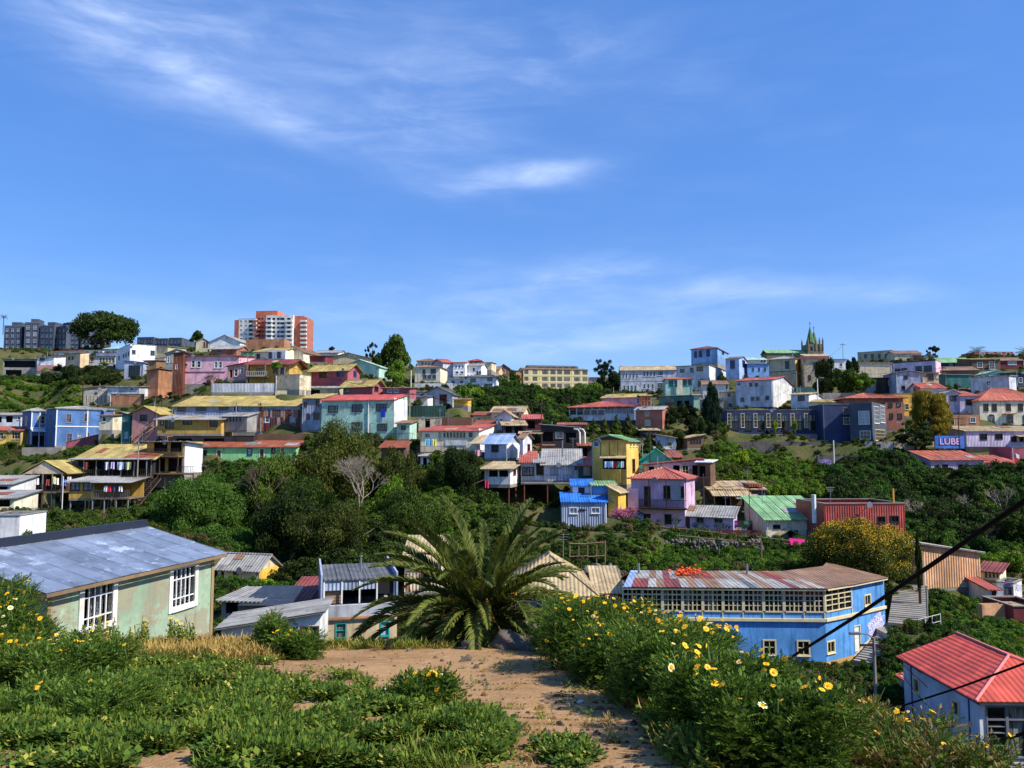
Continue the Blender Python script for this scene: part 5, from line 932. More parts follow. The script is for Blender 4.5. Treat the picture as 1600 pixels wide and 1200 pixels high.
# ------------------------------------------------------------ blue gallery house (own footprint)
def blue_gallery():
    A = [at(972, 917, 56.2), at(1288, 919, 55.6), at(1330, 912, 57.4), at(1381, 903, 60.2)]
    ze = A[0].z; zb = at(1100, 1032, 56).z; H_ = ze - zb; o = Vector((A[1].x, A[1].y, zb)); root = empty('blue_house', o)
    tag(root, 'long bright blue house with cream gridded gallery windows and patched roof', 'house')
    P = [Vector((a.x - o.x, a.y - o.y, 0)) for a in A]; Z = Vector((0, 0, 1)); wmb = MB(); wall = surf('gallery_blue', PAL['cobalt'], stain=(40, 84, 140), amt=.5, streak=.9, second=(96, 160, 225), samt=.4)
    lab = []
    def px(seg, x, y):
        a, b = P[seg], P[seg + 1]; u = (b - a).normalized(); n = Vector((u.y, -u.x, 0)); d = pdir(x, y); w0 = a + o
        t = (w0.dot(n)) / d.dot(n); q = d * t - w0; return q.dot(u), q.z
    zg0 = px(0, 1130, 954)[1]; zg1 = H_ - .12; zband = px(0, 1130, 968)[1]
    lower = {0: [(1043, 996, 1061, 1014, 'c'), (1120, 998, 1143, 1021, 'd'), (1193, 1000, 1212, 1023, 'd'), (1246, 1001, 1265, 1024, 'd')], 1: [(1291, 1000, 1304, 1022, 'd')], 2: [(1351, 928, 1360, 947, 'd')]}
    for s in range(3):
        a, b = P[s], P[s + 1]; u = (b - a); L = u.length; u = u / L; n = Vector((u.y, -u.x, 0)); ops = []; todo = []
        for (x0, y0, x1, y1, st) in lower[s]:
            u0, v0 = px(s, x0, y1); u1, v1 = px(s, x1, y0); ops.append((max(.1, u0), max(.1, v0), min(L - .1, u1), v1)); todo.append(st)
        bays = []
        if s == 0: nb = 10; bays = [(L * i / nb + .1, zg0, L * (i + 1) / nb - .1, zg1) for i in range(nb)]
        if s == 1: bays = [(.1, zg0, L - .1, zg1)]
        if s == 2:
            u0, v0 = px(2, 1323, 1030); u1, v1 = px(2, 1335, 978); ops.append((.15, max(.2, v0 + .1), 1.0, v1)); todo.append('D')
        wall_face(wmb, a, u, n, L, H_, ops + bays)
        for op, st in zip(ops, todo): make_window(root, a, u, n, op, st, FR['cream'], True)
        for bi, (u0, v0, u1, v1) in enumerate(bays):
            pt = lambda uu, vv, nn: a + u * uu + Z * vv + n * nn
            def bx(mb, ua, ub, va, vb, na, nb_):
                i = len(mb.v); mb.v += [tuple(pt(x, v, k)) for v in (va, vb) for k in (nb_, na) for x in (ua, ub)]
                for f in ((0, 2, 3, 1), (4, 5, 7, 6), (0, 1, 5, 4), (1, 3, 7, 5), (3, 2, 6, 7), (2, 0, 4, 6)): mb.f.append(tuple(i + k for k in f)); mb.m.append(0)
            fm = MB(); w_ = u1 - u0; hh = v1 - v0
            bx(fm, u0 - .1, u0, v0, v1, -.1, .05); bx(fm, u1, u1 + .1, v0, v1, -.1, .05); bx(fm, u0, u1, v0 - .09, v0, -.1, .06); bx(fm, u0, u1, v1, v1 + .1, -.1, .06)
            zt_ = v0 + hh * .74; bx(fm, u0, u1, zt_ - .05, zt_ + .05, -.08, .03)
            for i in range(1, 5):
                x = u0 + w_ * i / 4
                if i < 4: bx(fm, x - (.03 if i != 2 else .05), x + (.03 if i != 2 else .05), v0, v1, -.075, .02 if i != 2 else .035)
            for k in (1, 2): bx(fm, u0, u1, v0 + (zt_ - v0) * k / 3 - .022, v0 + (zt_ - v0) * k / 3 + .022, -.07, .012)
            fo = fm.build('gallery_window', FR['cream'], root); gm = GL[0] if bi % 4 else GL[1]
            for i in range(4):
                pm = MB(); bx(pm, u0 + w_ * i / 4 + .02, u0 + w_ * (i + 1) / 4 - .02, v0, v1, -.115, -.09); pm.build('pane', GL[[0, 0, 1, 0, 3, 0, 0, 1][(bi * 5 + i * 3) % 8]], fo)
            lab.append(fo)
            pm = MB(); bx(pm, u1 + .02, u1 + .09, zband + .1, v0 - .1, .004, .05); pm.build('batten', FR['cream'], root)
        cm = MB(); e = .14
        c = [a + n * -.0 + Z * zband, b + Z * zband, b + n * e + Z * zband, a + n * e + Z * zband]
        cm.slab([tuple(q + Z * .12) for q in c], .2); cm.build('cornice', FR['cream'], root)
        ev = MB(); c = [a + Z * (H_ + .02), b + Z * (H_ + .02), b + n * .3 + Z * (H_ - .03), a + n * .3 + Z * (H_ - .03)]; ev.slab([tuple(q) for q in c], .1); ev.build('eave', FR['cream'], root)
    bk = [P[3] + Vector((-1.5, 7, 0)), P[0] + Vector((1.2, 9, 0))]
    for a, b in ((P[3], bk[0]), (bk[0], bk[1]), (bk[1], P[0])): wmb.quad(a, b, b + Z * (H_ - 1.6), a + Z * (H_ - 1.6))
    wmb.build('wall', wall, root)
    fb = MB(); foot = [tuple(p + Z * -.004) for p in P] + [tuple(q + Z * -.004) for q in bk]; fb.slab(foot, 4.5); fb.build('foundation', surf('yellow_plinth', (196, 160, 92), amt=.5, second=(140, 128, 110), samt=.6), root)
    # patched roof: sheets
    tz = at(1100, 892, 61.2).z - zb; top = [P[0] + Vector((1.4, 5.2, tz)), P[1] + Vector((-1.2, 5.4, tz))]
    cols = [rmat('grey:n'), rmat('maroon:n'), rmat('dgrey'), rmat('brown'), rmat('grey'), rmat('tan')]; rg = random.Random(21); a, b = P[0] + Vector((0, -.35, H_ + .06)), P[1] + Vector((0, -.35, H_ + .06))
    N = 24; pat = ['steel:n', 'maroon', 'maroon', 'grey', 'brown', 'maroon', 'maroon', 'grey', 'brown', 'grey', 'brown', 'brown', 'grey', 'grey', 'grey', 'dgrey', 'grey', 'brown', 'grey', 'grey', 'maroon:n', 'grey', 'brown', 'grey']
    pat2 = ['steel:n', 'grey', 'grey:n', 'brown', 'grey', 'maroon:n', 'grey:n', 'brown', 'brown', 'maroon', 'rust', 'maroon', 'brown', 'brown', 'grey', 'brown', 'grey', 'brown', 'grey', 'brown', 'maroon:n', 'rust', 'brown', 'brown']
    for i in range(N):
        for r_, (f0, f1, pp) in enumerate(((0, .52, pat), (.5, 1, pat2))):
            e0, e1 = a.lerp(b, i / N), a.lerp(b, (i + 1.02) / N); t0, t1 = top[0].lerp(top[1], i / N), top[0].lerp(top[1], (i + 1.02) / N)
            l = Z * (.012 * r_ + .006 * (i % 2) + rg.uniform(0, .012)); mb = MB(); mb.slab([tuple(e0.lerp(t0, f0) + l), tuple(e1.lerp(t1, f0) + l), tuple(e1.lerp(t1, f1) + l), tuple(e0.lerp(t0, f1) + l)], .02); mb.build('roof_sheet', rmat(pp[i]), root)
    mb = MB(); q = P[3] + Vector((.2, -.3, H_ + .06)); m_ = P[2] + Vector((.15, -.35, H_ + .06)); r2 = P[3] + Vector((-3.2, 3.5, tz))
    mb.slab([tuple(b), tuple(m_), tuple(r2), tuple(top[1])], .03); mb.slab([tuple(m_), tuple(q), tuple(bk[0] + Vector((0, 0, H_ + .15))), tuple(r2)], .03); mb.build('roof_end', rmat('brown'), root)
    mb = MB(); mb.slab([tuple(top[0]), tuple(top[1]), tuple(bk[0] + Vector((-6, 2, H_ - 1.3))), tuple(bk[1] + Vector((0, 2, H_ - 1.3)))], .05); mb.build('rear_roof', rmat('grey'), root)
    for f in (.06, .74):
        c = a.lerp(b, f).lerp(top[0].lerp(top[1], f), .8); mb = MB(); mb.tube([tuple(c), tuple(c + Z * .75)], .09, 8); mb.build('flue', STEEL, root)
    # scribbles on the right hand wall
    aa, bb = P[2], P[3]; uu = (bb - aa).normalized(); nn = Vector((uu.y, -uu.x, 0)); LL = (bb - aa).length; pts = []
    for k in range(24):
        an = 2 * math.pi * k / 24; q = 1 + rg.uniform(-.2, .2); pts.append(tuple(aa + uu * (LL * .7 + LL * .27 * q * math.cos(an)) + Z * (H_ * .33 + LL * .05 * math.cos(an) + .75 * q * math.sin(an)) + nn * .012))
    mb = MB(); mb.slab(pts, .01, nrm=tuple(-nn)); mb.build('graffiti', G_C, root)
    mb = MB(); mb.slab([tuple(aa + Z * -.1 + nn * .02), tuple(bb + Z * .2 + nn * .02), tuple(bb + Z * 1.5 + nn * .02), tuple(aa + uu * 1.2 + Z * .5 + nn * .02)], .03, nrm=tuple(-nn)); mb.build('stone_base', wm('sand:f'), root)
    for p in P: CP.append((p.x + o.x, p.y + o.y - .6, zb - .3))
    for p in bk: CP.append((p.x + o.x, p.y + o.y, zb + .8))
    c = (P[0] + P[1]) / 2 + o; CP.append((c.x, c.y - 1, zb - .3)); FOOT.append((c.x, c.y, 1, 0, 10, 9))
    # orange heap of netting on the roof
    c = a.lerp(b, .35).lerp(top[0].lerp(top[1], .35), .75) + o; mb = MB(); rg = random.Random(5)
    for k in range(70):
        p0 = Vector((rg.gauss(0, .42), rg.gauss(0, .4), abs(rg.gauss(.12, .14)))); p1 = p0 + Vector((rg.uniform(-.4, .4), rg.uniform(-.4, .4), rg.uniform(-.1, .12))); mb.tube([p0, (p0 + p1) / 2 + Vector((0, 0, .06)), p1], .05, 4)
    ob = mb.build('netting_heap', plain('orange_netting', (236, 96, 40), .8), None, True, c + Z * .08); tag(ob, 'heap of bright orange netting dumped on the patched roof', 'netting')
blue_gallery()
# ------------------------------------------------------------ near left: green plaster house (own footprint)
def green_house():
    A, B = at(75, 918, 20.2), at(334, 865, 27.0); ze = (A.z + B.z) / 2; zb = ze - 3.3; o = Vector((A.x, A.y, zb)); yaw = math.atan2(B.y - A.y, B.x - A.x); root = empty('green_house', o, yaw)
    tag(root, 'weathered pale green house with steel blue sheet roof and white barred windows', 'house'); L = math.hypot(B.x - A.x, B.y - A.y); H_ = 3.3; D = 5.8; rise = .72
    ca, sa = math.cos(-yaw), math.sin(-yaw); rot = lambda v: Vector((v.x * ca - v.y * sa, v.x * sa + v.y * ca, v.z)); ol = rot(-o)
    def px(x, y): d = rot(pdir(x, y)); t = -ol.y / d.y; q = ol + d * t; return q.x, q.z
    ops = []
    for (x0, y0, x1, y1) in ((131, 917, 176, 984), (270, 890, 304, 951)):
        u0, v1a = px(x0, y0); u1, v1b = px(x1, y0 - (8 if x0 < 200 else 5)); _, v0a = px(x0, y1); ops.append((u0, v0a + .05, u1, (v1a + v1b) / 2))
    W = surf('green_plaster', (156, 178, 150), stain=(124, 104, 78), amt=.45, second=(150, 144, 120), samt=1.0, streak=.6)
    wmb = MB(); wall_face(wmb, (0, 0, 0), (1, 0, 0), (0, -1, 0), L, H_, ops, .16)
    wmb.quad((0, D, 0), (0, 0, 0), (0, 0, H_), (0, D / 2, H_ + rise), (0, D, H_)); wmb.quad((L, 0, 0), (L, D, 0), (L, D, H_), (L, D / 2, H_ + rise), (L, 0, H_)); wmb.quad((L, D, 0), (0, D, 0), (0, D, H_), (L, D, H_))
    wmb.build('wall', W, root); fb = MB(); fb.box(.01, L - .01, .01, D - .01, -4, -.003); fb.build('foundation', CONC, root)
    rs = surf('steel_blue_sheet', (140, 152, 170), stain=(92, 98, 110), amt=.45, bump='corrx', pitch=.9, rough=.42, metal=.35, second=(196, 208, 226), samt=.35, bstr=.12, streak=.7)
    n = 9; ov = .28; s = rise / (D / 2)
    for i in range(n):
        for k, (f0, f1) in enumerate(((0, .42), (.40, .74), (.72, 1.0))):
            x0, x1 = -.35 + (L + .7) * i / n, -.35 + (L + .7) * (i + 1) / n + .05; yy = lambda f: -ov + (D / 2 + ov) * f; zz = lambda f: H_ - s * ov + (rise + s * ov) * f + .03 + .012 * k + .007 * (i % 2)
            mb = MB(); mb.slab([(x0, yy(f0), zz(f0)), (x1, yy(f0), zz(f0)), (x1, yy(f1), zz(f1)), (x0, yy(f1), zz(f1))], .012)
            mb.tube([(x1 - .03, yy(f0), zz(f0) + .004), (x1 - .03, yy(f1), zz(f1) + .004)], .016, 4, cap=False); mb.build('roof_sheet', rs, root)
    mb = MB(); slope(mb, (L + .35, D + ov, H_ - s * ov), (-.35, D + ov, H_ - s * ov), (-.35, D / 2, H_ + rise), (L + .35, D / 2, H_ + rise), .04); mb.build('rear_roof', rs, root)
    mb = MB(); mb.box(-.35, L + .35, D / 2 - .02, D / 2 + .16, H_ + rise + .02, H_ + rise + .3); mb.build('ridge_flashing', plain('dark_flashing', (44, 50, 64), .5, .3), root)
    mb = MB(); mb.box(-.35, L + .35, -ov - .03, -ov + .01, H_ - s * ov - .09, H_ - s * ov + .0); mb.build('eave_board', surf('ochre_board', (136, 112, 82), amt=.6), root)
    mb = MB(); mb.slab([(-.35, -ov, H_ - s * ov - .01), (-.35, D / 2, H_ + rise - .01), (-.35, D / 2, H_ + rise - .16), (-.35, -ov, H_ - s * ov - .16)], .04, nrm=(1, 0, 0)); mb.build('verge_board', surf('ochre_board', (136, 112, 82)), root)
    br = surf('brown_trim', (150, 128, 92), amt=.4)
    for (x0, x1, z0, z1) in ((L - .12, L + .02, 0, H_ - .1), (0, L - .13, .62, .72), (-.02, .1, .73, H_ - .1)):
        mb = MB(); mb.box(x0, x1, -.03, -.002, z0, z1); mb.build('trim_board', br, root)
    cur = surf('lace_curtain', (205, 205, 200), stain=(150, 150, 150), amt=.25, bump='corrx', pitch=.16, bstr=1.0); gm = bpy.data.materials.new('clear_glass'); gm.use_nodes = True; b_ = gm.node_tree.nodes['Principled BSDF']; b_.inputs['Transmission Weight'].default_value = 1; b_.inputs['Roughness'].default_value = .02; b_.inputs['IOR'].default_value = 1.1
    for (u0, v0, u1, v1) in ops:
        fm = MB(); f = .17
        fm.box(u0 - f, u0, -.045, .1, v0 - f, v1 + f); fm.box(u1, u1 + f, -.045, .1, v0 - f, v1 + f); fm.box(u0, u1, -.045, .1, v1, v1 + f); fm.box(u0, u1, -.07, .1, v0 - f, v0)
        wo = fm.build('window', surf('flaking_white_paint', (226, 222, 212), stain=(150, 120, 90), amt=.3), root); bm = MB()
        for i in range(1, 5): x = u0 + (u1 - u0) * i / 5; bm.box(x - .018, x + .018, .0, .035, v0, v1)
        for k in (.2, .72): z = v0 + (v1 - v0) * k; bm.box(u0, u1, -.004, .03, z - .016, z + .016)
        bm.build('window_bars', FR['white'], wo); pm = MB(); pm.box(u0, u1, .1, .108, v0, v1); pm.build('pane', gm, wo)
        cm = MB(); w_ = u1 - u0
        for (a0, a1) in ((.38, .52), (.56, .9)): cm.box(u0 + w_ * a0, u0 + w_ * a1, .2, .22, v0, v1)
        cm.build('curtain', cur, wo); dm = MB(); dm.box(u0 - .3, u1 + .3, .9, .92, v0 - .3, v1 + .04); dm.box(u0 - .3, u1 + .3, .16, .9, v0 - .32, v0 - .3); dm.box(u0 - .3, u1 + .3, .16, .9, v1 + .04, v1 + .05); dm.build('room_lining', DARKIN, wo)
    R_ = lambda x, y: (o.x + x * math.cos(yaw) - y * math.sin(yaw), o.y + x * math.sin(yaw) + y * math.cos(yaw))
    for x in (0, L / 2, L): CP.append((*R_(x, -.3), zb + .2)); CP.append((*R_(x, D), zb - .4))
    CP.append((*R_(-4, 2), zb)); FOOT.append((*R_(L / 2, 0), math.cos(yaw), math.sin(yaw), L / 2, D))
green_house()
# ------------------------------------------------------------ ravine floor houses, left of the palm
h = H('house', 'beige cottage with grey roof and bright yellow gable end', (340, 404), (888, 920), 72, -16, 6, 'sand', 'gx', 18, 'grey', [(346, 893, 350, 906, 'd', 'dark'), (364, 890, 373, 905, 'D', 'brown'), (388, 888, 396, 893, 'd', 'dark')], side=435, fd=4, ov=.3)
mb = MB(); mb.box(h.W / 2 + .004, h.W / 2 + .05, 0, h.D, 0, h.H - .05); mb.build('yellow_flank', wm('amber'), h.root); deck(h, -h.W / 2, h.W / 2 + .3, -1.6, 0, 0, 0, m=CONC, name='terrace'); railing(h, -h.W / 2, h.W / 2, -1.55, 0, .9, FR['cream'], .12)
h = H('shed', 'grey sheeted yard shed with black tarpaulin roof', (346, 402), (938, 966), 54, -8, 4, 'concrete', 'sb', 3, 'grey', [(352, 942, 372, 958, 'o')], fd=5)
mb = MB(); mb.slab([(.2, -.7, h.H - .2), (3.9, -.7, h.H - .1), (3.2, 3.2, h.H + .5), (.2, 3.2, h.H + .45)], .05); mb.build('tarpaulin', surf('black_tarpaulin', (46, 52, 60), stain=(90, 96, 104), amt=.5, rough=.4), h.root)
h = H('shed', 'long grey sheet lean-to with whitewashed rough wall', (345, 500), (978, 1010), 44, 6, 3.5, 'offwhite:f', 'sr', 20, 'grey', [(436, 978, 466, 990, 'o'), (470, 977, 498, 994, 'c', 'brown')], fd=5, ov=.3)
H('shed', 'dark red sheet roof shed with white edge beside tan house', (438, 500), (946, 962), 57, -4, 5, 'maroon:c', 'sb', 25, 'maroon', fd=4, ov=.15)
h = H('house', 'tan house with teal framed windows and glazed rooftop terrace', (502, 620), (962, 1012), 54, 15, 7, 'tan', None, 0, 'grey', [(524, 973, 541, 998, 'c', 'teal'), (594, 970, 608, 994, 'p', 'teal')], fd=4)
mb = MB(); mb.box(-h.W / 2 - .1, h.W / 2 + .1, -.12, .25, h.H, h.H + .75); mb.box(-h.W / 2, h.W / 2, .25, h.D, h.H, h.H + .1); mb.build('parapet', wm('grey'), h.root)
mb = MB(); mb.box(-h.W / 2, h.W / 2, -.2, -.12, h.H - .14, h.H - .01); mb.build('fascia', wm('brick2'), h.root)
mb = MB(); slope(mb, (-h.W / 2 + .1, .4, h.H + 2.4), (h.W / 2 - .2, .4, h.H + 2.4), (h.W / 2 - .2, 6.5, h.H + 2.55), (-h.W / 2 + .1, 6.5, h.H + 2.55), .1); mb.build('terrace_roof', rmat('dgrey'), h.root)
for i in range(5):
    x = -h.W / 2 + .1 + (h.W - .3) * i / 4; mb = MB(); mb.box(x, x + .1, .45, .55, h.H + .75, h.H + 2.32); mb.build('terrace_post', FR['white'], h.root)
for i in range(4):
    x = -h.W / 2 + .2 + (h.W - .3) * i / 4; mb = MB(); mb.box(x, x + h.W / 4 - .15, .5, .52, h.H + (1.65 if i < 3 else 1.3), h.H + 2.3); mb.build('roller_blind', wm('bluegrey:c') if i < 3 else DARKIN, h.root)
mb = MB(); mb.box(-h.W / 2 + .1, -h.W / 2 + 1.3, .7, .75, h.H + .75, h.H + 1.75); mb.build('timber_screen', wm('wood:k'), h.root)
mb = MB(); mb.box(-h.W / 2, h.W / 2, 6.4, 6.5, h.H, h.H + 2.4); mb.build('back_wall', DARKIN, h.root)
p = h.pl(569, 900); chimney(h, p.x, 3.0, 3.5, .07)
for s, x in ((0, -h.W / 2 - .08), (1, h.W / 2 - .05)):
    mb = MB(); mb.slab([(x, .2, h.H + .5), (x, 6.6, h.H + .5), (x, 6.6, h.H + 3.0), (x, .2, h.H + 2.75)], .12, nrm=(1, 0, 0)); mb.build('party_wall', wm('bluegrey'), h.root)
h = H('shed', 'rusty patchwork loft with tan roof behind the palm', (632, 690), (876, 925), 62, 2, 6, 'sand:g', 'sb', 24, 'tan', [(660, 894, 672, 913, 'd', 'brown')], fd=5)
h = H('house', 'pink house with wide tan hip roof behind the palm', (790, 930), (930, 980), 59, -2, 8, 'pink', 'hip', 52, 'tan', [(828, 941, 846, 960, 'c', 'grey'), (876, 940, 900, 958, 'd', 'white'), (905, 938, 922, 965, 'o')], fd=4, ov=.3)
h = H('house', 'maroon fronted porch house between pink house and blue gallery', (932, 970), (925, 972), 61, -2, 6, 'maroon', 'sb', 20, 'tan', [(936, 932, 950, 953, 'd', 'white'), (954, 931, 964, 953, 'd', 'white')], fd=4)
# ------------------------------------------------------------ red roofed blue house, lower right
def corner_house():
    A, B = at(1411, 1030, 47.0), at(1529, 1091, 39.3); ze = (A.z + B.z) / 2 ; zb = ze - 6.2; yaw = math.atan2(A.y - B.y, A.x - B.x) + math.pi
    o = Vector((A.x, A.y, zb)); root = empty('corner_house', o, yaw); tag(root, 'pale blue two storey house with scarlet sheet roof at the ravine bottom', 'house'); L = math.hypot(B.x - A.x, B.y - A.y); D = 6.6; H_ = 6.2
    ca, sa = math.cos(-yaw), math.sin(-yaw); rot = lambda v: Vector((v.x * ca - v.y * sa, v.x * sa + v.y * ca, v.z)); ol = rot(-o)
    def px(x, y, e=False):
        d = rot(pdir(x, y)); t = (L - ol.x) / d.x if e else -ol.y / d.y; q = ol + d * t; return (q.y if e else q.x), q.z
    ops = []
    for (x0, y0, x1, y1) in ((1427, 1057, 1437, 1085), (1488, 1092, 1499, 1122), (1434, 1130, 1441, 1155), (1450, 1135, 1459, 1165)):
        u0, v1 = px(x0, y0); u1, v0 = px(x1, y1); ops.append((u0, v0, u1, v1))
    W = surf('periwinkle_plaster', (198, 206, 222), stain=(140, 148, 166), amt=.35, streak=.6); wmb = MB()
    wall_face(wmb, (0, 0, 0), (1, 0, 0), (0, -1, 0), L, H_, ops); 
    for op in ops: make_window(root, (0, 0, 0), (1, 0, 0), (0, -1, 0), op, 'c', FR['cream'], True)
    zs = H_ * .56; gal = []
    wmb.quad((0, D, 0), (0, 0, 0), (0, 0, H_), (0, D, H_)); wmb.quad((L, D, 0), (0, D, 0), (0, D, H_), (L, D, H_)); wmb.build('wall', W, root)
    em = MB(); wall_face(em, (L, 0, 0), (0, 1, 0), (1, 0, 0), D, H_, [(.3, zs, D - .3, H_ - .25), (2.6, .5, 4.6, 1.7)]); em.build('white_end_wall', wm('white'), root)
    make_window(root, (L, 0, 0), (0, 1, 0), (1, 0, 0), (2.6, .5, 4.6, 1.7), 'c', FR['white'], True)
    for i in range(6):
        y0 = .3 + (D - .6) * i / 6; y1 = .3 + (D - .6) * (i + 1) / 6; fm = MB()
        fm.box(L - .08, L + .05, y0, y0 + .07, zs, H_ - .25); fm.box(L - .08, L + .05, y1 - .07, y1 - .001, zs, H_ - .25)
        for z in (zs, H_ - .95, H_ - .33): fm.box(L - .08, L + .052, y0 + .07, y1 - .07, z, z + .08)
        if i % 2 == 0:
            for k in range(1, 6): z = zs + (H_ - .95 - zs) * k / 6; fm.box(L - .05, L + .03, y0 + .07, y1 - .07, z - .02, z + .02)
        fo = fm.build('gallery_window', FR['grey'], root); pm = MB(); pm.box(L - .12, L - .085, y0 + .02, y1 - .02, zs, H_ - .25); pm.build('pane', GL[0] if i % 2 == 0 else GL[1], fo)
    tr = plain('slate_blue_trim', (62, 92, 140))
    for (x0, x1, z0, z1) in ((-.05, L + .05, H_ - .22, H_ - .02), (L * .12, L * .13, 0, H_ - .23), (L - .9, L - .82, 0, H_ - .23)):
        mb = MB(); mb.box(x0, x1, -.05, -.002, z0, z1); mb.build('trim_board', tr, root)
    rm_ = surf('scarlet_sheet', (196, 80, 62), stain=(150, 60, 60), amt=.3, bump='corry', pitch=.3, rough=.55, bstr=.5, streak=.6)
    e = .3; rz = H_ + 1.35; q = D / 2; a, b, c, d = (-e, -e, H_ + .02), (L + e, -e, H_ + .02), (L + e, D + e, H_ + .02), (-e, D + e, H_ + .02); r0, r1 = (-e, q, rz), (L - q * .9, q, rz)
    n = 10
    for i in range(n):
        f0, f1 = i / n, (i + 1.01) / n; p0, p1 = Vector(a).lerp(Vector(b), f0), Vector(a).lerp(Vector(b), f1); t0, t1 = Vector(r0).lerp(Vector(r1), f0), Vector(r0).lerp(Vector(r1), f1); l = Vector((0, 0, .008 * (i % 2)))
        mb = MB(); mb.slab([tuple(p0 + l), tuple(p1 + l), tuple(t1 + l), tuple(t0 + l)], .03); mb.build('roof_sheet', rm_, root)
    mb = MB(); mb.slab([b, c, r1], .03); mb.build('roof_hip', rm_, root); mb = MB(); mb.slab([c, d, r0, r1], .03); mb.build('roof_rear', rm_, root)
    mb = MB()
    for p, s in ((r0, r1), (b, r1), (c, r1)): mb.tube([Vector(p) + Vector((0, 0, .03)), Vector(s) + Vector((0, 0, .03))], .07, 6)
    mb.build('ridge_cap', plain('pink_ridge', (226, 130, 126), .6), root)
    fb = MB(); fb.box(.01, L - .01, .01, D - .01, -5, -.003); fb.build('foundation', CONC, root)
    an = MB(); an.box(-2.2, -.02, .8, 4.5, -3, H_ - 1.6); an.build('annex_wall', W, root); an = MB(); slope(an, (-2.5, .6, H_ - 1.65), (-.02, .6, H_ - 1.65), (-.02, 4.7, H_ - .9), (-2.5, 4.7, H_ - .9), .06); an.build('annex_roof', rm_, root)
    R_ = lambda x, y: (o.x + x * math.cos(yaw) - y * math.sin(yaw), o.y + x * math.sin(yaw) + y * math.cos(yaw))
    for x in (0, L / 2, L): CP.append((*R_(x, -.5), zb)); CP.append((*R_(x, D), zb + .6))
    FOOT.append((*R_(L / 2, 0), math.cos(yaw), math.sin(yaw), L / 2, D))
corner_house()
# ------------------------------------------------------------ terrain
for (x, y, Y) in [(450, 860, 88), (620, 905, 72), (700, 870, 78), (600, 800, 95), (300, 850, 76), (250, 800, 92), (520, 745, 106), (700, 735, 106), (640, 720, 112), (100, 830, 78), (200, 860, 62), (60, 900, 45), (60, 720, 122), (180, 705, 125),
                  (1200, 762, 105), (1330, 742, 122), (1250, 742, 133), (1180, 736, 137), (1150, 734, 138), (1275, 742, 132), (1450, 790, 105), (1550, 810, 98), (1450, 860, 84), (1560, 880, 82), (1560, 985, 58), (1500, 1010, 53), (1430, 985, 57), (1390, 1080, 48), (1300, 1110, 44), (1250, 1062, 50), (1340, 1160, 40),
                  (1100, 880, 76), (1050, 893, 68), (900, 862, 76), (930, 905, 67), (1200, 880, 76), (1330, 880, 72), (860, 830, 90), (820, 790, 96), (700, 1030, 43), (900, 1050, 42), (500, 1040, 38), (1000, 1070, 44), (1120, 1062, 48), (300, 1060, 34),
                  (60, 640, 168), (60, 610, 182), (120, 600, 176), (830, 640, 168), (850, 645, 240), (780, 630, 160), (920, 640, 175), (950, 614, 260), (1000, 690, 120), (1100, 680, 132), (1060, 660, 150), (1300, 600, 182), (1450, 690, 138), (1420, 720, 130),
                  (-200, 700, 130), (-200, 850, 60), (-400, 600, 250), (-300, 950, 25), (1800, 700, 140), (1800, 900, 70), (1900, 600, 220), (1800, 1100, 40), (1700, 1250, 30),
                  (400, 1150, 20), (700, 1130, 20), (1000, 1150, 20), (1250, 1200, 22), (100, 1100, 18), (1500, 1300, 20), (900, 1060, 30), (600, 1060, 30)]:
    p = at(x, y, Y); CP.append(tuple(p))
for x in range(-600, 2300, 180):
    for (y, Y) in ((588, 400), (608, 560), (640, 900), (660, 1500)): CP.append(tuple(at(x, y, Y)))
for x in range(-600, 2300, 150):
    if not 700 < x < 1060: CP.append(tuple(at(x, 572, 300)))
CPA = np.array(CP); CU, CV = CPA[:, 0] / CPA[:, 1], np.log(CPA[:, 1]); CZ = CPA[:, 2]
FA = np.array(FOOT)
def set_cp(extra):
    global CPA, CU, CV, CZ
    CPA = np.array(CP + extra); CU, CV = CPA[:, 0] / CPA[:, 1], np.log(CPA[:, 1]); CZ = CPA[:, 2]
def smooth(a, b, x): t = np.clip((x - a) / (b - a), 0, 1); return t * t * (3 - 2 * t)
def wob(X, Y, s): return np.sin(X * 1.7 / s + 1.3 * np.sin(Y * 1.1 / s)) * np.cos(Y * 1.5 / s + .7 * np.sin(X * .9 / s))
LUT = None; LU = np.linspace(-1.7, 1.7, 720); LV = np.linspace(math.log(4), math.log(1700), 560)
def zfar(X, Y):
    X, Y = np.asarray(X, float), np.maximum(np.asarray(Y, float), 4.0); U, V = X / Y, np.log(Y)
    sh = X.shape; U, V = U.ravel().astype(np.float32), V.ravel().astype(np.float32); z = np.empty(U.size)
    if LUT is not None:
        fu = np.clip((U - LU[0]) / (LU[1] - LU[0]), 0, len(LU) - 1.001); fv = np.clip((V - LV[0]) / (LV[1] - LV[0]), 0, len(LV) - 1.001); i, j = fu.astype(int), fv.astype(int); a, b = fu - i, fv - j
        return (LUT[i, j] * (1 - a) * (1 - b) + LUT[i + 1, j] * a * (1 - b) + LUT[i, j + 1] * (1 - a) * b + LUT[i + 1, j + 1] * a * b).reshape(sh)
    cu, cv, cz = CU.astype(np.float32), CV.astype(np.float32), CZ.astype(np.float32)
    for s in range(0, U.size, 6000):
        d2 = ((U[s:s + 6000, None] - cu[None]) ** 2) * np.float32(1.2) + (V[s:s + 6000, None] - cv[None]) ** 2 + np.float32(2.5e-5)
        w = 1 / (d2 * d2); z[s:s + 6000] = (w @ cz) / w.sum(1)
    return z.reshape(sh)
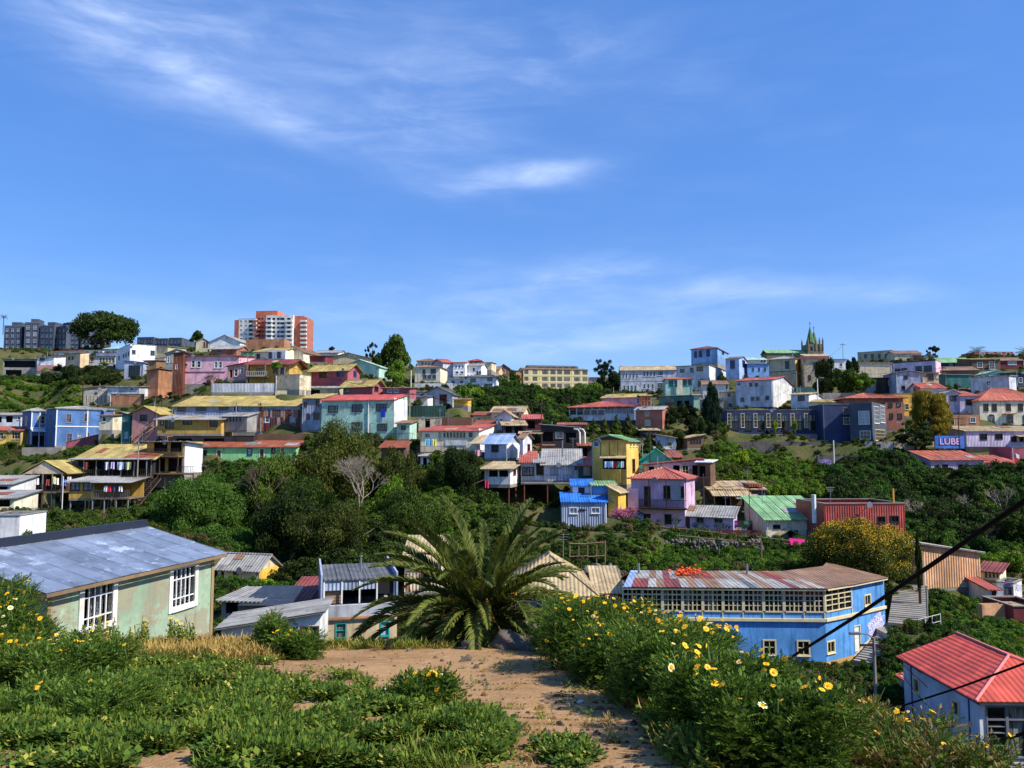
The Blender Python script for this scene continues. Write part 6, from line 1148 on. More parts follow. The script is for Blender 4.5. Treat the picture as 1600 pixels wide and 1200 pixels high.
def zfg(X, Y):
    z = np.where(Y < 4, -1.6, -1.6 - .152 * (Y - 4)); z = z - .5 * np.maximum(X - 1.35 - .03 * np.maximum(Y - 4, 0), 0) - .12 * np.maximum(-X - 3.5, 0) * 0
    return z + .03 * wob(X, Y, .9) + .015 * wob(X + 3, Y, .35)
def zT(X, Y):
    X, Y = np.asarray(X, float), np.asarray(Y, float); ed = 10.7 + .35 * np.sin(X * 1.1) + .1 * np.minimum(0, X + 2) * -.6
    t = smooth(0, 1, (Y - ed) / 3.2); zf = zfar(X, Y); return (1 - t) * zfg(X, Y) + t * np.where(Y < 40, np.minimum(zf, -2.9), zf)
def zt1(x, y): return float(zT(np.array([x]), np.array([y]))[0])
def ground_at(xs, ys):
    """pixel -> point on the terrain (vectorised ray march)"""
    xs, ys = np.asarray(xs, float), np.asarray(ys, float); c, s = math.cos(PITCH), math.sin(PITCH); u, v = xs - CX, CY - ys
    dy = FPX * c - v * s; dx = u / dy; dz = (FPX * s + v * c) / dy; best = np.full(xs.shape, np.nan)
    YS = np.concatenate([np.arange(3, 14, .2), np.exp(np.linspace(math.log(14), math.log(420), 170))])
    for Y in YS:
        m = np.isnan(best); 
        if not m.any(): break
        idx = np.where(m)[0]; z = zT(dx[idx] * Y, np.full(len(idx), Y)); hit = dz[idx] * Y <= z + .02; best[idx[hit]] = Y
    return dx * best, best, dz * best
def carve():
    """lower open ground that rises in front of the foot of a house"""
    extra = []; B_ = np.array(BASE); fr = np.linspace(.6, .985, 36)
    for it in range(4):
        P = B_[:, None, :] * fr[None, :, None]; X, Y, Z = P[..., 0], P[..., 1], P[..., 2]; T = zT(X.ravel(), Y.ravel()).reshape(X.shape); over = T - Z
        near = np.zeros(X.shape, bool)
        for (cx, cy, ux, uy, hw, dp) in FOOT:
            dx, dy = X - cx, Y - cy; u = dx * ux + dy * uy; v = -dx * uy + dy * ux; near |= (np.abs(u) < hw + .5) & (v > -.8) & (v < dp + .8)
        over[near] = -1; over[Y < 16] = -1; k = over.argmax(1); n = 0
        for i in range(len(B_)):
            if over[i, k[i]] > .15: q = k[i]; extra.append((X[i, q], Y[i, q], Z[i, q] - .35)); n += 1
        set_cp(extra)
        if n == 0: break
carve()
_u, _v = np.meshgrid(LU, LV, indexing='ij'); LUT = zfar(_u * np.exp(_v), np.exp(_v))
def grid_mesh(name, U, V, fn, mats):
    n, m = len(U), len(V); uu, vv = np.meshgrid(U, V, indexing='ij'); X, Y = fn(uu, vv); Z = zT(X.ravel(), Y.ravel()).reshape(X.shape)
    v = np.stack([X, Y, Z], -1).reshape(-1, 3); i = np.arange(n - 1)[:, None] * m + np.arange(m - 1)[None]; f = np.stack([i, i + m, i + m + 1, i + 1], -1).reshape(-1, 4)
    me = npmesh(name, v, f, mats); me.polygons.foreach_set('use_smooth', [True] * len(me.polygons)); return me
def earth(key, c0, c1, c2, sc_, bs=.6, dist=.05):
    m = bpy.data.materials.new(key); m.use_nodes = True; t = NT(m.node_tree); b = t.n['Principled BSDF']; co = t.new('ShaderNodeTexCoord').outputs['Object']
    n1 = t.noise(co, sc_, 6, .65); n2 = t.noise(co, sc_ * 7, 5, .7); n3 = t.noise(co, sc_ * 40, 3, .6)
    col = t.mix(t.ramp(n1, .35, .65), lin(c0), lin(c1)); col = t.mix(t.math('MULTIPLY', t.ramp(n2, .5, .75), .7), col, lin(c2)); col = t.mix(t.math('MULTIPLY', t.ramp(n3, .45, .8), .35), col, tuple(v * .5 for v in lin(c0)))
    t.l.new(col, b.inputs['Base Color']); b.inputs['Roughness'].default_value = .95; b.inputs['Specular IOR Level'].default_value = .1
    bp = t.new('ShaderNodeBump'); bp.inputs['Strength'].default_value = bs; bp.inputs['Distance'].default_value = dist; t.l.new(t.math('ADD', n2, t.math('MULTIPLY', n3, .5)), bp.inputs['Height']); t.l.new(bp.outputs[0], b.inputs['Normal']); return m
HILL = earth('hill_earth', (70, 82, 42), (104, 96, 62), (56, 74, 34), .35, 1.0, .25)
DIRT = earth('dirt_path', (164, 130, 92), (140, 108, 74), (180, 148, 108), .8, .9, .025)
hill = link('hillside', grid_mesh('hillside', np.concatenate([np.linspace(-1.5, -.75, 30, endpoint=False), np.linspace(-.75, .75, 330), np.linspace(.77, 1.5, 30)]), np.exp(np.linspace(math.log(13.0), math.log(1500), 300)), lambda u, v: (u * v, v), HILL)); tag(hill, kind='structure')
gr = link('ground', grid_mesh('ground', np.linspace(-22, 22, 280), np.concatenate([np.linspace(-40, 1, 30, endpoint=False), np.linspace(1, 15, 160)]), lambda u, v: (u, v), DIRT)); tag(gr, kind='structure')

# ------------------------------------------------------------ foliage
def blob_leaves(n, lobes, size, seed, up=.25, jit=.8, rpow=.4, asp=.55):
    g = np.random.default_rng(seed); lo = np.array(lobes, float); wt = (lo[:, 3] * lo[:, 4] + lo[:, 3] * lo[:, 5]); k = g.choice(len(lo), n, p=wt / wt.sum())
    d = g.normal(size=(n, 3)); d[:, 2] += up; d /= np.linalg.norm(d, axis=1)[:, None]; r = g.random(n) ** rpow * (1 + .12 * np.abs(g.normal(size=n)))
    c = lo[k, :3] + d * lo[k, 3:6] * r[:, None]; nr = d + g.normal(size=(n, 3)) * jit; nr[:, 2] += .3; nr /= np.linalg.norm(nr, axis=1)[:, None]
    t = np.cross(nr, g.normal(size=(n, 3))); t /= np.linalg.norm(t, axis=1)[:, None] + 1e-9; b = np.cross(nr, t); s = (size * (.6 + .8 * g.random(n)))[:, None]
    v = np.stack([c + t * s, c + b * s * asp + nr * s * .12, c - t * s, c - b * s * asp + nr * s * .12], 1).reshape(-1, 3); return v, np.arange(n * 4).reshape(-1, 4)
def lobes_for(kind, seed, m=18):
    g = random.Random(seed); L = []
    if kind == 'broad':
        for i in range(m):
            a = g.uniform(0, 6.28); el = g.uniform(-.25, 1.0); q = g.uniform(.4, .86); r = g.uniform(.13, .32); L.append((math.cos(a) * q * math.cos(el * 1.3), math.sin(a) * q * math.cos(el * 1.3), .5 + .38 * math.sin(el * 1.4) * g.uniform(.7, 1.15) + g.uniform(-.08, .08), r, r * g.uniform(.7, 1.2), r * g.uniform(.4, .75)))
        L.append((0, 0, .45, .42, .42, .3))
    elif kind == 'flat':
        for i in range(m):
            a = g.uniform(0, 6.28); q = math.sqrt(g.random()) * .8; r = g.uniform(.16, .3); L.append((math.cos(a) * q, math.sin(a) * q, .78 - .35 * q * q + g.uniform(-.12, .08), r, r, r * .6))
        for i in range(m // 2):
            a = g.uniform(0, 6.28); q = g.uniform(.5, .85); L.append((math.cos(a) * q, math.sin(a) * q, g.uniform(.25, .5), .17, .17, .12))
    elif kind == 'column':
        for i in range(m):
            z = i / (m - 1); a = g.uniform(0, 6.28); w = .8 * math.sin(math.pi * min(.98, .16 + .8 * z)) ** .6; L.append((math.cos(a) * w * .35, math.sin(a) * w * .35, .06 + z * .86, w * .6, w * .6, .12))
    elif kind == 'cone':
        for i in range(m):
            z = (i + .5) / m; w = (1 - z) * .8 + .08; a = i * 2.4; L.append((math.cos(a) * w * .55, math.sin(a) * w * .55, .12 + z * .84, w * .5, w * .5, .07))
    elif kind == 'tiers':
        for i in range(m):
            z = g.uniform(.15, .95); w = .85 * (1 - (z - .4) ** 2); a = g.uniform(0, 6.28); r = g.uniform(.13, .28); L.append((math.cos(a) * w * .75, math.sin(a) * w * .7, z, r, r, r * .32))
    elif kind == 'scrag':
        for i in range(m):
            z = g.uniform(.35, .95); a = g.uniform(0, 6.28); q = g.uniform(.2, .85); r = g.uniform(.1, .2); L.append((math.cos(a) * q, math.sin(a) * q, z, r, r, r * .45))
    return L
LM = dict(dark=leafmat('leaf_dark', (28, 40, 18), (78, 98, 42)), mid=leafmat('leaf_mid', (44, 66, 24), (118, 140, 54)), bright=leafmat('leaf_bright', (62, 98, 26), (150, 182, 60)), olive=leafmat('leaf_olive', (50, 60, 24), (122, 130, 52)),
          dry=leafmat('leaf_dry', (88, 80, 50), (150, 136, 92)), lime=leafmat('leaf_lime', (110, 140, 30), (184, 200, 60)), conifer=leafmat('leaf_conifer', (24, 40, 30), (52, 74, 46)), yellow=leafmat('blossom_yellow', (190, 140, 20), (246, 206, 60), trans=.2),
          gold=leafmat('leaf_gold', (104, 94, 22), (168, 150, 50)), pinkb=leafmat('blossom_pink', (170, 84, 120), (232, 158, 186), trans=.2), green=leafmat('leaf_green', (40, 74, 26), (104, 140, 54)))
BARK = surf('tree_bark', (96, 80, 66), stain=(50, 42, 36), amt=.5); PALEB = surf('pale_bark', (150, 138, 122), stain=(90, 80, 70), amt=.4)
CROWN = {}
def tree(name, label, x, yb, yt, w, Y, kind='broad', mat='dark', n=6000, leaf=.045, m=18, seed=0, group=None, bark=None, share=None, cat='tree', deep=.85, extra=None):
    a, b = at(x, yb, Y), at(x, yt, Y); hh = b.z - a.z; r = w / FPX * Y / 2; zt = zt1(a.x, a.y); root = empty(name, (a.x, a.y, a.z)); tag(root, label, cat, group)
    key = (kind, mat, n, leaf, m, share if share is not None else seed); lob = lobes_for(kind, seed if share is None else share, m)
    if key not in CROWN:
        v, f = blob_leaves(n, lob, leaf, seed); CROWN[key] = npmesh('crown', v, f, LM[mat])
    c = link('crown', CROWN[key], root, None, (0, 0, random.Random(seed).uniform(0, 6.28) if kind not in ('flat',) else 0), (r, r * deep, hh))
    tb = MB(); base = min(0, zt - a.z) - .5; tb.tube([(0, 0, base), (r * .04, 0, hh * .25), (0, r * .03, hh * .55)], [max(.12, r * .07), max(.1, r * .055), max(.05, r * .03)], 8)
    g = random.Random(seed)
    for q in g.sample(lob, min(len(lob), 7)):
        p0 = Vector((0, 0, hh * g.uniform(.12, .4))); p1 = Vector((q[0] * r, q[1] * r * deep, q[2] * hh)); mid = (p0 + p1) / 2 + Vector((0, 0, -.04 * hh)); tb.tube([p0, mid, p1], [max(.06, r * .035), max(.045, r * .024), .02], 5)
    tb.build('trunk', bark or BARK, root, True)
    if extra:
        for (em, en, es, up) in extra:
            v, f = blob_leaves(en, lob, es, seed + 50, up=up, rpow=.12); o = link('blossom', npmesh('blossom', v, f, LM[em]), root, None, c.rotation_euler, (r, r * deep, hh))
    return root
def bare_tree(name, label, x, yb, yt, Y, seed, spread=1.0, m=None, depth=5, r0=.12, blossom=None):
    a, b = at(x, yb, Y), at(x, yt, Y); hh = b.z - a.z
    if blossom: a.z = max(a.z, zt1(a.x, a.y))
    root = empty(name, tuple(a)); tag(root, label, 'tree'); g = random.Random(seed); mb = MB(); tips = []
    def grow(p, d, L, r, k):
        q = p + d * L; mid = p + d * L * .5 + Vector((g.uniform(-1, 1), g.uniform(-1, 1), 0)) * L * .07; mb.tube([p, mid, q], [r, r * .85, r * .68], 5 if k > 2 else 3, cap=False); tips.append(q)
        if k == 0: return
        for _ in range(3 if k > 1 else 4):
            e = Vector((g.gauss(0, 1), g.gauss(0, 1), g.gauss(.25, .5))).normalized(); nd = (d + e * .62 * spread).normalized(); grow(q, nd, L * g.uniform(.6, .82), r * .62, k - 1)
    for s in range(3): grow(Vector((g.uniform(-.2, .2), g.uniform(-.2, .2), -.5)), Vector((g.uniform(-.5, .5) * spread, g.uniform(-.3, .3), 1)).normalized(), hh * .32, r0, depth - 1)
    mb.build('branches', m or PALEB, root, True)
    if blossom:
        gg = np.random.default_rng(seed); T_ = np.array([tuple(t) for t in tips if t.z > hh * .2]); n = blossom[1]; c = T_[gg.integers(0, len(T_), n)] + gg.normal(size=(n, 3)) * blossom[2] * 2.2
        v, f = blob_leaves(n, [(0, 0, 0, 1e-4, 1e-4, 1e-4)], blossom[2], seed); v = v.reshape(-1, 4, 3) + c[:, None]; link('blossom', npmesh('blossom', v.reshape(-1, 3), f, LM[blossom[0]]), root)
    return root
# ridge trees
tree('spreading_tree', 'great spreading dark evergreen on the left ridge', 160, 550, 482, 108, 244, 'flat', 'dark', 16000, .035, 40, 1)
tree('round_tree', 'small round tree beside the ridge terraces', 310, 540, 518, 28, 262, 'broad', 'mid', 3000, .07, 14, 2)
tree('broad_tree', 'large dark rounded tree above the barn shaped house', 616, 598, 532, 76, 192, 'broad', 'mid', 12000, .04, 26, 3)
tree('scraggly_tree', 'thin scraggly tree left of the large rounded tree', 580, 570, 536, 26, 196, 'scrag', 'dark', 2600, .05, 14, 4)
tree('round_tree', 'bright green round tree in front of the large rounded tree', 622, 606, 566, 46, 168, 'broad', 'bright', 7000, .05, 18, 5)
tree('shrub', 'tiny shrub on the skyline above the tan warehouse', 518, 556, 541, 14, 235, 'broad', 'dark', 1200, .09, 8, 6)
tree('scraggly_tree', 'windblown pine on the skyline right of the yellow block', 944, 600, 560, 40, 272, 'scrag', 'conifer', 9000, .026, 40, 7)
tree('pine_tree', 'dark pine behind the pale blue terrace end', 970, 600, 573, 26, 262, 'scrag', 'conifer', 2600, .06, 18, 8)
for i, (x, yb, yt, w, Y, mt, k) in enumerate([(955, 620, 583, 60, 250, 'dark', 'broad'), (985, 612, 590, 30, 246, 'dark', 'broad'), (800, 615, 580, 42, 262, 'mid', 'broad'), (775, 628, 598, 46, 200, 'mid', 'broad'), (815, 634, 600, 50, 215, 'dark', 'broad'), (745, 632, 605, 44, 162, 'bright', 'broad'), (790, 645, 612, 60, 168, 'dark', 'broad'),
                                              (905, 634, 602, 46, 240, 'mid', 'broad'), (925, 626, 598, 40, 245, 'bright', 'broad'), (850, 650, 616, 44, 172, 'bright', 'broad'), (880, 655, 618, 50, 170, 'dark', 'broad'), (765, 648, 620, 40, 150, 'mid', 'broad'), (722, 640, 604, 34, 150, 'bright', 'broad'), (838, 664, 626, 40, 148, 'dark', 'broad')]):
    tree('ravine_tree', ['dark tree against the right end of the yellow block', 'low dark tree under the windblown pine', 'green tree left of the yellow block', 'green tree right of the long white house', 'dark tree under the yellow block left corner', 'bright green tree below the long white house', 'dark wide tree above the tan roofed house', 'green tree in front of the yellow block right half', 'bright green tree below the yellow block right end', 'bright green tree beside the pale street lamp', 'dark tree left of the long grey gallery house', 'green tree behind the tin shack', 'bright green tree right of the barn shaped house', 'dark tree above the red tin roofed cabin'][i], x, yb + 4, yt, w, Y, k, mt, 5000, .05, 16, 20 + i, group='trees in the wooded cut', share=i % 4)
tree('cypress_tree', 'tall dark columnar cypress left of the white corrugated house', 1113, 690, 598, 42, 148, 'column', 'conifer', 9000, .05, 18, 40)
for i, (x, yb, yt, w, Y, mt) in enumerate([(1070, 672, 632, 46, 150, 'dark'), (1085, 690, 650, 44, 142, 'dark'), (1050, 668, 640, 36, 148, 'dark'), (1100, 700, 655, 40, 138, 'dark'), (1130, 698, 660, 34, 146, 'mid'), (1062, 700, 672, 30, 128, 'olive')]):
    tree('dark_tree', ['dark tree below the sea green house', 'dark tree above the tan roofed hut', 'dark tree right of the brick rose house', 'dark tree at the foot of the tall cypress', 'green tree between cypress and navy building', 'olive tree among the shadowed huts'][i], x, yb, yt, w, Y, 'broad', mt, 5000, .05, 16, 41 + i, group='trees around the cypress', share=i % 3)
for i, (x, yb, yt, w) in enumerate([(928, 690, 655, 34), (945, 688, 652, 30), (963, 686, 648, 32), (982, 690, 646, 34), (1000, 694, 662, 28), (915, 694, 664, 26), (1012, 712, 680, 30), (1030, 716, 688, 30)]):
    tree('conifer_tree', ['first conifer beside the red topped timber cabin', 'olive conifer behind the twin vent pipes', 'tallest green conifer below the grey gallery', 'olive conifer at the brick rose house corner', 'green conifer below the brick rose house', 'small olive conifer left of the row', 'green conifer behind the turquoise gable', 'olive conifer beside the pale blue hut'][i], x, yb, yt, w, 134 if i < 6 else 116, 'cone', 'olive' if i % 2 else 'mid', 3600, .07, 14, 50 + i, group='conifers below the grey gallery', share=i % 3)
for i, (x, yb, yt, w, Y, mt) in enumerate([(1293, 610, 562, 44, 180, 'dark'), (1332, 600, 558, 24, 186, 'dark'), (1325, 622, 576, 56, 172, 'mid'), (1348, 616, 584, 40, 170, 'bright'), (1285, 624, 590, 36, 176, 'dark')]):
    tree('broad_tree', ['dark pointed tree beside the worn beige house', 'narrow dark tree against the tan retaining wall', 'broad green tree above the terracotta hip roof', 'light green tree leaning over the terracotta hip roof', 'dark low tree below the worn beige house'][i], x, yb, yt, w, Y, 'broad', mt, 6500, .05, 20, 60 + i)
tree('olive_tree', 'large gold tipped olive conifer in front of the amber house', 1456, 690, 612, 76, 138, 'tiers', 'gold', 22000, .03, 80, 66)
tree('olive_tree', 'dark spreading tree below the gold tipped one', 1430, 700, 660, 70, 134, 'tiers', 'dark', 7000, .05, 30, 67)
tree('umbrella_pine', 'umbrella pine on the right skyline', 1458, 566, 541, 32, 262, 'scrag', 'conifer', 3000, .06, 18, 68)
# big ravine trees
tree('broad_tree', 'olive green tree filling the ravine below the mint building', 525, 835, 678, 170, 97, 'broad', 'olive', 52000, .017, 70, 70)
tree('broad_tree', 'ragged green tree below the green row house', 425, 835, 712, 130, 94, 'broad', 'mid', 34000, .02, 60, 170)
tree('broad_tree', 'spreading olive green tree below the mint annex', 622, 830, 705, 110, 97, 'broad', 'olive', 30000, .021, 56, 171)
tree('broad_tree', 'low bright tree at the heart of the ravine', 480, 850, 745, 110, 88, 'broad', 'mid', 28000, .021, 50, 172)
tree('broad_tree', 'deep green tree on the right side of the ravine', 715, 800, 700, 110, 97, 'broad', 'dark', 30000, .02, 34, 71)
tree('broad_tree', 'bright green shrub tree beside the timber stairs', 300, 860, 752, 150, 84, 'broad', 'green', 44000, .017, 44, 72)
tree('broad_tree', 'dark tree at the foot of the ravine behind the beige cottage', 450, 905, 770, 150, 82, 'broad', 'dark', 36000, .019, 40, 73)
tree('broad_tree', 'lower olive tree spreading above the tan house', 520, 900, 790, 160, 78, 'broad', 'olive', 40000, .018, 40, 74)
tree('broad_tree', 'sunlit green tree left of the palm', 640, 880, 770, 130, 84, 'broad', 'mid', 36000, .018, 40, 75)
tree('broad_tree', 'leafy tree under the rusty terrace posts', 760, 850, 765, 90, 92, 'broad', 'mid', 10000, .036, 22, 76)
tree('broad_tree', 'yellow green shrub tree in the middle of the ravine', 610, 830, 755, 80, 90, 'broad', 'bright', 9000, .036, 20, 77)
tree('broad_tree', 'green shrub tree below the cream house deck', 690, 745, 700, 60, 104, 'broad', 'mid', 7000, .045, 18, 78)
bare_tree('bare_tree', 'leafless grey tree tangled in the olive green tree', 560, 800, 708, 87, 80, 1.1, depth=6)
bare_tree('bare_tree', 'second leafless grey tree reaching left in the ravine', 400, 790, 715, 90, 81, 1.0, BARK, 5)
bare_tree('bare_tree', 'leafless shrub in front of the two storey pink house', 330, 606, 578, 146, 82, 1.2, BARK, 5, .08)
bare_tree('blossom_tree', 'pink blossoming peach tree beside the pink balcony house', 980, 846, 806, 85, 83, .9, BARK, 5, .07, ('pinkb', 5200, .05))
bare_tree('bare_tree', 'pale leafless tree on the dark right slope', 1430, 812, 770, 92, 84, .9, PALEB, 5, .08)
bare_tree('bare_tree', 'pale bare tree near the right edge of the slope', 1568, 800, 752, 96, 85, .8, PALEB, 5, .08)
tree('acacia_tree', 'acacia covered in golden yellow blossom above the blue gallery house', 1345, 925, 808, 176, 69, 'flat', 'olive', 46000, .016, 80, 90, extra=[('yellow', 15000, .011, 1.9)])
tree('cypress_tree', 'ivy covered dark column beside the acacia', 1437, 925, 830, 15, 64, 'column', 'dark', 5000, .07, 14, 91)
for i, (x, yb, yt, w, Y, mt) in enumerate([(1480, 800, 752, 80, 104, 'dark'), (1540, 800, 750, 80, 102, 'mid'), (1425, 770, 722, 56, 116, 'green'), (1400, 760, 710, 60, 120, 'dark'), (1500, 850, 790, 90, 92, 'dark'), (1580, 850, 800, 70, 88, 'mid'), (1380, 800, 750, 60, 104, 'green'), (1330, 780, 740, 50, 110, 'mid'), (1590, 790, 740, 60, 108, 'dark'), (1420, 820, 770, 60, 96, 'dark'), (1460, 840, 800, 60, 92, 'dark'), (1540, 880, 840, 60, 84, 'green')]):
    tree('slope_tree', ['dark slope tree below the long dusky pink house', 'mid green slope tree under the salmon extension', 'deep green slope tree left of the dusky pink house', 'dark slope tree below the pale rubble wall', 'dark slope tree above the peach boarded house', 'green slope tree behind the small cream hut', 'deep green slope tree behind the brick red house', 'green slope tree by the tagged stone wall', 'dark slope tree below the flagpole', 'dark slope tree beside the brick red house corner', 'dark slope tree over the pale leafless tree', 'deep green slope tree right of the peach house'][i], x, yb, yt, w, Y, 'broad', mt, 7000, .045, 20, 100 + i, group='trees on the right slope', share=i % 4)
for i, (x, yb, yt, w, Y, mt) in enumerate([(40, 860, 800, 70, 74, 'mid'), (170, 715, 690, 40, 126, 'mid'), (110, 610, 572, 40, 180, 'dark'), (135, 606, 584, 34, 178, 'mid'), (75, 612, 585, 40, 180, 'dark'), (270, 630, 612, 30, 152, 'mid'), (415, 925, 905, 40, 66, 'lime'), (430, 580, 566, 24, 140, 'bright'), (22, 705, 690, 30, 138, 'mid')]):
    tree('garden_shrub', ['dark shrub by the white metal box wall', 'green shrub on the bank beside the blue house', 'dark garden tree above the grassy slope', 'rounded garden shrub above the stone terrace', 'dark hedge tree below the cream low house', 'green shrub at the foot of the rust clad flank', 'lime green shrub against the yellow gable', 'bright green shrub on the balcony house terrace', 'shrub below the yellow cottage'][i], x, yb, yt, w, Y, 'broad', mt, 4500, .055, 16, 130 + i, cat='shrub')
# skyline palms
PALMLEAF = leafmat('palm_leaf', (46, 60, 24), (132, 140, 62), trans=.25)
def frond_mesh(L, droop, n, wl, seed, width=.02, lift=.0, twist=0):
    g = random.Random(seed); mb = MB(); pts = []; d = .0
    P = Vector((0, 0, 0)); ang = lift; st = L / n
    for i in range(n + 1):
        pts.append(P.copy()); P = P + Vector((math.cos(ang), 0, math.sin(ang))) * st; ang -= droop / n * (.5 + 1.2 * i / n)
    mb.tube(pts[::2] if len(pts) % 2 else pts, width, 4, width * .2)
    for i in range(2, n):
        t = i / n; l = wl * (math.sin(math.pi * min(.97, .12 + .86 * t)) ** .6) * g.uniform(.85, 1.1); T_ = (pts[min(i + 1, n)] - pts[i - 1]).normalized(); U = Vector((-T_.z, 0, T_.x))
        for s in (-1, 1):
            S = Vector((0, s, 0)); dd = (S * .46 + T_ * .82 + U * (.34 + g.uniform(-.15, .15))).normalized(); wv = T_ * (.016 + .018 * wl)
            p = pts[i]; q = p + dd * l * .55; e = p + dd * l + Vector((0, 0, -.16 * l))
            mb.quad(p - wv * .6, p + wv * .6, q + wv, q - wv); mb.quad(q - wv, q + wv, e)
    return mb
def palm(name, label, x, yb, yc, Y, R_, nf, seed, trunk=.25):
    a, c = at(x, yb, Y), at(x, yc, Y); root = empty(name, tuple(a)); tag(root, label, 'palm'); hz = c.z - a.z; tb = MB(); tb.tube([(0, 0, -2), (0, 0, hz)], trunk, 8); tb.build('trunk', BARK, root); g = random.Random(seed)
    meshes = [frond_mesh(R_, .9 + .3 * k, 16, R_ * .3, k, .05, .9 - .45 * k).build('f', PALMLEAF) for k in range(3)]
    for i in range(nf):
        k = i % 3; link('frond', meshes[k].data, root, (0, 0, hz), (0, g.uniform(-.15, .1), i * 2.4))
    for m_ in meshes: bpy.data.objects.remove(m_)
palm('palm_tree', 'palm behind the crimson rooftop on the right skyline', 1527, 566, 551, 268, 3.6, 27, 1)
palm('palm_tree', 'palm cut by the right edge of the skyline', 1601, 566, 552, 262, 3.6, 27, 2)
palm('palm_tree', 'small thin palm left of the slate apartments', 5, 515, 496, 300, 1.7, 18, 3, .15)

# ------------------------------------------------------------ ground cover and shrubs that nobody could count
def gn_scatter(name, label, cat, srcs, pts, rot, scl, parent=None):
    me = bpy.data.meshes.new(name); me.vertices.add(len(pts)); me.vertices.foreach_set('co', np.asarray(pts, np.float32).ravel())
    at_ = me.attributes.new('rot', 'FLOAT_VECTOR', 'POINT'); at_.data.foreach_set('vector', np.asarray(rot, np.float32).ravel())
    as_ = me.attributes.new('scl', 'FLOAT_VECTOR', 'POINT'); as_.data.foreach_set('vector', np.asarray(scl, np.float32).ravel()); me.update()
    c = bpy.data.collections.new(name + '_source')
    for m_ in srcs: c.objects.link(bpy.data.objects.new(name + '_leafing', m_))
    o = link(name, me, parent); tag(o, label, cat, kind='stuff'); ng = bpy.data.node_groups.new(name, 'GeometryNodeTree'); ng.interface.new_socket('Geometry', in_out='INPUT', socket_type='NodeSocketGeometry'); ng.interface.new_socket('Geometry', in_out='OUTPUT', socket_type='NodeSocketGeometry')
    N = ng.nodes; i_, o_ = N.new('NodeGroupInput'), N.new('NodeGroupOutput'); ci = N.new('GeometryNodeCollectionInfo'); ci.inputs['Collection'].default_value = c; ci.inputs['Separate Children'].default_value = True; ci.inputs['Reset Children'].default_value = True
    ip = N.new('GeometryNodeInstanceOnPoints'); ip.inputs['Pick Instance'].default_value = True
    ra = N.new('GeometryNodeInputNamedAttribute'); ra.data_type = 'FLOAT_VECTOR'; ra.inputs['Name'].default_value = 'rot'; sa_ = N.new('GeometryNodeInputNamedAttribute'); sa_.data_type = 'FLOAT_VECTOR'; sa_.inputs['Name'].default_value = 'scl'
    er = N.new('FunctionNodeEulerToRotation'); ng.links.new(ra.outputs[0], er.inputs[0])
    ng.links.new(i_.outputs[0], ip.inputs['Points']); ng.links.new(ci.outputs[0], ip.inputs['Instance']); ng.links.new(er.outputs[0], ip.inputs['Rotation']); ng.links.new(sa_.outputs[0], ip.inputs['Scale'])
    ng.links.new(ip.outputs[0], o_.inputs[0]); md = o.modifiers.new('scatter', 'NODES'); md.node_group = ng; return o
def inpoly(px, py, poly):
    c = np.zeros(px.shape, bool); n = len(poly)
    for i in range(n):
        x0, y0 = poly[i]; x1, y1 = poly[(i + 1) % n]; m = ((y0 > py) != (y1 > py)) & (px < (x1 - x0) * (py - y0) / (y1 - y0 + 1e-9) + x0); c ^= m
    return c
def clear_of_houses(X, Y, marg=.4, front=1.6):
    ok = np.ones(X.shape, bool)
    for (cx, cy, ux, uy, hw, dp) in FOOT:
        dx, dy = X - cx, Y - cy; u = dx * ux + dy * uy; v = -dx * uy + dy * ux; ok &= ~((np.abs(u) < hw + marg) & (v > -front) & (v < dp + marg))
    return ok
g = np.random.default_rng(5)
BUSH = {}
for mt in ('bright', 'mid', 'dark', 'olive', 'dry', 'green'):
    BUSH[mt] = []
    for k in range(4):
        v, f = blob_leaves(1500, lobes_for('broad', 200 + k, 14), .062, 300 + k); BUSH[mt].append(npmesh('shrub_leaves', v, f, LM[mt]))
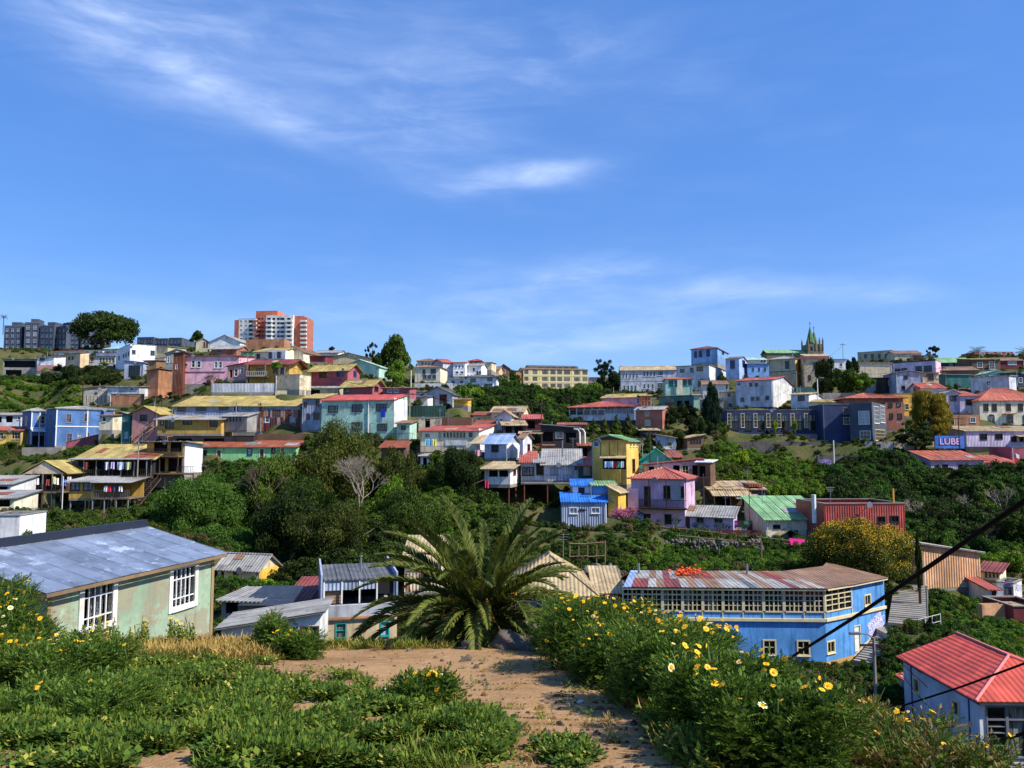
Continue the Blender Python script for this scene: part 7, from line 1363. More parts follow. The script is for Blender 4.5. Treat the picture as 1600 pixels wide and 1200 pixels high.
ZONES = [([(0, 600), (60, 592), (130, 600), (128, 640), (0, 652)], 'bright', 1300, (.4, 1.1)), ([(0, 590), (130, 590), (128, 640), (0, 650)], 'green', 160, (.6, 1.5)), ([(85, 570), (190, 585), (190, 605), (85, 605)], 'dark', 120, (.8, 1.8)), ([(0, 690), (60, 700), (180, 690), (160, 730), (0, 720)], 'mid', 260, (.5, 1.3)),
         ([(90, 700), (190, 660), (195, 690), (150, 715), (90, 715)], 'green', 240, (.4, 1.0)), ([(230, 750), (430, 740), (430, 880), (240, 830)], 'green', 700, (.5, 1.4)), ([(300, 720), (480, 690), (640, 690), (800, 720), (800, 880), (640, 900), (440, 880)], 'mid', 800, (.6, 1.8)), ([(560, 740), (740, 760), (740, 880), (560, 860)], 'bright', 380, (.5, 1.3)),
         ([(400, 800), (640, 850), (640, 920), (430, 920)], 'dark', 300, (.8, 2.0)), ([(720, 600), (960, 600), (960, 660), (820, 670), (720, 650)], 'green', 1500, (.7, 1.7)), ([(730, 606), (960, 620), (960, 660), (820, 670), (720, 650)], 'dark', 900, (.7, 1.8)), ([(830, 615), (890, 615), (890, 660), (830, 660)], 'bright', 260, (.6, 1.5)), ([(1100, 695), (1300, 725), (1300, 790), (1190, 775), (1110, 745)], 'bright', 620, (.5, 1.4)), ([(1100, 700), (1300, 730), (1300, 780), (1110, 750)], 'olive', 260, (.5, 1.3)),
         ([(1290, 725), (1420, 700), (1600, 740), (1600, 870), (1430, 860), (1290, 780)], 'green', 620, (.7, 2.0)), ([(1290, 725), (1600, 740), (1600, 870), (1420, 850), (1290, 780)], 'dark', 620, (.8, 2.2)), ([(1480, 850), (1600, 850), (1600, 900), (1540, 890)], 'bright', 150, (.5, 1.2)),
         ([(985, 850), (1270, 865), (1270, 895), (985, 898)], 'bright', 420, (.35, .9)), ([(880, 840), (985, 850), (985, 905), (880, 905)], 'mid', 260, (.35, .9)), ([(1040, 840), (1300, 850), (1300, 895), (1040, 895)], 'green', 300, (.4, 1.0)), ([(1440, 890), (1510, 930), (1600, 955), (1600, 1040), (1500, 1015), (1450, 960)], 'bright', 900, (.3, .8)), ([(1440, 890), (1600, 955), (1600, 1040), (1460, 1000)], 'green', 300, (.4, .9)),
         ([(1180, 1040), (1345, 1035), (1420, 1110), (1420, 1200), (1250, 1200)], 'dry', 500, (.25, .7)), ([(1180, 1040), (1345, 1035), (1420, 1110), (1420, 1200), (1250, 1200)], 'mid', 480, (.25, .8)), ([(1340, 990), (1420, 1000), (1420, 1110), (1340, 1100)], 'green', 260, (.3, .8)), ([(340, 880), (500, 880), (500, 930), (340, 930)], 'green', 120, (.4, 1.0)),
         ([(240, 780), (0, 800), (0, 860), (240, 850)], 'mid', 240, (.5, 1.4)), ([(440, 1000), (960, 1000), (960, 1060), (440, 1060)], 'green', 120, (.4, .9)), ([(900, 960), (1340, 1030), (1340, 1060), (900, 1060)], 'mid', 160, (.3, .7))]
acc = {k: [] for k in BUSH}
for poly, mt, n, (s0, s1) in ZONES:
    P = np.array(poly, float); x = g.uniform(P[:, 0].min(), P[:, 0].max(), n * 4); y = g.uniform(P[:, 1].min(), P[:, 1].max(), n * 4); m = inpoly(x, y, poly); x, y = x[m][:n], y[m][:n]
    X, Y, Z = ground_at(x, y); ok = ~np.isnan(Y); X, Y, Z = X[ok], Y[ok], Z[ok]; ok = clear_of_houses(X, Y) & (Y > 16); s = g.uniform(s0, s1, len(X)); acc[mt].append(np.stack([X, Y, Z, s], 1)[ok])
# the rest of the hill between the houses
n = 24000; Y = np.exp(g.uniform(math.log(34), math.log(360), n)); X = Y * g.uniform(-.95, .95, n); Z = zT(X, Y); ok = clear_of_houses(X, Y, .6, 2.2); s = g.uniform(.22, .7, n) * (1 + Y / 260); al = np.stack([X, Y, Z, s], 1)[ok]; k = g.integers(0, 5, len(al))
for i, mt in enumerate(('mid', 'dark', 'olive', 'green', 'dry')): acc[mt].append(al[k == i])
for mt, lab in (('bright', 'bright green undergrowth spread over the ravine slopes'), ('mid', 'mid green undergrowth between the houses'), ('dark', 'dark green undergrowth on shaded slopes'), ('olive', 'olive undergrowth on the hill'), ('dry', 'dry brownish weeds on the banks'), ('green', 'deep green creepers and bushes on the slopes')):
    A = np.concatenate(acc[mt]); n = len(A); p = A[:, :3].copy(); p[:, 2] -= A[:, 3] * .25; rot = np.stack([g.uniform(-.2, .2, n), g.uniform(-.2, .2, n), g.uniform(0, 6.28, n)], 1); sc3 = np.stack([A[:, 3], A[:, 3], A[:, 3] * g.uniform(.8, 1.4, n)], 1)
    gn_scatter('undergrowth', lab, 'undergrowth', BUSH[mt], p, rot, sc3)

for i, x in enumerate((1211, 1242)):
    tree('topiary', ['rounded lime green topiary before the first navy bays', 'rounded lime green topiary before the middle navy bays'][i], x, 676, 657, 13, 146, 'broad', 'lime', 2500, .09, 10, 150 + i, cat='shrub')

for i, (x, yb, yt, Y, lab) in enumerate([(1400, 775, 738, 112, 'bare grey shrub below the pale rubble wall'), (1508, 800, 762, 100, 'bare twiggy tree under the dusky pink house'), (1350, 790, 756, 104, 'bare pale shrub behind the brick red house'), (1180, 748, 716, 118, 'leafless shrub on the green bank'), (1540, 850, 806, 88, 'bare branching tree above the peach boarded house'), (1250, 780, 750, 108, 'thin leafless shrub above the mossy green roof')]):
    bare_tree('bare_tree', lab, x, yb, yt, Y, 180 + i, 1.0, PALEB if i % 2 else BARK, 5, .07)
for i, (x, yb, yt, w, Y, k, mt, lab) in enumerate([(1160, 752, 706, 44, 116, 'broad', 'lime', 'yellow green tree on the green bank'), (1225, 770, 732, 40, 112, 'scrag', 'bright', 'loose bright tree above the green roofed house'), (1290, 772, 730, 46, 114, 'broad', 'olive', 'olive tree beside the white lamp post'), (1372, 770, 728, 44, 112, 'tiers', 'dark', 'layered dark tree below the slate tower house'), (1460, 800, 758, 50, 104, 'tiers', 'green', 'layered green tree on the right slope'), (1545, 830, 786, 46, 96, 'scrag', 'bright', 'loose leafy tree near the right edge'), (1590, 900, 862, 50, 78, 'broad', 'bright', 'bright bush tree above the white flat roofed house'), (1120, 780, 746, 40, 104, 'broad', 'olive', 'olive brown tree by the tin sheds')]):
    tree('mixed_tree', lab, x, yb, yt, w, Y, k, mt, 6000, .045, 26, 190 + i)
# ------------------------------------------------------------ walls, fences, stairs, poles
RUB = surf('rubble_stone', (112, 106, 98), stain=(48, 46, 40), amt=.75, second=(78, 76, 66), samt=.7, streak=.5)
H('retaining_wall', 'dark rubble stone retaining wall below the long navy building', (1136, 1286), (690, 728), 143, -3, 1.5, 'stone', None, fd=3, cat='wall', ground=False).wall.data.materials[0] = RUB
H('retaining_wall', 'pale rubble wall beside the slate tower house', (1352, 1396), (690, 708), 137, -10, 1.0, 'stone', None, fd=3, cat='wall', ground=False).wall.data.materials[0] = surf('pale_rubble', (190, 184, 176), stain=(70, 66, 60), amt=.7, second=(110, 104, 96), samt=.6)
h = H('retaining_wall', 'tagged stone wall at the foot of the navy building bank', (1278, 1345), (712, 734), 131, -4, .8, 'stone', None, fd=3, cat='wall', ground=False); h.wall.data.materials[0] = RUB
G_P = graff('graffiti_violet', [(80, 76, 78), (170, 140, 215), (70, 60, 110), (190, 170, 230), (80, 76, 78), (150, 120, 200)], 1.2)
blob(h, 1291, 722, 10, 5, G_P, seed=31); blob(h, 1322, 722, 9, 5, G_P, seed=32)
def stones(name, label, x0, x1, y, Y, n, r, seed):
    g_ = random.Random(seed); me = [rock_mesh(s) for s in range(3)]
    a = at((x0 + x1) / 2, y, Y); root = empty(name, tuple(a)); tag(root, label, 'wall')
    for i in range(n):
        x = g_.uniform(x0, x1); p = at(x, y + g_.uniform(-14, 6), Y) - a; link('stone', me[i % 3], root, tuple(p), (g_.random() * 6, g_.random() * 6, g_.random() * 6), tuple(r * g_.uniform(.6, 1.5) for _ in range(3)))
def rock_mesh(seed, m=None, sub=2):
    import bmesh
    bm = bmesh.new(); bmesh.ops.create_icosphere(bm, subdivisions=sub, radius=1); g_ = random.Random(seed); ph = [g_.uniform(0, 6) for _ in range(6)]
    for v in bm.verts:
        c = v.co; k = 1 + .22 * math.sin(c.x * 2.3 + ph[0]) * math.cos(c.y * 2.9 + ph[1]) + .12 * math.sin(c.z * 5 + ph[2] + c.x * 3) + g_.uniform(-.05, .05); v.co = c * k
    me = bpy.data.meshes.new('rock'); bm.to_mesh(me); bm.free(); me.materials.append(m or RUB); return me
stones('dry_stone_bank', 'dry stone bank under the blue roofed shed', 868, 960, 842, 86, 110, .26, 3)
stones('dry_stone_bank', 'pale dry stone bank under the graffiti cottage fence', 1030, 1190, 858, 80, 150, .2, 4)
stones('dry_stone_bank', 'heap of stones above the maroon porch house', 915, 965, 902, 68, 40, .4, 5)
def fence(name, label, pts, Y0, Y1, hgt, npost, m, rails=(.35, .85)):
    (x0, y0), (x1, y1) = pts; a, b = at(x0, y0, Y0), at(x1, y1, Y1); root = empty(name, tuple(a)); tag(root, label, 'fence'); d = b - a; g_ = random.Random(npost)
    for i in range(npost):
        p = d * (i / (npost - 1)); mb = MB(); mb.tube([p + Vector((0, 0, -2.2)), p + Vector((g_.uniform(-.08, .08), 0, hgt))], .07, 5); mb.build('post', m, root)
    for r_ in rails:
        for i in range(0, npost - 1, 2):
            p, q = d * (i / (npost - 1)), d * (min(i + 2, npost - 1) / (npost - 1)); mb = MB(); mb.bar(p + Vector((0, -.06, hgt * r_ + g_.uniform(-.06, .06))), q + Vector((0, -.06, hgt * r_ + g_.uniform(-.06, .06))), .07); mb.build('rail', m, root)
fence('timber_fence', 'crooked timber rail fence sloping below the graffiti cottage', ((1000, 838), (1262, 868)), 86, 80, 1.5, 15, WOOD)
fence('timber_fence', 'lower timber props under the rail fence', ((1030, 868), (1190, 884)), 81, 77, 2.4, 6, WOOD, (.9,))
fence('timber_trellis', 'grey timber trellis in the garden left of the blue gallery', ((890, 880), (945, 878)), 72, 72, 1.9, 5, WOOD, (.9, .3))
fence('timber_fence', 'thin post fence along the green bank', ((1130, 742), (1300, 740)), 118, 118, 1.4, 9, WOOD, (.8,))
h = H('fence', 'brown board fence behind the timber rails', (1010, 1190), (828, 846), 86.5, -6, .1, 'maroon:k', None, fd=2, cat='fence', ground=False)
h = H('fence', 'dark maroon board fence below the green roofed house', (1190, 1290), (846, 868), 82, -3, .1, 'maroon:k', None, fd=2, cat='fence', ground=False)
o = MB(); a, b = at(1233, 841, 80), at(1259, 855, 80); o.slab([(0, 0, 0), (b.x - a.x, .2, -.12), (b.x - a.x + .1, .1, b.z - a.z), (.15, -.1, b.z - a.z + .2)], .03, nrm=(0, 1, 0)); tag(o.build('magenta_cloth', plain('magenta_cloth', (226, 30, 140), .8), None, False, tuple(a)), 'bright magenta cloth over the maroon fence', 'cloth')
root = stairs('concrete_stairs', 'lower flight of worn concrete steps beside the blue gallery', at(1352, 1036, 54.5), at(1393, 990, 58.5), 1.6, 14, CONC, False)
root = stairs('concrete_stairs', 'upper flight of concrete steps climbing into the shade', at(1418, 976, 59), at(1424, 912, 70), 2.6, 22, CONC, False)
a = at(1404, 986, 58.5); root = empty('stair_landing', tuple(a)); tag(root, 'concrete stair landing with parapet between the two flights', 'landing')
mb = MB(); mb.box(-1.3, 1.6, -1, 2.6, -3.5, .02); mb.build('slab', CONC, root); mb = MB(); mb.box(-1.3, 1.6, -1.2, -1.003, -3.5, .35); mb.build('parapet', surf('stained_render', (176, 160, 132), amt=.6), root)
mb = MB()
for z in (.5, 1.0): mb.tube([(1.0, -.9, z), (2.6, -.9, z + .4)], .03, 5)
for x in (1.0, 1.5, 2.0, 2.6): mb.tube([(x, -.9, .02), (x, -.9, .8 + .25 * x)], .03, 5)
mb.build('handrail', FR['white'], root)
def pole(label, x, yb, yt, Y, r=.09, m=None, lamp=0, cross=0, name='utility_pole'):
    a, b = at(x, yb, Y), at(x, yt, Y); hh = b.z - a.z; root = empty(name, tuple(a)); tag(root, label, 'pole'); mb = MB(); mb.tube([(0, 0, -2), (0, 0, hh)], r, 7, r * .75); mb.build('shaft', m or CONC, root)
    if cross: mb = MB(); mb.box(-.8, .8, -.06, .06, hh - .5, hh - .38); mb.build('crossarm', DWOOD, root)
    if lamp: mb = MB(); mb.tube([(0, 0, hh - .1), (lamp * .3, 0, hh + .15), (lamp * .9, 0, hh + .25)], .04, 5); mb.box(min(lamp * .8, lamp * 1.4), max(lamp * .8, lamp * 1.4), -.12, .12, hh + .16, hh + .3); mb.build('lamp_arm', STEEL, root)
    return root
pole('concrete pole with bracket in the shade beside the scarlet roofed house', 1371, 1160, 996, 47, .11, None, -1, 1); pole('white lamp post against the tagged stone wall', 1304, 744, 688, 126, .12, FR['white']); pole('leaning lamp post by the pale rubble wall', 1414, 706, 662, 134, .1, FR['cream'], -1)
pole('white street lamp beside the worn beige house', 1278, 622, 592, 165, .12, FR['white'], 1); pole('street lamp in front of the young conifers', 1004, 722, 688, 112, .08, None, -1); pole('red tipped white mast in front of the stilt house', 95, 835, 744, 97, .06, FR['white']); pole('pale street lamp in the grassy cut', 837, 648, 632, 150, .1, FR['cream'], 1)
pole('white pole left of the barn shaped house', 642, 618, 578, 150, .1, FR['white'], 1); pole('rusty mast beside the messy tin sheds', 1172, 830, 762, 88, .06, RUSTM); pole('slim pole below the yellow cottage', 25, 720, 672, 128, .07, DWOOD); pole('concrete pole below the stair landing', 1450, 985, 915, 60, .08)
pole('antenna mast on the skyline right of the bay window house', 486, 566, 548, 178, .06, DWOOD, 0, 1)
def cable(label, pts, r, name='power_cable'):
    P = [at(*p) for p in pts]; mb = MB(); out = []
    for i in range(len(P) - 1):
        for k in range(6): out.append(P[i].lerp(P[i + 1], k / 6))
    out.append(P[-1]); a = out[0].copy(); sm = [out[0]] + [(out[i - 1] + out[i] * 2 + out[i + 1]) / 4 for i in range(1, len(out) - 1)] + [out[-1]]; mb.tube([p - a for p in sm], r, 7); o = mb.build(name, plain('black_cable', (8, 8, 9), .9, 0, .1), None, True, tuple(a)); tag(o, label, 'cable')
cable('thick twisted black cable sweeping down past the blue gallery house', [(1800, 640, 3.6), (1600, 783, 4.4), (1520, 838, 5.0), (1440, 893, 5.9), (1330, 968, 7.8), (1190, 1056, 11.6), (1120, 1092, 14.5)], .0165)
cable('black cable crossing the scarlet roof', [(1800, 960, 13), (1600, 1037, 15), (1500, 1074, 17), (1400, 1106, 20), (1371, 1112, 22)], .022); cable('thick black cable crossing the white end wall', [(1800, 1085, 9), (1600, 1146, 10), (1500, 1176, 11), (1440, 1192, 12), (1380, 1204, 13)], .022)
for i, (x0, y0, x1, y1) in enumerate([(1374, 1000, 1560, 1140), (1374, 1004, 1540, 1150), (1374, 1010, 1500, 1160)]): cable('thin service wire from the shaded concrete pole to the scarlet roofed house', [(x0, y0, 47), ((x0 + x1) / 2, (y0 + y1) / 2 + 4, 44), (x1, y1, 41)], .016, 'service_wire'); bpy.data.objects['service_wire' if i == 0 else 'service_wire.%03d' % i]['group'] = 'service wires of the scarlet roofed house'
# laundry
def cloth(label, group, x, y, w, hh, Y, c):
    a = at(x, y, Y); mb = MB(); g_ = random.Random(int(x * 7 + y)); n = 5; vs = []
    pts = [(w * i / n, .05 * math.sin(i * 1.9 + x), 0) for i in range(n + 1)]
    for i in range(n): mb.slab([pts[i], pts[i + 1], (pts[i + 1][0], pts[i + 1][1] * 2.2, -hh * (1 + .06 * math.sin(i + x))), (pts[i][0], pts[i][1] * 2.2, -hh * (1 + .06 * math.sin(i - 1 + x)))], .012, nrm=(0, 1, 0))
    o = mb.build('laundry', plain('cloth_%d_%d_%d' % c, c, .9), None, False, tuple(a)); tag(o, label, 'laundry', group)
for i, (x, c, w, hh) in enumerate([(132, (120, 60, 60), .5, 1.0), (164, (210, 215, 225), .5, 1.0), (174, (190, 170, 210), .4, .9), (183, (205, 215, 235), .95, 1.0), (196, (200, 205, 150), .8, 1.0), (208, (60, 60, 70), .4, .9)]): cloth(['brown', 'white', 'lilac', 'pale blue', 'pale yellow', 'black'][i] + ' washing on the long dark veranda', 'washing on the long veranda', x, 722, w, hh, 106.0, c)
for i, (x, c) in enumerate([(48, (200, 60, 120)), (55, (225, 225, 230)), (72, (150, 60, 60)), (82, (230, 220, 120)), (86, (240, 235, 215)), (98, (60, 110, 200)), (106, (220, 220, 225))]): cloth(['pink', 'white', 'dark red', 'yellow', 'cream', 'blue', 'pale grey'][i] + ' washing on the stilt house laundry deck', 'washing on the stilt house deck', x, 745 + (i % 3) * 2, .45, .8, 101.7, c)
for i, (x, c) in enumerate([(665, (120, 200, 200)), (670, (110, 170, 225)), (676, (230, 220, 60))]): cloth(['turquoise', 'light blue', 'bright yellow'][i] + ' towel on the cream house deck', 'towels on the cream house deck', x, 686, .5, .95, 109, c)
for i, (x, c) in enumerate([(944, (200, 215, 235)), (949, (80, 140, 210)), (954, (190, 200, 220)), (960, (200, 60, 70)), (965, (90, 180, 170)), (970, (210, 205, 215))]): cloth(['pale blue', 'mid blue', 'silver grey', 'red', 'sea green', 'off white'][i] + ' washing in the yellow house porch', 'washing in the yellow house porch', x, 721, .36, .75, 96.3, c)
for i, (x, c) in enumerate([(163, (225, 225, 230)), (169, (200, 40, 70)), (176, (60, 70, 120)), (186, (225, 220, 215))]): cloth(['white', 'crimson', 'navy', 'ivory'][i] + ' washing on the ochre cabin deck', 'washing on the ochre cabin deck', x, 759, .42, .7, 97.2, c)
cloth('pink shirt hung below the cream verandah cabin', None, 757, 751, .5, .9, 97, (205, 50, 90)); cloth('red and white washing on the steel blue roofed house porch', None, 742, 703, .9, .8, 106, (215, 150, 165))

# ------------------------------------------------------------ foreground: palm, rocks, daisies, weeds
def big_palm():
    a = at(752, 964, 11.7); gz = zt1(a.x, a.y); root = empty('palm', (a.x, a.y, gz)); tag(root, 'large bushy date palm with arching fronds at the plateau edge', 'palm'); hz = a.z - gz; g_ = random.Random(4)
    tb = MB(); k = 9; tb.tube([(0, 0, -.5), (0, 0, hz * .4), (0, 0, hz * .85), (0, 0, hz + .12)], [.34, .36, .42, .2], 12); tb.build('trunk', BARK, root)
    V = []
    for (lift, droop) in ((1.25, .8), (1.05, 1.0), (.88, 1.2), (.66, 1.35), (.42, 1.45), (.16, 1.4), (-.12, 1.2), (-.45, .9)):
        V.append(frond_mesh(1.86, droop * .85, 76, .27, int(lift * 100), .02, lift).build('f', PALMLEAF))
    cnt = [8, 11, 13, 14, 14, 13, 11, 9]; i = 0
    for v, c in zip(V, cnt):
        for k in range(c):
            az_ = i * 2.39996 + g_.uniform(-.15, .15); i += 1; s = g_.uniform(.82, 1.08); o = link('frond', v.data, root, (.1 * math.cos(az_), .1 * math.sin(az_), hz + g_.uniform(-.1, .1)), (g_.uniform(-.25, .25), g_.uniform(-.1, .1), az_), (s, s, s))
    for v in V: bpy.data.objects.remove(v)
    of = plain('orange_fruit_stalk', (196, 130, 36), .7)
    for k in range(5):
        az_ = k * 1.3 + 3.6; mb = MB()
        for q in range(7): b_ = Vector((math.cos(az_) * .5, math.sin(az_) * .5, .35)); e = b_ + Vector((g_.uniform(-.15, .15), g_.uniform(-.15, .15), -.3)); mb.tube([(0, 0, 0), b_ * .6 + Vector((0, 0, .1)), b_, e], .012, 4)
        mb.build('fruit_stalk', of, root, False, (0, 0, hz))
big_palm()
ROCK = surf('grey_boulder', (104, 94, 82), stain=(52, 46, 40), amt=.7, second=(142, 126, 104), samt=.6, bstr=1.0)
for i, (x, y, Y, s, lab) in enumerate([(806, 1010, 10.15, (.27, .22, .15), 'large grey boulder at the foot of the palm'), (735, 1012, 10.2, (.16, .13, .09), 'smaller dark boulder left of the large one'), (838, 1006, 10.6, (.14, .13, .12), 'pale rock half hidden by the daisy bushes'), (330, 1003, 11.5, (.3, .25, .1), 'flat grey slab of rubble by the green house'), (727, 1045, 8.9, (.07, .06, .04), 'small stone lying on the shaded earth')]):
    p = at(x, y, Y); o = link('boulder', rock_mesh(40 + i, ROCK, 3), None, (p.x, p.y, max(zt1(p.x, p.y) + s[2] * .35, p.z - .06)), (.1 * i, .2, i), s); tag(o, lab, 'rock'); o.data.polygons.foreach_set('use_smooth', [True] * len(o.data.polygons))
for (x, y, lab) in ((723, 1114, 'crumpled white paper scrap on the dirt path'), (598, 1082, 'white paper scrap beside the weeds'), (905, 1100, 'flattened white scrap in the middle of the path')):
    X, Y, Z = ground_at([x], [y]); o = link('paper_scrap', rock_mesh(x, FR['white'], 1), None, (X[0], Y[0], Z[0] + .015), (0, 0, x), (.035, .025, .015)); tag(o, lab, 'litter')
DLEAF = leafmat('daisy_leaf', (40, 66, 22), (112, 142, 50), trans=.3); DLEAF2 = leafmat('daisy_leaf_pale', (60, 88, 30), (138, 164, 68), trans=.3)
PET = plain('yellow_petal', (246, 186, 14), .6); PETW = plain('cream_petal', (250, 240, 190), .6); DISC = plain('flower_disc', (224, 150, 16), .8)
def flower_mesh(kind, seed):
    mb = MB(); n = 13; g_ = random.Random(seed)
    for k in range(n):
        a = 2 * math.pi * k / n; w = .2; c, s = math.cos(a), math.sin(a); t = Vector((-s, c, 0)); d = Vector((c, s, 0)); z = g_.uniform(-.05, .15)
        mb.quad(d * .25 - t * .07, d * .25 + t * .07, d * .65 + t * w + Vector((0, 0, .06)), d * .65 - t * w + Vector((0, 0, .06)), m=0); mb.quad(d * .65 - t * w + Vector((0, 0, .06)), d * .65 + t * w + Vector((0, 0, .06)), d + t * w * .6 + Vector((0, 0, z)), d - t * w * .6 + Vector((0, 0, z)), m=1)
    mb.tube([(0, 0, -.06), (0, 0, .1), (0, 0, .16)], [.3, .34, .15], 8, m=2)
    o = mb.build('f', [PET, PETW if kind else PET, DISC]); me = o.data; bpy.data.objects.remove(o); return me
FM = [flower_mesh(0, 1), flower_mesh(0, 2), flower_mesh(1, 3)]
def sprig_mesh(seed, m, L=.07, n=5):
    g_ = random.Random(seed); mb = MB(); bend = g_.uniform(.2, .6)
    P = [Vector((bend * L * (k / n) ** 2, 0, L * k / n)) for k in range(n + 1)]
    for k in range(1, n + 1):
        l = L * (.42 - .05 * abs(k - 2.5)) * g_.uniform(.8, 1.15)
        for s in (-1, 1):
            d = Vector((g_.uniform(-.1, .35), s * .85, .55)).normalized(); w = Vector((.35, 0, -.5)).normalized() * l * .17
            mb.quad(P[k], P[k] + d * l * .5 + w, P[k] + d * l, P[k] + d * l * .5 - w)
    mb.quad(P[n], P[n] + Vector((.008, .008, L * .2)), P[n] + Vector((.01, 0, L * .42)), P[n] + Vector((.008, -.008, L * .2))); mb.quad(P[0] + Vector((0, .0025, 0)), P[0] - Vector((0, .0025, 0)), P[n] - Vector((0, .001, 0)), P[n] + Vector((0, .001, 0)))
    o = mb.build('sprig', m); me = o.data; bpy.data.objects.remove(o); return me
DDRY = leafmat('daisy_dry', (104, 92, 52), (168, 150, 92), trans=.2)
SPR = [[sprig_mesh(s, DLEAF) for s in range(3)] + [sprig_mesh(7, DLEAF2)], [sprig_mesh(s, DLEAF2) for s in range(3)] + [sprig_mesh(8, DLEAF)], [sprig_mesh(1, DLEAF), sprig_mesh(2, DDRY), sprig_mesh(3, DLEAF2), sprig_mesh(4, DDRY, .09)]]
def daisy_bush(label, X, Y, r, hh, nl, nf, seed, leaf=.018, mat=None, fsz=.0195, top=.6):
    z = zt1(X, Y); root = empty('daisy_bush', (X, Y, z)); tag(root, label, 'flower bush', 'crown daisy bushes round the dirt path'); g_ = random.Random(seed)
    lob = [(g_.uniform(-.65, .65), g_.uniform(-.65, .65), g_.uniform(.12, .66), g_.uniform(.25, .42), g_.uniform(.25, .42), g_.uniform(.14, .28)) for _ in range(22)]
    gg = np.random.default_rng(seed); n = int(nl * .42); lo = np.array(lob); k = gg.choice(len(lo), n); d = gg.normal(size=(n, 3)); d[:, 2] += .35; d /= np.linalg.norm(d, axis=1)[:, None]; c = (lo[k, :3] + d * lo[k, 3:6] * (gg.random(n) ** .45)[:, None] * (1 + .1 * np.abs(gg.normal(size=n)))[:, None]) * np.array([r, r, hh])
    rt = np.stack([gg.normal(0, .6, n), np.arccos(np.clip(d[:, 2] * .5 + .45, -1, 1)) * gg.uniform(.3, 1.2, n), np.arctan2(d[:, 1], d[:, 0])], 1); s = gg.uniform(.7, 1.4, n) * leaf / .018
    gn_scatter('foliage', None, None, SPR[mat or 0], c, rt, np.stack([s, s, s], 1), root)
    sb = MB()
    for i in range(40): a = g_.uniform(0, 6.28); q_ = g_.uniform(.1, .8) * r; sb.tube([(g_.uniform(-.3, .3) * r, g_.uniform(-.3, .3) * r, -.05), (math.cos(a) * q_ * .6, math.sin(a) * q_ * .6, hh * .4), (math.cos(a) * q_, math.sin(a) * q_, hh * g_.uniform(.6, .95))], [.008, .006, .004], 4)
    st = plain('green_stem', (86, 112, 52), .6)
    for i in range(int(nf * 3.4)):
        L = max(g_.sample(lob, 2), key=lambda q: q[2] + q[5] * .8); a = g_.uniform(3.0, 6.5); e = g_.uniform(.35, 1.4); d = Vector((math.cos(a) * math.cos(e), math.sin(a) * math.cos(e), math.sin(e)))
        p = Vector(((L[0] + d.x * L[3] * 1.08) * r, (L[1] + d.y * L[4] * 1.08) * r, (L[2] + d.z * L[5] * 1.12) * hh + g_.uniform(.045, .12))) + Vector((d.x, d.y, 0)) * .035; s = fsz * g_.choice([.7, .85, 1.0, 1.0, 1.15, 1.25])
        fo = link('flower', FM[0 if g_.random() < .5 else 1 if g_.random() < .82 else 2], root, tuple(p), (g_.gauss(.25, .5), g_.gauss(0, .5), a), (s, s, s * g_.uniform(.7, 1.6))); sb.tube([p - Vector((g_.uniform(-.04, .04), g_.uniform(-.04, .04), .12)), p], .004, 3, cap=False)
    sb.build('stems', st, root)['kind'] = 'stuff'
for i, (X, Y, r, hh, nl, nf, lab) in enumerate([(.75, 9.6, .55, .72, 9000, 14, 'daisy bush beside the pale rock at the far end of the path'), (1.3, 9.4, .6, .68, 10000, 26, 'tall daisy bush in front of the maroon porch'), (.75, 8.3, .55, .75, 10000, 22, 'dense flowering daisy bush along the path edge'), (1.75, 8.4, .62, .62, 11000, 34, 'richly flowering daisy bush in front of the blue gallery'),
                                            (.95, 7.2, .55, .62, 10000, 18, 'daisy bush casting shade over the path'), (2.1, 7.3, .58, .55, 10000, 24, 'daisy bush under the gallery windows'), (1.15, 6.0, .5, .6, 11000, 14, 'shaded leafy daisy bush near the path bend'), (2.35, 6.2, .55, .7, 9000, 12, 'straggly daisy bush over the slope edge'), (1.25, 5.0, .45, .55, 11000, 9, 'low daisy bush with few flowers by the path'), (2.5, 5.1, .5, .65, 8000, 8, 'daisy bush overhanging the dry slope'), (1.3, 4.2, .36, .45, 9000, 5, 'small leafy daisy clump near the path start'), (2.3, 4.1, .42, .5, 7000, 7, 'daisy clump with large yellow blooms above the scarlet roof'), (2.9, 4.6, .4, .6, 6000, 6, 'daisy clump in front of the shaded concrete pole'), (2.9, 7.0, .5, .6, 6000, 8, 'thin daisy bush in front of the blue wall')]):
    daisy_bush(lab, X + .05, Y, r, hh, nl, nf, 400 + i, mat=2 if i in (7, 9, 11, 12, 13) else (0 if i % 3 else 1))
for i, (X, Y, r, hh, nl, nf, lab) in enumerate([(-5.1, 7.6, .72, .95, 16000, 50, 'big flowering daisy bush below the green house gable'), (-4.55, 7.2, .46, .48, 10000, 34, 'daisy bush in front of the first green house window'), (-5.0, 6.4, .6, .6, 10000, 20, 'leafy daisy bush spreading on the left bank'), (-3.7, 6.7, .5, .4, 9000, 8, 'low daisy bush running into the weeds'), (-2.55, 9.4, .34, .3, 6000, 4, 'dark leafy clump in front of the tan house'), (-2.9, 9.7, .2, .5, 2500, 2, 'slim upright daisy stem cluster by the whitewashed wall'), (-.62, 6.0, .22, .22, 3500, 7, 'small daisy clump alone on the dirt path'), (-3.0, 5.6, .45, .28, 7000, 3, 'low leafy clump among the weeds'), (-4.4, 5.4, .45, .3, 7000, 3, 'low leafy clump at the left bank')]):
    daisy_bush(lab, X, Y, r, hh, nl, nf, 450 + i, mat=1 if i % 2 else 0)
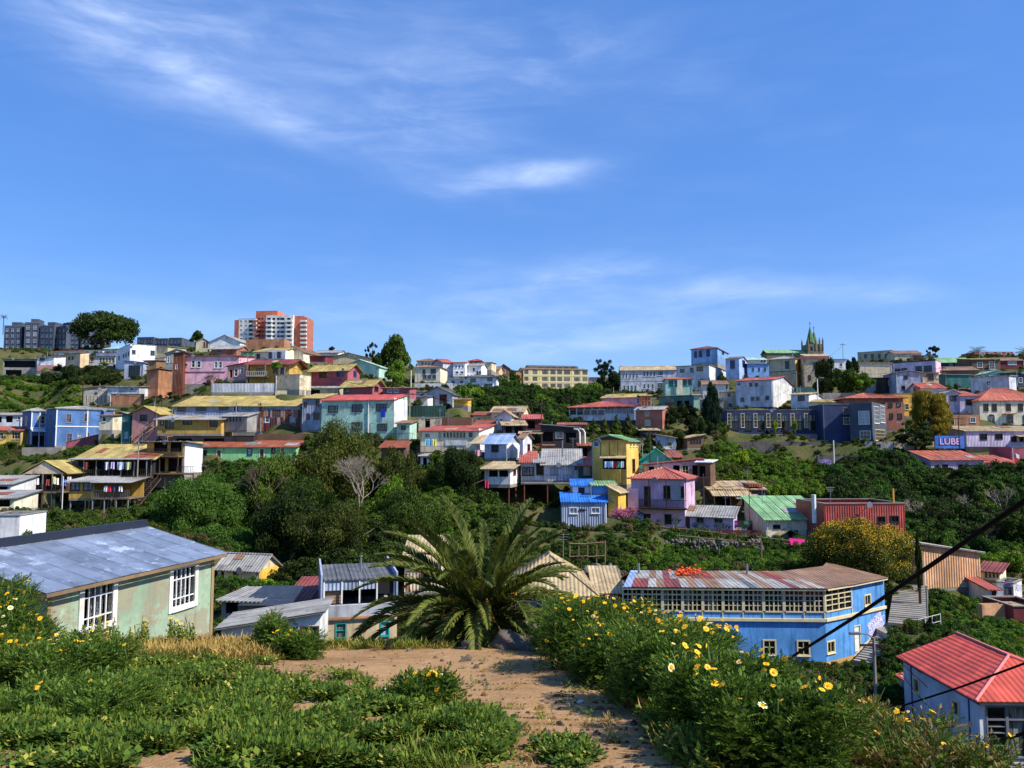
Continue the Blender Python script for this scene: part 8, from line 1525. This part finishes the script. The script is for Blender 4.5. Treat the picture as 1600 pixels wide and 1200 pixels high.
# weeds, grass and dry grass scattered over the plateau
def weed_mesh(seed, n, L, mat, w=.3, up=.9):
    g_ = np.random.default_rng(seed); V = []
    for i in range(n):
        a = g_.uniform(0, 6.28); d = np.array([math.cos(a), math.sin(a), g_.uniform(.1, up)]); d /= np.linalg.norm(d); s = np.array([-math.sin(a), math.cos(a), 0]); l = L * g_.uniform(.5, 1.1); b = np.array([g_.uniform(-.07, .07), g_.uniform(-.07, .07), g_.uniform(0, .05) if w > .15 else 0]); st = g_.uniform(.2, .5) if w > .15 else 0
        c = b + d * l * (st + .4); V += [b + d * l * st, c + s * l * w, b + d * l * (st + .8) + np.array([0, 0, -.06 * l]), c - s * l * w]
    return npmesh('weed', np.array(V), np.arange(n * 4).reshape(-1, 4), mat)
WG = leafmat('weed_green', (72, 96, 30), (158, 174, 66), (190, 176, 84)); WD = leafmat('weed_deep', (52, 80, 28), (118, 146, 56)); WY = leafmat('dry_grass', (150, 124, 62), (204, 176, 104), trans=.2); GB = leafmat('grass_blade', (74, 100, 34), (160, 170, 70))
WM = [weed_mesh(s, 34, .055, m, .25) for s, m in ((1, WG), (2, WD), (3, WG), (4, WD))] + [sprig_mesh(30 + s, m, .08) for s, m in ((1, WG), (2, WD), (3, WD))]; GM = [weed_mesh(10 + s, 18, .17, GB, .035, 2.5) for s in range(3)]; YM = [weed_mesh(20 + s, 20, .16, WY, .03, 2.2) for s in range(3)]
def plateau(poly, n, srcs, nm, lab, s0, s1, holes=(), seed=1, patch=0.0):
    g_ = np.random.default_rng(seed); P = np.array(poly, float); x = g_.uniform(P[:, 0].min(), P[:, 0].max(), n * 3); y = P[:, 1].min() + (P[:, 1].max() - P[:, 1].min()) * g_.random(n * 3) ** .8; m = inpoly(x, y, poly)
    for hp in holes: m &= ~inpoly(x + g_.normal(0, 8, len(x)), y + g_.normal(0, 4, len(x)), hp)
    x, y = x[m][:n], y[m][:n]; X, Y, Z = ground_at(x, y); ok = ~np.isnan(Y) & (Y < 12.5); X, Y, Z = X[ok], Y[ok], Z[ok]; Z = zT(X, Y)
    if patch: k = (wob(X * 1.3, Y * 1.3, .45) + .6 * wob(X + 5, Y - 2, .2)) > patch - 1; X, Y, Z = X[k], Y[k], Z[k]
    q = len(X); s = g_.uniform(s0, s1, q); gn_scatter(nm, lab, 'weeds', srcs, np.stack([X, Y, Z], 1), np.stack([g_.uniform(-.25, .25, q), g_.uniform(-.25, .25, q), g_.uniform(0, 6.28, q)], 1), np.stack([s, s, s], 1))
LEFT = [(-40, 1025), (180, 1022), (420, 1035), (470, 1045), (560, 1062), (600, 1090), (680, 1098), (760, 1120), (790, 1150), (770, 1190), (700, 1205), (-40, 1205)]
HOLES = [[(-40, 1165), (110, 1168), (150, 1205), (-40, 1205)], [(420, 1042), (520, 1045), (540, 1062), (430, 1072)], [(540, 1110), (600, 1112), (610, 1140), (550, 1135)]]
plateau(LEFT, 26000, WM, 'weeds', 'low green leafy weeds covering the left of the plateau', .45, 1.3, HOLES, 1, .9); plateau(LEFT, 2200, GM, 'grass', 'thin green grass blades among the weeds', .5, 1.1, HOLES, 2, .6)
plateau([(100, 1003), (440, 1000), (440, 1030), (180, 1035), (100, 1030)], 1500, YM, 'dry_grass', 'dry yellow grass along the plateau rim by the green house', .7, 1.6, (), 3); plateau([(430, 1000), (700, 1000), (700, 1012), (430, 1014)], 700, GM + YM, 'rim_grass', 'sparse grass on the rim before the palm', .5, 1.3, (), 4)
plateau([(560, 1062), (860, 1010), (1040, 1200), (560, 1200)], 520, WM + YM, 'sparse_weeds', 'sparse tiny weeds on the bare dirt path', .2, .8, (), 5, .8); plateau([(840, 1190), (870, 1140), (920, 1142), (930, 1165), (960, 1165), (1010, 1190), (1010, 1205), (880, 1205)], 420, WM, 'path_weeds', 'weed patches at the path start', .5, 1.1, (), 6, .9)
plateau([(850, 1030), (1000, 1060), (1420, 1120), (1480, 1205), (1080, 1205), (1000, 1110)], 4200, WM + WM + YM, 'bank_weeds', 'mixed green and dry weeds on the right bank', .7, 1.7, (), 7)
SM = [rock_mesh(60 + s, DIRT if s else ROCK, 1) for s in range(3)]
def pebbles():
    g_ = np.random.default_rng(8); n = 1400; x = g_.uniform(440, 1060, n); y = g_.uniform(1008, 1200, n); X, Y, Z = ground_at(x, y); ok = ~np.isnan(Y) & (Y < 12); X, Y = X[ok], Y[ok]; q = len(X); s = g_.gamma(1.6, .006, q) + .003
    gn_scatter('pebbles', 'loose pebbles and clods strewn over the dirt path', 'gravel', SM, np.stack([X, Y, zT(X, Y)], 1), g_.uniform(0, 6.28, (q, 3)), np.stack([s, s, s * .6], 1))
pebbles()
# tall stalks with yellow heads before the green house
g_ = random.Random(9)
for i in range(34):
    x = g_.choice([g_.uniform(150, 232), g_.uniform(150, 232), g_.uniform(262, 300)]); p = at(x, 1018 + g_.uniform(-4, 4), 10.6 + g_.uniform(-.6, .6)); z = zt1(p.x, p.y); hh = g_.uniform(.18, .42); root = empty('wild_stalk', (p.x, p.y, z)); tag(root, 'tall dry flowering stalk before the green house wall', 'wildflower', 'dry flowering stalks before the green house')
    mb = MB(); mb.tube([(0, 0, -.05), (g_.uniform(-.03, .03), 0, hh * .6), (g_.uniform(-.05, .05), 0, hh)], .006, 4); mb.build('stem', plain('dry_stem', (150, 140, 70), .8), root); v, f = blob_leaves(60, [(0, 0, hh * .45, .04, .04, hh * .45)], .02, i); link('leaves', npmesh('leaves', v, f, WG), root)
    if g_.random() < .6: s = g_.uniform(.02, .028); link('flower', FM[i % 2], root, (0, 0, hh), (g_.uniform(-.3, .3), .3, i), (s, s, s))

# poles and wires over the hillside
WIRE = []
for (lab, x, yb, yt, Y, cr) in [('timber wire pole by the stone terrace', 128, 640, 598, 160, 1), ('timber wire pole behind the pink cottage', 252, 660, 618, 132, 1), ('concrete wire pole beside the mint building', 640, 668, 612, 128, 1), ('timber wire pole over the red tin cabin', 846, 680, 628, 126, 1), ('timber wire pole by the turquoise gable', 1016, 735, 672, 104, 1),
                                ('timber wire pole right of the pale blue terrace', 1096, 650, 590, 180, 1), ('concrete wire pole beside the white corrugated house', 1246, 640, 580, 162, 1), ('timber wire pole in front of the lilac house', 1476, 640, 572, 168, 1), ('timber wire pole beside the lilac long house', 1500, 712, 650, 132, 1), ('timber wire pole by the messy tin sheds', 1100, 800, 740, 92, 1), ('wire pole over the ochre balcony house', 386, 600, 548, 150, 1), ('wire pole on the ridge right of the church', 1318, 575, 536, 230, 1), ('wire pole beside the stilt house', 214, 760, 690, 104, 1)]:
    pole(lab, x, yb, yt, Y, .1, DWOOD if 'timber' in lab else CONC, 0, cr); WIRE.append((x, yt + 2, Y))
def wire(i, j, lab, sag=6):
    a, b = WIRE[i], WIRE[j]; P = [at(*a), at(*b)]; pts = []
    for k in range(13):
        t_ = k / 12; q = P[0].lerp(P[1], t_); q.z -= sag * .15 * 4 * t_ * (1 - t_); pts.append(q - P[0])
    mb = MB(); mb.tube(pts, .03, 4); tag(mb.build('overhead_wire', plain('black_cable', (8, 8, 9)), None, False, tuple(P[0])), lab, 'wire')
for i, j, lab in [(0, 1, 'overhead wire from the stone terrace to the pink cottage'), (1, 10, 'overhead wire rising from the pink cottage to the balcony house'), (12, 1, 'overhead wire from stilt house to pink cottage'), (10, 2, 'overhead wire from balcony house to mint building'), (2, 3, 'overhead wire from mint building to red tin cabin'), (3, 4, 'overhead wire from red tin cabin to turquoise gable'), (4, 9, 'overhead wire from turquoise gable to messy tin sheds'), (4, 5, 'overhead wire climbing from turquoise gable to pale blue terrace'), (5, 6, 'overhead wire over the long navy building'), (6, 7, 'overhead wire from white corrugated house to lilac house'), (7, 8, 'overhead wire down to the lilac long house'), (6, 11, 'overhead wire up to the ridge by the church')]: wire(i, j, lab)
